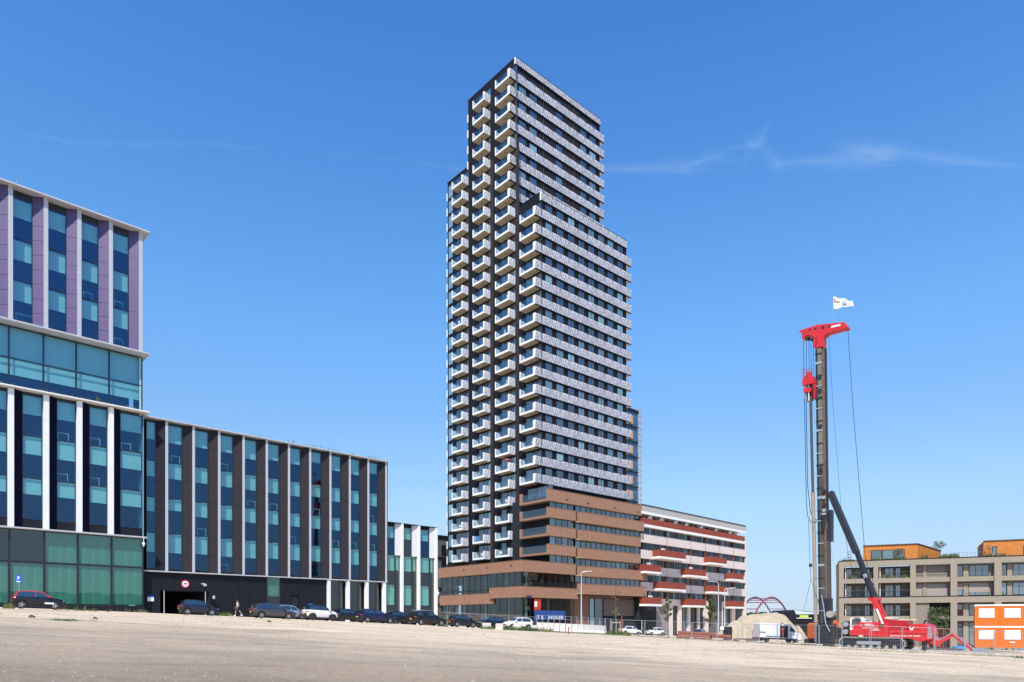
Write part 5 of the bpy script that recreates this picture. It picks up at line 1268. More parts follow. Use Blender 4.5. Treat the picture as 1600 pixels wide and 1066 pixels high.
# ropes and hoses
def rope(P_, r=0.022, m_=rblk, nm='rope'): MB().path([Vector((rx(a, y), y, max(0.05, rz(b, a, y)))) for a, b, y in P_], r, 4).build(nm, m_, rig)
rope([(1255.3, 531, 1.2), (1256, 592, 1.2)]); rope([(1259.8, 531, 1.4), (1259.8, 586, 1.4)]); rope([(1263.8, 531, 1.3), (1264.4, 583, 1.3)]); rope([(1267.2, 531, 1.2), (1268, 586, 1.2)]); rope([(1270.5, 531, 1.5), (1272, 592, 1.5)])
rope([(1257, 622, 1.2), (1259.8, 780, 1.2), (1261.5, 805, 1.2), (1266, 815, 1.2), (1272, 817, 1.2), (1281, 812, 1.2)], 0.032)
rope([(1259.5, 622, 1.4), (1262, 760, 1.4), (1266.5, 800, 1.4), (1271, 812, 1.4), (1282, 813, 1.4)], 0.032)
rope([(1263, 812, 1.0), (1266, 885, 1.0), (1267, 905, 1.0), (1275, 930, 1.0), (1283, 958, 1.0)], 0.02); rope([(1267, 905, 1.0), (1256, 955, 1.0)], 0.015)
x_ = rx(1266.5, 1.0); MB().box(x_ - 0.12, x_ + 0.12, 0.9, 1.1, rz(886, 1266, 1.0), rz(881, 1266, 1.0)).build('rope_hook', rblk, rig)
rope([(1324.8, 514, 1.3), (1333, 640, 1.3), (1352, 872, 1.3), (1383, 968, 1.3)], 0.022)
rope([(1294.8, 523, 1.6), (1302, 640, 1.6), (1314, 790, 1.6), (1326, 870, 1.6), (1353, 972, 1.6)], 0.013); rope([(1289, 800, 1.3), (1306.5, 900, 1.3), (1308, 990, 1.3)], 0.012, steel_grey)
# back stays: two black telescopes out of two red sleeves
def V(px, py, y): return Vector((rx(px, y), y, rz(py, px, y)))
for ya, o1, o2 in ((0.25, 0, 0), (2.2, 3, 9)):
    MB().beam(V(1386.5 + o1, 986 - o1, ya), V(1364 + o1 * 1.6, 934.5, ya), 0.36, 0.42).build('red_sleeve', rr, rig, bevel=0.02)
    MB().beam(V(1365 + o1 * 1.6, 937, ya), V(1337.2 + o1 * 0.8, 861, ya + (0.75 if ya < 1 else -0.75)), 0.24, 0.28).build('stay_rod', rblk, rig)
MB().beam(V(1338.5, 864, 1.2), V(1297.5, 769, 1.35), 0.62, 0.52).build('stay_beam', rblk, rig, bevel=0.03)
MB().beam(V(1351, 897, 0.5), V(1353, 903, 0.5), 0.1, 0.3).build('stay_plate', steel_grey, rig)
MB().beam(V(1360.5, 937, 1.2), V(1373.5, 936, 1.2), 1.9, 0.25).build('sleeve_tie', rr, rig)
a_, b_ = V(1370.0, 951.5, 0.0), V(1379.5, 975, 0.0); MB().beam(a_ - Vector((0, 0.02, 0)), b_ - Vector((0, 0.02, 0)), 0.03, 0.16).build('white_stripe', white, rig)
# lettering on the red sides: too small to read in the photo, so short white characters of the same extent
def glyphs(px0, px1, py, h, n, nm='side_lettering', y=-0.045):
    xa, xb_ = rx(px0, y), rx(px1, y); z_ = rz(py, (px0 + px1) / 2, y); w = (xb_ - xa) / n; rg = random.Random(int(px0 * 7))
    for i in range(n):
        if rg.random() < 0.1: continue
        q = MB(); x = xa + i * w; t = w * 0.2; k = rg.randrange(4)
        q.box(x, x + t, 0, 0.012, 0, h)
        if k in (0, 1, 3): q.box(x + t, x + w * 0.8, 0, 0.012, h - h * 0.2, h)
        if k in (0, 2): q.box(x + t, x + w * 0.8, 0, 0.012, 0, h * 0.2)
        if k in (1, 3): q.box(x + w * 0.6, x + w * 0.8, 0, 0.012, 0, h * 0.8)
        if k == 0: q.box(x + t, x + w * 0.7, 0, 0.012, h * 0.42, h * 0.6)
        q.build(nm, white, rig, (0, y, z_))
glyphs(1345, 1366, 979.0, 0.24, 10); glyphs(1347, 1373, 982.2, 0.07, 14); glyphs(1359, 1373.5, 985.8, 0.15, 8); glyphs(1391, 1439, 994.8, 0.11, 24)
wx = rx(1424, -0.01); q = MB()
for s_ in (-1, 1): q.beam((s_ * 0.17, 0, 0.2), (s_ * 0.06, 0, -0.10), 0.02, 0.06)
q.beam((-0.05, 0, 0.05), (0.05, 0, -0.14), 0.02, 0.06).beam((0.05, 0, 0.05), (-0.05, 0, -0.14), 0.02, 0.06); q.build('side_emblem', white, rig, (wx, 0.07, rz(983, 1424)))
MB().tube((0, 0, 0), (0, 0.02, 0), 0.13, n=12).build('side_emblem', white, rig, (rx(1330.5), -0.045, rz(982.5, 1330)))
MB().box(rx(1342), rx(1348.5), -0.05, -0.03, rz(995.2, 1345), rz(992.5, 1345)).build('step_plate', cream, rig, bevel=0.02)
MB().tube((rx(1437), 1.4, rz(976, 1437)), (rx(1441), 1.4, rz(968.5, 1441)), 0.07, n=8).build('exhaust_pipe', rblk, rig)
MB().box(rx(1440), rx(1445.5), 0.3, 0.7, 0, rz(998, 1442)).build('outrigger', rblk, rig); MB().box(rx(1434.5), rx(1439), 0.35, 0.6, 0, rz(999, 1436)).build('outrigger', trk, rig)
# rear jointed arm reaching to the ground on the right
def VA(px, py): return V(px, py, 1.2)
MB().prism([hp(1448, 1000), hp(1450, 997), hp(1464, 998), hp(1468, 1005), hp(1462, 1007), hp(1450, 1006)], 0.8, 1.6, 'y').build('arm_bracket', rr, rig)
MB().beam(VA(1461, 995), VA(1470, 1003), 0.14, 0.2).build('arm_cylinder', steel_grey, rig)
MB().beam(VA(1466, 1004.5), VA(1489.5, 991), 0.3, 0.33).build('arm_section', rr, rig, bevel=0.03)
MB().beam(VA(1487, 990.2), VA(1500, 999.5), 0.3, 0.30).build('arm_section', rr, rig, bevel=0.03)
MB().beam(VA(1498, 998.5), VA(1521, 1015.5), 0.3, 0.31).build('arm_section', rr, rig, bevel=0.03)
MB().beam(VA(1497, 997.0), VA(1504, 997.8), 0.12, 0.14).build('arm_cylinder', steel_grey, rig)
MB().beam(VA(1514, 1006), VA(1524, 1013.0), 0.10, 0.12).build('arm_cylinder', rblk, rig)
for a_, b_ in ((VA(1467, 1001.5), VA(1488, 989.2)), (VA(1489, 990.0), VA(1499, 997.8)), (VA(1500, 998.6), VA(1519, 1012.3))):
    MB().beam(a_ + Vector((0, -0.17, 0.02)), b_ + Vector((0, -0.17, 0.02)), 0.03, 0.07).build('hydraulic_pipe', steel_grey, rig)
pv = VA(1528, 1014.5); MB().prism([(-0.45, 0.12), (0.35, 0.1), (0.75, -0.22), (-0.3, -0.2)], -0.25, 0.25, 'y').build('arm_bucket', steel_grey, rig, tuple(pv))
# flag on its staff
fp = rig.matrix_basis @ V(1302.3, 508, 1.3); ft = rig.matrix_basis @ V(1302.3, 461, 1.3)
fl = empty('flag', fp, 0, 'white flag with a small red mark flying from a thin staff on the rig head', 'flag')
hgt = ft.z - fp.z; MB().tube((0, 0, 0), (0, 0, hgt), 0.02, n=6).build('staff', mat('staff_pink', (0.45, 0.25, 0.25), 0.5), fl)
mpp = 1 / F * 60.5; L_ = 32.5 * mpp; cl = MB(); nx_, nz_ = 18, 8
def fpt(u, v):
    top = -(0.5 + 10.0 * u + 1.8 * math.sin(u * 4.5)) * mpp; bot = -(22.5 + 1.4 * math.sin(u * 7.5) - 3.5 * u) * mpp
    return (u * L_ * 0.97, 0.20 * math.sin(u * 9 + v * 2.2) * (0.3 + u) + 0.05 * math.sin(u * 23 + v * 4), hgt + top + (bot - top) * v - (0.25 * u * mpp * 4) * math.sin(u * 7))
for i in range(nx_ + 1):
    for j in range(nz_ + 1): cl.v.append(fpt(i / nx_, j / nz_))
for i in range(nx_):
    for j in range(nz_): a = i * (nz_ + 1) + j; cl.f.append((a, a + 1, a + nz_ + 2, a + nz_ + 1)); cl.m.append(0)
cl.build('cloth', mat('flag_cloth', (0.85, 0.85, 0.85), 0.8), fl, smooth_=True)
def fmark(u0, u1, v0, v1, m_):
    q = MB(); n = 5
    for s_ in (-1, 1):
        for i in range(n):
            ua, ub = u0 + (u1 - u0) * i / n, u0 + (u1 - u0) * (i + 1) / n
            P_ = [fpt(ua, v0), fpt(ub, v0), fpt(ub, v1), fpt(ua, v1)]; q.quad(*[(a, b + 0.012 * s_, c) for a, b, c in P_])
    q.build('flag_mark', m_, fl)
fmark(0.05, 0.13, 0.20, 0.52, mat('mark_red', (0.45, 0.06, 0.06), 0.7)); fmark(0.15, 0.34, 0.30, 0.46, mat('mark_grey', (0.12, 0.10, 0.12), 0.7)); fmark(0.38, 0.90, 0.48, 0.60, mat('mark_pale', (0.42, 0.40, 0.48), 0.7)); fmark(0.5, 0.92, 0.70, 0.82, MATS['mark_grey'])
# pallets and mats under the mast
wd = mat('old_timber', (0.30, 0.23, 0.16), 0.9, noise=0.3, nscale=3)
pal = empty('timber_mats', tuple(FR.w(rx(1293, 0.4), 0.4) + Vector((0, 0, FR.z0))), FR.a, 'stack of worn timber mats on the sand under the mast foot', 'timber mats')
for i in range(9): MB().box(-1.5 + 0.34 * i, -1.22 + 0.34 * i, -0.9 + 0.05 * (i % 3), 1.2, 0.10, 0.2).build('plank', wd, pal)
for y_ in (-0.6, 0.2, 0.9): MB().box(-1.5, 1.5, y_, y_ + 0.2, -0.05, 0.099).build('bearer', wd, pal)
# ---------------------------------------------------------------- vehicles
tyre_m = mat('tyre', (0.02, 0.02, 0.02), 0.85); rim_m = mat('rim_silver', (0.42, 0.43, 0.45), 0.35, 0.7); rim_d = mat('rim_dark', (0.06, 0.06, 0.065), 0.4, 0.6)
car_glass = solid_glass('car_glass', (0.012, 0.018, 0.020), 0.16, 0.03); plast = mat('black_plastic', (0.025, 0.025, 0.027), 0.6)
lamp_r = mat('tail_lamp', (0.42, 0.02, 0.02), 0.25); lamp_w = mat('head_lamp', (0.6, 0.62, 0.65), 0.15, 0.3); plate_y = mat('plate_yellow', (0.65, 0.45, 0.03), 0.5)
def paint(name, c, metal=0.25): return mat(name, c, 0.22, metal, spec=0.6)
SH = {  # side outlines: shoulder stations (x/L, z/H) and cabin (x/L, z/H); x=0 tail, 1 nose
 'hatch': dict(low=[(0, .42, .60), (.03, .26, .64), (.12, .20, .66), (.35, .20, .65), (.62, .20, .645), (.72, .20, .635), (.86, .20, .565), (.95, .22, .49), (1, .33, .42)], cab=[(.03, .64), (.11, .93), (.22, .995), (.42, 1.0), (.56, .95), (.755, .645)]),
 'crossover': dict(low=[(0, .46, .62), (.025, .28, .66), (.12, .22, .68), (.35, .22, .67), (.62, .22, .66), (.73, .22, .65), (.88, .22, .60), (.96, .24, .52), (1, .36, .45)], cab=[(.02, .66), (.09, .92), (.20, .99), (.45, 1.0), (.58, .95), (.76, .655)]),
 'estate': dict(low=[(0, .42, .60), (.02, .26, .63), (.12, .19, .645), (.35, .19, .64), (.62, .19, .63), (.72, .19, .62), (.88, .19, .55), (.96, .22, .48), (1, .33, .42)], cab=[(.01, .63), (.06, .90), (.14, .985), (.42, 1.0), (.54, .95), (.72, .63)]),
 'sedan': dict(low=[(0, .45, .60), (.02, .28, .66), (.12, .20, .68), (.30, .20, .66), (.62, .20, .63), (.72, .20, .62), (.88, .20, .55), (.96, .22, .48), (1, .33, .42)], cab=[(.10, .665), (.26, .95), (.36, .995), (.48, 1.0), (.58, .95), (.74, .63)]),
}
def wheel(parent, x, y, r, side, rim):
    w = MB().tube((0, 0, 0), (0, 0.2 * side, 0), r, r, 20).build('wheel', tyre_m, parent, (x, y, r))
    q = MB().tube((0, 0.0, 0), (0, -0.012 * side, 0), r * 0.60, r * 0.60, 20); q.build('rim', rim_d, w, (0, 0.0, 0))
    sp = MB()
    for k in range(5):
        a = 2 * math.pi * k / 5; sp.beam((0, -0.02 * side, 0), (r * 0.62 * math.cos(a), -0.02 * side, r * 0.62 * math.sin(a)), 0.02, r * 0.24) if False else sp.prism([(r * .1 * math.cos(a + 1.57), r * .1 * math.sin(a + 1.57)), (r * .64 * math.cos(a + .22), r * .64 * math.sin(a + .22)), (r * .64 * math.cos(a - .22), r * .64 * math.sin(a - .22)), (r * .1 * math.cos(a - 1.57), r * .1 * math.sin(a - 1.57))], -0.03 * side, -0.013 * side, 'y')
    sp.tube((0, -0.03 * side, 0), (0, -0.04 * side, 0), r * 0.16, n=8)
    q2 = sp.build('spokes', rim, w)
def ground_rot(x, y, hd):
    e = 1.2; gx_ = (terrain(x + e, y) - terrain(x - e, y)) / (2 * e); gy_ = (terrain(x, y + e) - terrain(x, y - e)) / (2 * e)
    n = Vector((-gx_, -gy_, 1)).normalized(); f = Vector((math.cos(hd), math.sin(hd), 0)); f = (f - n * f.dot(n)).normalized(); s = n.cross(f)
    return Matrix((f, s, n)).transposed().to_euler()
def car(px0, px1, Y, hd, H, style, pm, label, Wd=1.76, roof=None, rim=None, group='cars parked along the office', lower=None, rails=False, ypl=True, mirror=None, cat='car'):
    pxc = (px0 + px1) / 2; k = (pxc - CX) / F; h = math.radians(hd)
    c = abs(math.cos(h) - k * math.sin(h)); s = abs(math.sin(h) + k * math.cos(h))
    L = max(3.3, min(4.9, ((px1 - px0) * Y / F - Wd * s * 0.62) / c)); S = SH[style]; sx = L / 1.0
    p = G(pxc, Y, 0.05); t = empty('parked_car', p, 0, label, cat, group, rot=ground_rot(p.x, p.y, h))
    hw = Wd / 2; X = lambda u: (u - 0.5) * L; Z = lambda v: v * H
    rim = rim or rim_m; rf = roof or pm
    wr_ = 0.215 * H if style != 'crossover' else 0.22 * H
    wx = (0.195, 0.815)
    # lower body loft, wheel arches cut into its lower edge
    st = []
    us = sorted(set([a for a, _, _ in S['low']] + [w + d * wr_ * 1.18 / L for w in wx for d in (-1, -0.92, -.6, 0, .6, 0.92, 1)]))
    def lerp(u, i):
        for (a, *p1), (b, *p2) in zip(S['low'], S['low'][1:]):
            if a <= u <= b: f = (u - a) / (b - a); return p1[i] * (1 - f) + p2[i] * f
        return S['low'][-1][1 + i]
    q = MB()
    for u in us:
        zb, zs = Z(lerp(u, 0)), Z(lerp(u, 1)); e = 1 - max(0, (0.07 - u) / 0.07) ** 2 * 0.16 - max(0, (u - 0.88) / 0.12) ** 2 * 0.24
        za = zb
        for w in wx:
            d = abs(u - w) * L / (wr_ * 1.18)
            if d < 1: za = max(za, wr_ + wr_ * 1.18 * math.sqrt(max(0, 1 - d * d)) * 0.98)
        zm_ = zs - 0.14 * H
        za = min(za, zm_ - 0.02)
        ring = [(-hw * .93 * e, za), (-hw * e, za + 0.25 * (zm_ - za)), (-hw * e, zm_), (-hw * .955 * e, zs - .02), (-hw * .80 * e, zs + .012), (0, zs + .03), (hw * .80 * e, zs + .012), (hw * .955 * e, zs - .02), (hw * e, zm_), (hw * e, za + 0.25 * (zm_ - za)), (hw * .93 * e, za)]
        st.append(len(q.v)); q.v += [(X(u), a, b) for a, b in ring]
    nr = 11
    for a, b in zip(st, st[1:]):
        for j in range(nr - 1): q.f.append((a + j, b + j, b + j + 1, a + j + 1)); q.m.append(0)
    q.f.append(tuple(st[0] + j for j in range(nr))); q.m.append(0); q.f.append(tuple(st[-1] + j for j in range(nr - 1, -1, -1))); q.m.append(0)
    q.build('body', pm, t, smooth_=True)
    MB().box(X(.03), X(.97), -hw * .88, hw * .88, Z(.13), Z(.5)).build('underbody', plast, t)
    if lower:
        for sd in (-1, 1): MB().box(X(.28), X(.72), sd * hw * 1.005 - .015, sd * hw * 1.005 + .015, Z(.17), Z(.29)).build('sill_trim', plast, t)
    # cabin
    cb = S['cab']; q = MB()
    def yw(v): return hw * (0.93 - 0.22 * (v - .6) / .4)
    n = len(cb)
    for sd in (-1, 1):
        q.v += [(X(u), sd * yw(v), Z(v)) for u, v in cb] + [(X(u), sd * hw * .90, Z(.60)) for u, v in cb]
    for sd in (0, 1):
        o_ = sd * 2 * n
        for j in range(n - 1):
            f = (o_ + j, o_ + j + 1, o_ + n + j + 1, o_ + n + j); q.f.append(f if sd else f[::-1]); q.m.append(0)
    for j in range(n - 1): q.f.append((j, j + 1, 2 * n + j + 1, 2 * n + j)[::-1]); q.m.append(0)
    q.build('roof', rf, t, smooth_=False)
    # glass: side windows, windscreen, rear window
    def pt(u, v, sd, off=0.012): return (X(u), sd * (yw(v) + off), Z(v))
    def topv(u):
        for (a, va), (b, vb) in zip(cb, cb[1:]):
            if a <= u <= b: return va + (vb - va) * (u - a) / (b - a)
        return .66
    ua, ub = cb[0][0], cb[-1][0]; mid = 0.5 * (cb[1][0] + cb[-1][0]) + 0.015
    for sd in (-1, 1):
        for w0, w1 in ((ua + .085, mid - .012), (mid + .012, ub - .035)):
            up = [(w0 + (w1 - w0) * i / 7) for i in range(8)]
            poly = [pt(u, max(.67, topv(u) - .055), sd) for u in up if topv(u) - .055 > .665] + [pt(w1, .665, sd), pt(w0, .665, sd)]
            if len(poly) >= 3: q = MB(); q.quad(*(poly if sd < 0 else poly[::-1])); q.build('side_window', car_glass, t)
    q = MB(); a, b = cb[-1], cb[-2]
    def lp(a, b, f): return (a[0] + (b[0] - a[0]) * f, a[1] + (b[1] - a[1]) * f)
    for nm, (a, b) in (('windscreen', (cb[-1], cb[-2])), ('rear_window', (cb[0], cb[1]))):
        lo, hi = lp(a, b, .12), lp(a, b, .93); dx = 0.014 if nm == 'windscreen' else -0.014; dz = 0.014
        MB().quad((X(lo[0]) + dx, -yw(lo[1]) + .07, Z(lo[1]) + dz), (X(lo[0]) + dx, yw(lo[1]) - .07, Z(lo[1]) + dz), (X(hi[0]) + dx, yw(hi[1]) - .06, Z(hi[1]) + dz), (X(hi[0]) + dx, -yw(hi[1]) + .06, Z(hi[1]) + dz)).build(nm, car_glass, t)
    for w in wx:
        for sd in (-1, 1): wheel(t, X(w), sd * (hw - 0.02), wr_, -sd, rim)
    for sd in (-1, 1):
        MB().box(-0.05, 0.04, -0.14, 0.14, -0.07, 0.07).build('tail_light', lamp_r, t, (X(.012), sd * hw * .72, Z(.55)), bevel=0.02)
        MB().box(-0.18, 0.05, -0.02, 0.02, -0.04, 0.05).build('tail_light', lamp_r, t, (X(.05), sd * hw * .985, Z(.56)))
        MB().box(-0.10, 0.06, -0.15, 0.12, -0.05, 0.05).build('headlight', lamp_w, t, (X(.965), sd * hw * .68, Z(.47)), bevel=0.02)
        MB().box(-0.1, 0.07, -0.09, 0.09, -0.06, 0.07).build('wing_mirror', mirror or pm, t, (X(cb[-1][0] - .055), sd * (hw + .07), Z(.69)), bevel=0.02)
        for u in (mid, ua + .10): MB().box(-.09, .09, -.012, .012, -.015, .015).build('door_handle', pm, t, (X(u) + .12, sd * hw * 1.0, Z(.58)))
        if rails: MB().beam((X(cb[1][0] + .04), sd * yw(1) * 1.0, H + .05), (X(cb[-2][0]), sd * yw(1), H + .03), .04, .04).build('roof_rail', steel_grey, t)
    pl = plate_y
    MB().box(-.01, .01, -.26, .26, -.06, .06).build('number_plate', pl, t, (X(0) - .012, 0, Z(.40))); MB().box(-.01, .01, -.26, .26, -.06, .06).build('number_plate', pl, t, (X(1) + .012, 0, Z(.27)))
    MB().box(-.02, .02, -.42, .42, -.05, .05).build('grille', plast, t, (X(1) - .005, 0, Z(.37)))
    return t
blk_p = paint('paint_black', (0.010, 0.011, 0.014), 0.0); navy_p = paint('paint_navy', (0.012, 0.018, 0.060), 0.2); slate = paint('paint_slate', (0.028, 0.036, 0.052), 0.4); grey_p = paint('paint_grey', (0.10, 0.10, 0.115), 0.6); silv = paint('paint_silver', (0.34, 0.35, 0.42), 0.5); wht = paint('paint_white', (0.72, 0.71, 0.69), 0.0); red_p = paint('paint_red', (0.42, 0.035, 0.045), 0.0)
c1 = car(18, 102, 56.5, 33, 1.50, 'crossover', blk_p, 'black crossover with a red roof and red mirrors, by the parking sign', roof=red_p, mirror=red_p, group=None)
MB().box(-.32, .32, -.01, .01, -.07, .07).build('door_sticker', white, c1, (0.75, -0.90, 0.52))
car(277.5, 341.5, 65, 34, 1.46, 'hatch', slate, 'dark slate hatchback parked before the garage mouth', 1.68)
car(432, 474, 74, 36, 1.50, 'hatch', silv, 'silver hatchback half hidden behind the grey one')
car(389, 462, 66, 36, 1.44, 'hatch', grey_p, 'mid grey hatchback in front of the silver one')
car(525, 561, 79, 38, 1.48, 'hatch', blk_p, 'black hatchback half hidden between the white crossover and the navy estate', rim=rim_d)
car(471.5, 527.5, 71, 36, 1.60, 'crossover', wht, 'white crossover with a black roof and dark wheels', roof=blk_p, rim=rim_d)
car(603, 641, 82, 40, 1.52, 'hatch', blk_p, 'black hatchback behind the gap between the navy estate and the black estate with rails')
car(554.5, 618, 73.5, 37, 1.50, 'estate', navy_p, 'navy blue estate with bright silver wheels')
car(638, 697, 78, 38, 1.66, 'estate', blk_p, 'large black estate with roof rails and a yellow plate', rails=True)
car(700, 745, 80.5, 28, 1.48, 'hatch', blk_p, 'small black hatchback standing clear at the right end of the row', 1.62)
car(742, 789, 86, 205, 1.50, 'hatch', blk_p, 'black car facing left, nose to the small black hatchback', group='cars parked before the tower')
car(822, 843, 97, 215, 1.48, 'hatch', blk_p, 'dark car whose tail shows just right of the white crossover facing left', group='cars parked before the tower')
car(785, 831.5, 84, 208, 1.56, 'crossover', wht, 'white crossover with black sills, facing left before the tower', rim=rim_m, lower=True, group='cars parked before the tower')
car(966, 1003, 112, 12, 1.45, 'sedan', wht, 'left of two white saloons behind the mesh fence, nose to the right', group='white saloons behind the mesh fence')
car(1007, 1040, 115, 192, 1.45, 'sedan', wht, 'right one of two white saloons behind the mesh fence, nose to the left', group='white saloons behind the mesh fence')
car(1082, 1106, 122, 60, 1.5, 'hatch', paint('paint_bluegrey', (0.16, 0.19, 0.30)), 'blue grey car behind the fence before the shop fronts of the apartment block', group=None)
# white delivery van
p = G(1212, 82, 0.02); vh = math.radians(4)
van = empty('delivery_van', p, 0, 'white panel van with its side door open, parked beside the sand heap', 'van', rot=ground_rot(p.x, p.y, vh))
Lv = 5.0; v0 = -2.45; wv = paint('paint_van', (0.70, 0.68, 0.66), 0)
out = [(v0, .45), (v0, 2.1), (v0 + .12, 2.28), (1.15, 2.24), (1.45, 2.12), (2.05, 1.35), (2.55, 1.12), (2.68, .85), (2.68, .42)]
dx0, dx1 = 0.05, 1.02; VW = 0.98
shell = MB()
def wallp(pts): 
    for sd in (-1, 1):
        n = len(pts); P_ = [(a, sd * (VW - 0.12 * max(0, (b - 1.1) / 1.2)), b) for a, b in pts]
        shell.quad(*(P_ if sd < 0 else P_[::-1]))
ztop = lambda x: 2.24 + (2.28 - 2.24) * (1.15 - x) / (1.15 - v0 - .12)
near = [[(v0, .45), (dx0, .45), (dx0, ztop(dx0)), (v0 + .12, 2.28), (v0, 2.1)], [(dx0, 2.02), (dx1, 2.02), (dx1, ztop(dx1)), (dx0, ztop(dx0))], [(dx1, .45), (2.68, .42), (2.68, .85), (2.55, 1.12), (2.05, 1.35), (1.45, 2.12), (1.15, 2.24), (dx1, ztop(dx1))], [(dx0, .45), (dx1, .45), (dx1, .62), (dx0, .62)]]
for k_, pts in enumerate(near):
    P_ = [(a, -(VW - 0.12 * max(0, (b - 1.1) / 1.2)), b) for a, b in pts]; shell.quad(*P_)
P_ = [(a, (VW - 0.12 * max(0, (b - 1.1) / 1.2)), b) for a, b in out]; shell.quad(*P_)
for (a, za), (b, zb) in zip(out, out[1:] + out[:1]):
    fa, fb = VW - 0.12 * max(0, (za - 1.1) / 1.2), VW - 0.12 * max(0, (zb - 1.1) / 1.2); shell.quad((a, -fa, za), (a, fa, za), (b, fb, zb), (b, -fb, zb))
shell.build('body', wv, van)
MB().box(v0 + .1, 1.1, -.9, -.88, .62, .64).box(v0 + .1, 1.15, -.80, .9, .60, .64).box(v0 + .1, 1.15, .85, .9, .64, 2.1).box(1.12, 1.16, -.84, .88, .64, 2.1).build('load_floor', interior, van)
MB().prism([(1.22, 1.40), (1.30, 1.92), (1.52, 1.86), (1.96, 1.38)], -VW - 0.005, -VW + 0.08, 'y').build('side_window', car_glass, van)
MB().quad((1.50, -.78, 2.09), (2.03, -.86, 1.40), (2.03, .86, 1.40), (1.50, .78, 2.09)).build('windscreen', car_glass, van, (0.015, 0, 0.015))
MB().box(-2.5, -1.75, -VW - .04, -VW + .02, 1.16, 1.20).box(dx0 - 1.7, dx0 - .02, -VW - .05, -VW + .0, .70, .76).build('door_rail', plast, van)
MB().box(v0 + .02, 2.2, -VW - .03, -VW + .01, .36, .56).build('sill_trim', plast, van); MB().box(2.45, 2.74, -.95, .95, .35, .62).build('bumper', plast, van)
MB().box(v0 - .08, v0 + .03, -.95, .95, .34, .52).build('bumper', plast, van)
for x in (-1.55, 2.0):
    for sd in (-1, 1): wheel(van, x, sd * (VW - .03), .34, -sd, rim_d)
for sd in (-1, 1): MB().box(-.03, .03, -.06, .06, -.25, .25).build('tail_light', lamp_r, van, (v0, sd * .9, 1.2)); MB().box(-.1, .08, -.12, .12, -.12, .12).build('headlight', lamp_w, van, (2.6, sd * .78, .98))
MB().box(-.06, .08, -.12, .12, -.18, .18).build('wing_mirror', plast, van, (1.62, -1.1, 1.45)); 
MB().box(-.5, .5, -.004, .004, -.03, .03).build('side_lettering', mat('letter_pink', (0.6, 0.35, 0.33), .6), van, (1.5, -VW - .012, 1.02))
# orange digger, rear view
dg = empty('orange_digger', G(1281, 84), math.radians(15), 'orange tracked digger behind the foot of the tall mast', 'digger')
om = mat('digger_orange', (0.70, 0.12, 0.02), 0.4)
MB().prism([(-1.1, .75), (-1.1, 2.5), (-.75, 2.65), (.0, 2.6), (.1, 2.0), (1.2, 1.9), (1.35, 1.5), (1.3, .75)], -.9, .9, 'y').build('body', om, dg, bevel=.05)
for y in (-1.1, .7): MB().prism([(-1.3, .15), (-1.45, .4), (-1.3, .7), (1.3, .7), (1.45, .4), (1.3, .15)], y, y + .42, 'y').build('track', plast, dg)
MB().box(-1.04, -.1, -.93, -.905, 1.55, 2.45).build('cab_window', car_glass, dg)
MB().beam((.9, 0, 1.9), (2.3, 0, 2.9), .25, .3).beam((2.3, 0, 2.9), (3.3, 0, 1.2), .22, .25).build('boom', om, dg); MB().box(-.6, .5, -.93, -.905, .95, 1.2).build('dark_vent', plast, dg)

# ---------------------------------------------------------------- people
def skin_obj(name, verts, edges, radii, m, parent, sub=1, root=0):
    me = bpy.data.meshes.new(name); me.from_pydata(verts, edges, []); o = bpy.data.objects.new(name, me); C.objects.link(o)
    sk = o.modifiers.new('s', 'SKIN'); sk.use_smooth_shade = True
    if not me.skin_vertices: 
        bpy.context.view_layer.objects.active = o
    for i, r in enumerate(radii):
        v = me.skin_vertices[0].data[i]; v.radius = r if isinstance(r, tuple) else (r, r); v.use_root = i == root
    ss = o.modifiers.new('u', 'SUBSURF'); ss.levels = sub; ss.render_levels = sub
    bpy.context.view_layer.update()
    ev = o.evaluated_get(bpy.context.evaluated_depsgraph_get()); nm = bpy.data.meshes.new_from_object(ev); nm.name = name
    nm.materials.clear(); nm.materials.append(m); nm.polygons.foreach_set('use_smooth', [True] * len(nm.polygons))
    bpy.data.objects.remove(o); return put(name, nm, parent)
skin_m = mat('skin', (0.42, 0.25, 0.17), 0.6); hair_m = mat('hair', (0.035, 0.022, 0.015), 0.8)
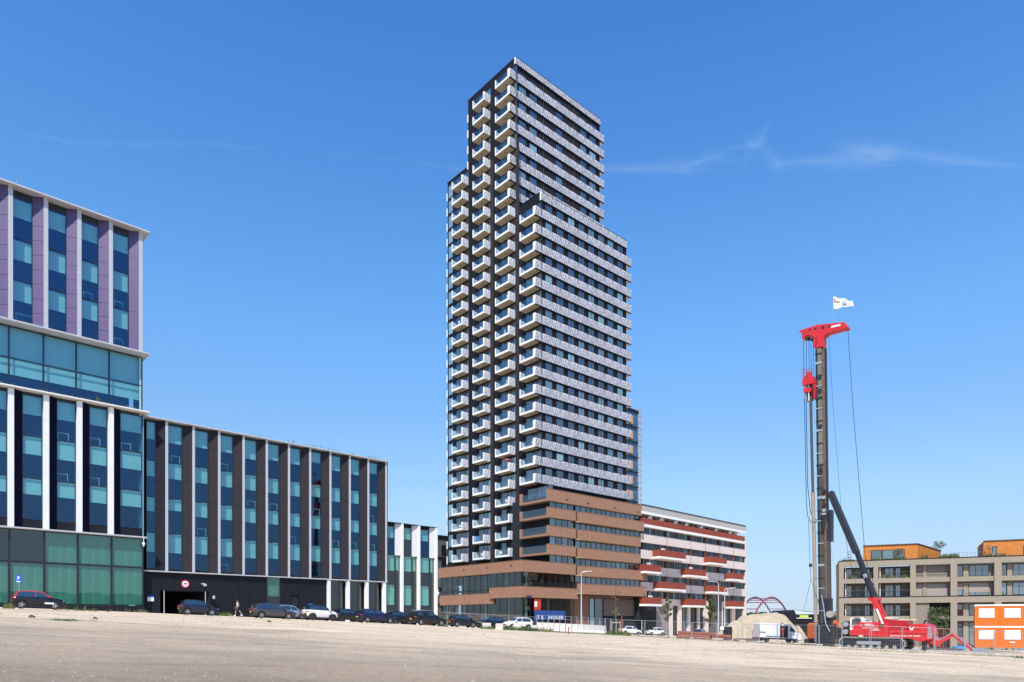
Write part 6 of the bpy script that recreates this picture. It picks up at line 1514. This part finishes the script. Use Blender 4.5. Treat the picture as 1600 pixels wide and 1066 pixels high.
def person(loc, rz, label, top, bottom, shoe, sleeve=True, shorts=False, stride=0.0, arms=0.15, helmet=None, hair=hair_m, group=None, bend=0.0):
    t = empty('person', loc, rz, label, 'person', group)
    # x forward, y left; 1.78 m tall
    hip, kn, an = .93, .50, .09
    def leg(sy, f):  # f: forward angle
        hx_, hy_ = 0, .09 * sy; kx = math.sin(f) * .43; kz = hip - math.cos(f) * .43; g_ = f * (0.35 if f > 0 else 1.5); ax = kx + math.sin(g_) * .41; az_ = kz - math.cos(g_) * .41
        return (hx_, hy_, hip - .04), (kx, hy_, kz), (ax, hy_, max(.09, az_)), (ax + .14, hy_ + .01 * sy, max(.05, az_ - .06))
    bx_ = math.sin(bend)
    sh_ = Vector((bx_ * .5, 0, hip + .50 * math.cos(bend))); nk = sh_ + Vector((bx_ * .10, 0, .09)); hd = nk + Vector((.03 + bx_ * .05, 0, .13))
    V_ = [(0, 0, hip + .02), (bx_ * .2, 0, hip + .22), tuple(sh_), tuple(nk), tuple(hd), tuple(hd + Vector((0, 0, .09)))]
    Rr = [(.115, .15), (.11, .14), (.11, .17), .058, (.095, .085), (.075, .07)]; E = [(0, 1), (1, 2), (2, 3), (3, 4), (4, 5)]
    legs = {}
    for sy, f in ((1, stride), (-1, -stride)):
        a, b, c, d = leg(sy, f); i = len(V_); V_ += [a, b, c, d]; Rr += [(.085, .085), .055, .038, (.045, .035)]; E += [(0, i), (i, i + 1), (i + 1, i + 2), (i + 2, i + 3)]; legs[sy] = (a, b, c, d)
    armp = {}
    for sy, f in ((1, -stride * .8 - arms * .2), (-1, stride * .8 + arms * .2)):
        s_ = sh_ + Vector((0, .19 * sy, -.03)); e_ = s_ + Vector((math.sin(f) * .28 + arms * .1, .04 * sy, -.28 * math.cos(f))); w_ = e_ + Vector((math.sin(f + .35 + arms) * .25, .0, -.25 * math.cos(f + .35 + arms))); h_ = w_ + Vector((math.sin(f + .5 + arms) * .10, 0, -.10 * math.cos(f + .5 + arms)))
        i = len(V_); V_ += [tuple(s_), tuple(e_), tuple(w_), tuple(h_)]; Rr += [.05, .038, .027, (.03, .018)]; E += [(2, i), (i, i + 1), (i + 1, i + 2), (i + 2, i + 3)]; armp[sy] = (s_, e_, w_, h_)
        # fingers: four of unequal length and a thumb off the palm's side
        dr = (h_ - w_).normalized()
        for k, (off, ln) in enumerate(((-.026, .060), (-.009, .072), (.009, .068), (.026, .052))):
            j = len(V_); b0 = h_ + Vector((off, 0, 0)) + dr * .02; V_ += [tuple(b0), tuple(b0 + dr * ln + Vector((.012, 0, 0)))]; Rr += [.009, .007]; E += [(i + 3, j), (j, j + 1)]
        j = len(V_); V_ += [tuple(h_ + Vector((.035, -.02 * sy, .0)))]; Rr += [.010]; E += [(i + 3, j)]
    skin_obj('body', V_, E, Rr, skin_m, t)
    # garments
    tv = [(0, 0, hip - .02), (bx_ * .2, 0, hip + .22), tuple(sh_ + Vector((0, 0, .01)))]; te = [(0, 1), (1, 2)]; tr_ = [(.135, .17), (.13, .16), (.125, .185)]
    for sy in (1, -1):
        s_, e_, w_, h_ = armp[sy]; i = len(tv); tv += [tuple(s_), tuple(e_ if sleeve else s_.lerp(e_, .7))]; tr_ += [.068, .055]; te += [(2, i), (i, i + 1)]
        if sleeve: tv.append(tuple(w_)); tr_.append(.042); te.append((i + 1, i + 2))
    skin_obj('jacket' if sleeve else 'tee_shirt', tv, te, tr_, top, t)
    tv = [(0, 0, hip + .04)]; te = []; tr_ = [(.135, .165)]
    for sy in (1, -1):
        a, b, c, d = legs[sy]; A_, B_, C_ = Vector(a), Vector(b), Vector(c); i = len(tv); tv += [a, tuple(B_ if not shorts else A_.lerp(B_, .85))]; tr_ += [.10, .075]; te += [(0, i), (i, i + 1)]
        if not shorts: tv.append(tuple(C_ + Vector((0, 0, .03)))); tr_.append(.058); te.append((i + 1, i + 2))
    skin_obj('shorts' if shorts else 'trousers', tv, te, tr_, bottom, t)
    for sy in (1, -1):
        c, d = Vector(legs[sy][2]), Vector(legs[sy][3]); q = MB().prism([(-.07, 0), (.20, 0), (.21, .035), (.08, .09), (.04, .13), (-.06, .13)], -.045, .045, 'y'); q.build('shoe', shoe, t, (c.x, c.y, max(0, c.z - .09)), bevel=.01)
    q = MB().sphere(tuple(hd + Vector((-.012, 0, .035))), .112, 12, 8, 0, (1.0, .86, 1.02)); v = [p for p in q.v]
    o = q.build('helmet' if helmet else 'hair', helmet or hair, t, smooth_=True)
    # face
    for sy in (-1, 1): MB().sphere(tuple(hd + Vector((.088, .032 * sy, .035))), .012, 6, 4).build('eye', frame_dark, t); MB().sphere(tuple(hd + Vector((0, .088 * sy, .015))), .022, 6, 4, 0, (1, .5, 1.4)).build('ear', skin_m, t)
    MB().prism([(0, 0), (.03, -.035), (0, -.04)], -.012, .012, 'y').build('nose', skin_m, t, tuple(hd + Vector((.088, 0, .03))))
    MB().box(0, .01, -.025, .025, 0, .008).build('mouth', mat('lip', (.25, .09, .08), .6), t, tuple(hd + Vector((.088, 0, -.045))))
    return t
hv_y = mat('hivis_yellow', (0.55, 0.70, 0.05), 0.7); hv_o = mat('hivis_orange', (0.75, 0.16, 0.08), 0.7); cloth_k = mat('cloth_black', (0.02, 0.02, 0.022), 0.9); cloth_w = mat('cloth_white', (0.78, 0.77, 0.76), 0.9); cloth_g = mat('cloth_grey', (0.30, 0.31, 0.33), 0.9); shoe_w = mat('shoe_white', (0.7, 0.7, 0.7), .6); navy_c = mat('cloth_navy', (0.03, 0.035, 0.06), .9)
person(G(371.5, 71.5, 0.06), math.radians(178), 'person in a white tee shirt and black shorts walking left past the dark office wall', cloth_w, cloth_k, shoe_w, False, True, 0.42)
pv_ = van.matrix_basis @ Vector((0.60, -0.52, 0.64))
person(pv_, math.radians(225), 'person in orange workwear standing in the open side door of the white van', hv_o, mat('hivis_trouser', (.62, .11, .05), .7), cloth_k, True, False, 0.08, 0.9, None, bend=.12)
zf = T.z0 + z5[2] - 0.19
for px_, yy_, top, lab, rz_ in ((791, 1.6, hv_y, 'person in a lime jacket behind the upper glazing left of the tower base corner', 200), (846.5, 1.4, cloth_g, 'person in grey behind the upper glazing just right of the tower base corner', 250), (870.5, 1.5, hv_y, 'person in a lime jacket behind the upper glazing, middle of the right face', 300), (885.5, 1.6, hv_y, 'person in a lime jacket furthest right behind the upper glazing of the tower base', 230)):
    p = T.w(T.x(px_, yy_), yy_) if px_ > 800 else T.w(1.6, T.y(px_, 1.6))
    person(Vector((p.x, p.y, zf)), math.radians(rz_), lab, top, navy_c, cloth_k, True, False, 0.05, 0.2, hv_y if px_ == 1 else None, group=None)

# ---------------------------------------------------------------- street furniture
pole_m = mat('lamp_post_grey', (0.55, 0.56, 0.57), 0.4, 0.2)
def lamp(px_, Y, ytop, arm, label):
    p = G(px_, Y); t = empty('street_lamp', p, 0, label, 'street lamp', 'slender street lamps'); h = EYE + (HY - ytop) / F * Y - p.z
    q = MB().tube((0, 0, -.1), (0, 0, h * .45), .095, .085, 10).tube((0, 0, h * .45), (0, 0, h - .35), .075, .05, 10); n = 6
    pts = [Vector((arm * .45 * (1 - math.cos(math.pi / 2 * i / n)), 0, h - .35 + .30 * math.sin(math.pi / 2 * i / n))) for i in range(n + 1)] + [Vector((arm, 0, h))]
    q.path(pts, .045, 8); q.build('post', pole_m, t)
    s = 1 if arm > 0 else -1; MB().prism([(0, -.03), (.75 * s, .0), (.72 * s, .08), (0, .07)], -.12, .12, 'y').build('lamp_head', pole_m, t, (arm - .1 * s, 0, h))
lamp(908.3, 88, 893.0, 0.75, 'lamp post before the terracotta base, its arm pointing right')
lamp(1122.5, 96, 908.5, -0.85, 'taller of two lamp posts before the apartment block, its arm pointing left')
lamp(1132.3, 99, 919.0, 0.95, 'shorter of two lamp posts before the apartment block, its arm pointing right')
def signpost(px_, Y, ytop, label):
    p = G(px_, Y); h = EYE + (HY - ytop) / F * Y - p.z; t = empty('parking_sign', p, 0, label, 'sign')
    MB().tube((0, 0, -.1), (0, 0, h), .035, n=8).build('post', steel_grey, t)
    MB().box(-.22, .22, -.07, -.04, h - .62, h).build('sign_board', blue_m, t, bevel=.01); letters(t, 'P', .42, MATS['letter_white'], 0, -.075, h - .27); MB().box(-.17, .17, -.08, -.071, h - .58, h - .50).build('sub_plate', MATS['letter_white'], t)
signpost(29.8, 58.0, 899, 'blue parking sign with a white P, behind the car with the red roof')
conc = mat('pale_concrete', (0.60, 0.545, 0.47), 0.9, noise=0.12, nscale=2.5, bump=0.3, bscale=10); conc2 = mat('barrier_white', (0.62, 0.58, 0.52), 0.8, noise=0.15, nscale=1.5)
bl_lab = ('concrete block in front of the black car facing left, with weeds at its foot', 'concrete block between the black car and the nose of the white crossover', 'concrete block hiding the middle of the white crossover', 'concrete block at the left end of the white barrier wall')
for (px_, w), lab in zip(((760.5, 1.02), (780, .86), (808, .95), (835, .80)), bl_lab):
    p = G(px_, 79.0 + R.uniform(-.3, .3)); b_ = empty('concrete_block', p, R.uniform(-.1, .1), lab, 'concrete block', 'concrete blocks before the parked cars')
    MB().box(-w / 2, w / 2, -.4, .4, -.1, .66).build('block', conc, b_, bevel=.03); MB().box(-w / 2 + .08, w / 2 - .08, -.3, .3, .661, .70).build('top_course', conc, b_, bevel=.02)
# curved white barrier wall, one element after another, with fence posts on top
bw_ = empty('barrier_wall', G(892, 82), 0, 'long curved wall of white barrier elements below the lamp post', 'barrier'); o_ = bw_.location
bp_ = []
for i in range(13):
    t = i / 12; px_ = 839 + (946 - 839) * t; Y = 82.0 - 2.2 * math.sin(math.pi * t) + 1.0 * t; bp_.append(G(px_, Y) - o_)
prof = [(-.34, -.15), (.34, -.15), (.34, .22), (.15, .45), (.11, 1.08), (-.11, 1.08), (-.15, .45), (-.34, .22)]
for a, b in zip(bp_, bp_[1:]):
    d = (b - a); L_ = math.hypot(d.x, d.y); q = MB().prism([(y, z) for y, z in prof], .02, L_ - .02, 'x'); o = q.build('barrier_element', conc2, bw_, tuple(a), bevel=.01); o.rotation_euler = (0, -math.atan2(d.z, L_), math.atan2(d.y, d.x))
q = MB()
for i in range(len(bp_)): q.tube(bp_[i] + Vector((0, 0, 1.0)), bp_[i] + Vector((0, 0, 1.95)), .03, n=6)
for a, b in zip(bp_, bp_[1:]): q.tube(a + Vector((0, 0, 1.9)), b + Vector((0, 0, 1.9)), .015, n=4); q.tube(a + Vector((0, 0, 1.55)), b + Vector((0, 0, 1.55)), .015, n=4)
q.build('top_railing', steel_grey, bw_)
redpost = mat('post_red', (0.40, 0.06, 0.04), 0.6)
p = G(888.7, 60); props(MB().tube((0, 0, -.1), (0, 0, .62), .055, n=8).tube((0, 0, .62), (0, 0, .66), .055, .02, n=8).build('red_post', redpost, None, p), 'short rusty red post standing alone on the sand', 'post')
p = G(971.5, 84); props(MB().tube((0, 0, -.1), (0, 0, 2.35), .045, n=8).tube((0, 0, 2.35), (0, 0, 2.4), .045, .02, n=8).build('red_post', mat('post_bright_red', (0.60, 0.05, 0.04), .5), None, p), 'tall thin bright red pole left of the white saloons', 'post')
for px_, Y, h, lab in ((866, 76, .55, 'white stake'),): pass
# mesh fence panels
fm = {}
def fence_run(px0, Y0, px1, Y1, n, where, group, h=1.95, wires=True):
    a, b = G(px0, Y0), G(px1, Y1)
    for i in range(n):
        p, q_ = a.lerp(b, i / n), a.lerp(b, (i + 1) / n); p.z = terrain(p.x, p.y); q_.z = terrain(q_.x, q_.y); d = q_ - p; L_ = math.hypot(d.x, d.y); k = (round(L_, 2), h)
        if k not in fm:
            f = MB(); t = .022
            for x in (.05, L_ - .05): f.tube((x, 0, .02), (x, 0, h), t, n=6)
            for z in (.18, h - .02): f.tube((.05, 0, z), (L_ - .05, 0, z), t * .85, n=6)
            w = MB(); x = .18
            while x < L_ - .1: w.tube((x, 0, .18), (x, 0, h), .0026, n=3, caps=False); x += .16
            for z in (.5, .85, 1.2, 1.55): w.tube((.05, 0, z), (L_ - .05, 0, z), .0035, n=3, caps=False)
            fm[k] = (f.mesh('frame', steel_grey), w.mesh('wire_mesh', steel_grey), MB().box(-.11, .11, -.32, .32, 0, .13).mesh('foot', conc))
        lab = ['first', 'second', 'third', 'fourth', 'fifth', 'sixth', 'seventh', 'eighth', 'ninth', 'tenth', 'eleventh', 'twelfth', 'thirteenth', 'fourteenth', 'fifteenth'][i]
        t_ = empty('fence_panel', p, 0, f'{lab} mesh fence panel from the left {where}', 'fence panel', group, rot=(0, -math.atan2(d.z, L_), math.atan2(d.y, d.x)))
        put('frame', fm[k][0], t_); put('wire_mesh', fm[k][1], t_, kind='stuff'); put('foot', fm[k][2], t_)
fence_run(689, 92, 752, 93, 3, 'before the left part of the tower base', 'fence panels before the left of the tower base')
fence_run(752, 93, 838, 95, 3, 'before the corner of the tower base', 'fence panels before the tower corner', 1.95)
fence_run(944, 82, 972, 84.5, 3, 'right after the white barrier wall', 'fence panels right of the white barrier')
fence_run(972, 84.5, 1160, 77, 5, 'before the apartment block and the pipes', 'fence panels before the apartment block')
fence_run(1160, 77, 1317, 62, 5, 'before the van and the sand heaps', 'fence panels before the white van')
fence_run(1313, 56.5, 1460, 52.0, 3, 'before the red rig', 'fence panels before the red rig')
fence_run(1460, 52.0, 1552, 56, 2, 'before the red jointed arm', 'fence panels before the jointed arm')
fence_run(1552, 56, 1660, 58, 2, 'before the orange containers', 'fence panels before the containers')
# red scaffold frame by the dark passage, blue crate, loose beams
sc = empty('red_scaffold_frame', G(1467, 88), math.radians(-10), 'red tube frame standing before the dark passage with plants', 'frame')
q = MB()
for x in (-1.3, -.4, .5, 1.3): q.tube((x, 0, -.2), (x, 0, 2.6), .045)
for z in (1.4, 2.6): q.tube((-1.3, 0, z), (1.3, 0, z), .045)
for x in (-1.3, 1.3): q.tube((x, 0, 2.6), (x, 1.2, 2.6), .045).tube((x, 1.2, 2.6), (x, 1.2, -.2), .045)
q.build('tube_frame', mat('scaffold_red', (.45, .06, .03), .6), sc); MB().box(-.3, .3, .1, .5, .3, 1.5).build('red_board', mat('board_dark_red', (.42, .03, .02), .6), sc)
p = G(1498, 80); cr_ = empty('blue_crate', p, .1, 'small blue crate on the sand behind the jointed arm', 'crate'); MB().box(-.6, .6, -.4, .4, 0, .12).box(-.6, .6, -.4, -.36, .121, .45).box(-.6, .6, .36, .4, .121, .45).box(-.6, -.56, -.36, .36, .121, .45).box(.56, .6, -.36, .36, .121, .45).build('body', mat('crate_blue', (.05, .28, .55), .5), cr_); MB().box(-.5, .5, -.3, .3, .13, .3).build('contents', conc, cr_)
bb = mat('old_beam', (.12, .10, .085), .9)
for px0, px1, Y, lab in ((1444, 1503, 72, 'dark steel beam lying behind the red rig and jointed arm'),):
    a, b = G(px0, Y, .12), G(px1, Y + 1, .12); props(MB().beam(a, b, .3, .22).build('steel_beam', bb), lab, 'beam')
# rusty pipes and stacked sheet piles on the ground
pr = mat('pipe_rust', (0.24, 0.075, 0.04), 0.75, noise=.3, nscale=2)
for k, (x0, x1, Y, r, dz, lab) in enumerate(((1058, 1108, 89, .30, .25, 'long rusty steel pipe lying lowest and nearest the fence'), (1076, 1111, 86, .33, .2, 'rusty pipe with its round open end showing'), (1060, 1120, 92, .26, .7, 'rusty pipe behind, raised on the others'), (1112, 1142, 92, .24, .5, 'rusty pipe on the right, half buried by the low sand heap'))):
    a, b = G(x0, Y, dz), G(x1, Y - (2 if k == 1 else 0), dz); props(MB().tube(a, b, r, n=16, caps=False).tube(b, a, r * .88, n=16, caps=False).build('rusty_pipe', pr, smooth_=False), lab, 'pipe', 'rusty pipes on the site')
tr = empty('steel_trough', G(1166, 80), 0, 'low rusty steel trough with thin upright rods on the ground left of the van', 'steel trough'); MB().box(-1.4, 1.4, -.4, .4, .05, .35).build('body', mat('trough_brown', (.14, .08, .06), .8), tr)
q = MB(); [q.tube((x, 0, .35), (x, 0, 1.2), .012, n=4) for x in (-1.0, -.6, .1, .7, 1.1)]; q.build('rods', rust, tr, kind='stuff')
# roll container / dark boxes by the lamp posts
uti = empty('utility_cabinet', G(1137, 97), 0, 'dark tall cabinet beside the foot of the lamp posts, with a round white plate', 'cabinet'); MB().box(-.55, .55, -.3, .3, 0, 1.9).build('body', char_panel, uti, bevel=.03); MB().tube((-.9, -.32, 1.7), (-.9, -.36, 1.7), .30, n=16).build('round_plate', white, uti); MB().tube((-.9, -.3, 0), (-.9, -.3, 1.6), .03).build('plate_post', steel_grey, uti)

# ---------------------------------------------------------------- weeds, stones, loose ground litter
q = MB()
def weeds(px0, px1, Y0, Y1, n, h, k, mix, w=.02, sp=.25):
    for _ in range(n):
        f = R.random(); px_ = px0 + (px1 - px0) * f; Y = Y0 + (Y1 - Y0) * f + R.uniform(-.8, .8); p = G(px_, Y); p.z += und(p.x, p.y)
        blades(q, p, k, h * R.uniform(.5, 1.2), sp, R.choices((0, 1, 2), mix)[0], w)
weeds(788, 850, 74, 76, 170, .50, 9, (.75, .1, .15), .035); weeds(752, 772, 77, 77.5, 40, .42, 8, (.8, .05, .15), .03)
weeds(846, 866, 75, 75, 26, .62, 9, (.2, .8, 0), .03); weeds(845, 955, 76.5, 78.5, 330, .16, 8, (.55, .42, .03), .04, .5); weeds(948, 985, 80, 81, 120, .55, 9, (.7, .1, .2), .035)
weeds(955, 1300, 75, 60, 300, .12, 7, (.25, .72, .03), .03, .5); weeds(1300, 1600, 53, 52, 180, .10, 6, (.3, .67, .03), .022, .5); weeds(1585, 1600, 50, 50, 14, .25, 8, (.4, .6, 0))
weeds(85, 118, 37, 37, 60, .10, 8, (.7, .3, 0), .015, .35); weeds(45, 160, 38, 38, 20, .10, 6, (.4, .6, 0), .012, .3); weeds(8, 20, 57, 57.5, 26, .5, 9, (.7, .3, 0), .03)
weeds(90, 225, 60, 68, 40, .5, 5, (.45, .5, .05), .022); weeds(216, 230, 68.5, 69, 22, .45, 8, (.7, .2, .1), .03); weeds(345, 362, 74, 75, 60, .5, 8, (.85, .15, 0), .04); weeds(684, 700, 92, 92, 30, .6, 8, (.7, .2, .1), .03)
q.build('weeds', [leaf, leaf_dry, leaf_d], kind='stuff')
st_m = mat('stones', (0.30, 0.26, 0.21), 0.95, noise=.4, nscale=8)
q = MB()
def stone(p, r):
    n = 5; i = len(q.v); hz_ = r * R.uniform(.5, .9); a0_ = R.random() * 6
    for k in range(n): a = a0_ + 2 * math.pi * k / n; rr_ = r * R.uniform(.7, 1.15); q.v.append((p.x + rr_ * math.cos(a), p.y + rr_ * math.sin(a), p.z - .01))
    q.v.append((p.x + R.uniform(-.3, .3) * r, p.y + R.uniform(-.3, .3) * r, p.z + hz_))
    for k in range(n): q.f.append((i + k, i + (k + 1) % n, i + n)); q.m.append(0)
for _ in range(9000):
    Y = 9 + 38 * R.random() ** 1.3; x = R.uniform(-.80, .80) * Y; p = Vector((x, Y, terrain(x, Y) + und(x, Y))); stone(p, R.choice((.012, .018, .018, .028)) * (1 + R.random() * .5))
for _ in range(700):
    Y = R.uniform(40, 85); x = R.uniform(-.75, .75) * Y; p = Vector((x, Y, terrain(x, Y) + und(x, Y))); stone(p, R.uniform(.04, .09))
for _ in range(500):
    Y = R.uniform(58, 85); x = R.uniform(.22, .72) * Y; p = Vector((x, Y, terrain(x, Y) + und(x, Y))); stone(p, R.uniform(.06, .16))
for _ in range(130):
    Y = R.uniform(13, 46); x = R.uniform(-.78, .78) * Y; p = Vector((x, Y, terrain(x, Y) + und(x, Y))); stone(p, R.uniform(.03, .085))
q.build('stones', st_m, kind='stuff')
cl_m = mat('earth_clod', (0.09, 0.07, 0.055), .95)
for px_, Y, s_, lab in ((50, 40, .16, 'dark clump of earth on the sand below the car with the red roof'), (149, 41, .12, 'small dark clod of earth on the sand left of the garage'), (421, 51, .15, 'dark clod on the sand below the grey hatchback')):
    p = G(px_, Y); p.z += und(p.x, p.y); m_ = MB().sphere((0, 0, .02), s_, 8, 6, 0, (1.2, .9, .8)); m_.v = [(a * (1 + .3 * mnoise.noise((a * 9, b * 9, c * 9))), b, c * (1 + .4 * mnoise.noise((b * 7, a * 7, 2)))) for a, b, c in m_.v]; props(m_.build('earth_clod', cl_m, None, p), lab, 'clod of earth')
# ---------------------------------------------------------------- what people keep on their balconies
bal_plant = MB(); bal_plant.tube((0, 0, 0), (0, 0, .32), .13, .17, 8); pot_me = bal_plant.mesh('pot', mat('pot_clay', (.30, .14, .08), .8))
q = MB(); leafball(q, (0, 0, .62), .34, 60, .09); pl_me = q.mesh('leaves', [leaf, leaf_y])
def chair_mesh():
    q = MB(); q.box(-.22, .22, -.22, .22, .42, .46).box(-.22, -.18, -.22, .22, .461, .95)
    for x in (-.2, .2):
        for y in (-.2, .2): q.tube((x, y, 0), (x, y, .42), .018, n=4)
    return q
seat_me = MB().box(-.22, .22, -.22, .22, .42, .46).mesh('seat', white); back_me = MB().box(-.22, -.18, -.22, .22, .461, .95).mesh('backrest', white)
leg_me = MB().tube((0, 0, 0), (0, 0, .42), .018, n=4).mesh('leg', white)
par_m = mat('parasol_pink', (.45, .22, .22), .8)
def onbal(k, y, x=XB + .75): p = T.w(x, y); return Vector((p.x, p.y, row_z(k) + T.z0 - 1.53 + .305))
ORD = 'lowest second third fourth fifth sixth seventh eighth ninth tenth eleventh twelfth thirteenth fourteenth fifteenth sixteenth seventeenth eighteenth nineteenth twentieth twenty-first twenty-second twenty-third twenty-fourth twenty-fifth twenty-sixth twenty-seventh twenty-eighth twenty-ninth'.split()
def blab(what, k, nm, rg): i = k - rg[0]; return f"{what} on the {ORD[i]} white balcony {'' if i == 0 else 'from the bottom '}of the {nm}"
cols3 = {'third column': (y3, L3, range(0, 21)), 'second column': (y2, L2, range(0, 29)), 'first column': (y1_, L1, range(0, 25)), 'corner column': (y4, L4, range(4, 20))}
for nm, (yy_, LL, rg) in cols3.items():
    for k in rg:
        u = R.random()
        if u < .34:
            t = empty('potted_plant', onbal(k, yy_ + R.uniform(.5, LL - .6), XB + .45), R.random() * 6, blab('potted green plant', k, nm, rg), 'plant', f'potted plants on the balconies, {nm}')
            put('pot', pot_me, t); put('leaves', pl_me, t)
        elif u < .60:
            t = empty('garden_chair', onbal(k, yy_ + R.uniform(.6, LL - .7), XB + .6), R.random() * 6, blab('white garden chair', k, nm, rg), 'chair', f'garden chairs on the balconies, {nm}')
            put('seat', seat_me, t); put('backrest', back_me, t)
            for x in (-.2, .2):
                for y in (-.2, .2): put('leg', leg_me, t, (x, y, 0))
t = empty('parasol', onbal(5, y3 + 1.2), 0, 'dusty pink parasol open on a white balcony of the third column, low down', 'parasol'); MB().tube((0, 0, 0), (0, 0, 2.1), .025).build('pole', white, t); MB().tube((0, 0, 1.85), (0, 0, 2.25), 1.0, .03, 10).build('canopy', par_m, t)
p = onbal(1, y2 + L2 * .72, XB + .5); t = empty('blue_towel', p, T.a, 'bright blue cloth hung behind the glass of a low balcony, second column from the left', 'cloth'); MB().box(-.02, .02, -.5, .5, .1, 1.15).build('cloth', mat('cloth_blue', (.02, .22, .60), .8), t)
p = onbal(2, y2 + .9, XB + .5); t = empty('red_towel', p, T.a, 'red cloth hung behind the glass of a balcony two storeys above the lowest, second column', 'cloth'); MB().box(-.02, .02, -.3, .3, .1, .9).build('cloth', mat('cloth_red', (.45, .10, .09), .8), t)
# ---------------------------------------------------------------- the far side of the site, behind the viewer's right shoulder (mirrored in the office glass)
ob = empty('opposite_block', (118, -52, -4), math.radians(50), 'long brown brick block across the site, outside the picture, seen only mirrored in glass', 'building')
MB().box(-60, 60, 0, 12, 0, 15).build('wall', mat('opposite_brick', (0.16, 0.10, 0.07), .9, noise=.2, nscale=.4), ob)
wm_ = MB().box(-1, 1, 12.01, 12.06, 0, 1.7).mesh('window', g_dark)
for i in range(26):
    for j in range(4): put('window', wm_, ob, (-56 + i * 4.4, 0, 1.8 + j * 3.4))
for i, (x, y, h) in enumerate(((70, -30, 11), (84, -14, 9), (97, 6, 12), (60, -48, 10))):
    tree((x, y, terrain(x, y)), h, h * .34, f"{('nearest', 'second', 'tallest', 'furthest')[i]} leafy tree across the site, outside the picture, mirrored in glass", 'trees across the site', 4.0, [leaf_d, leaf], .25, 'leafy_tree')
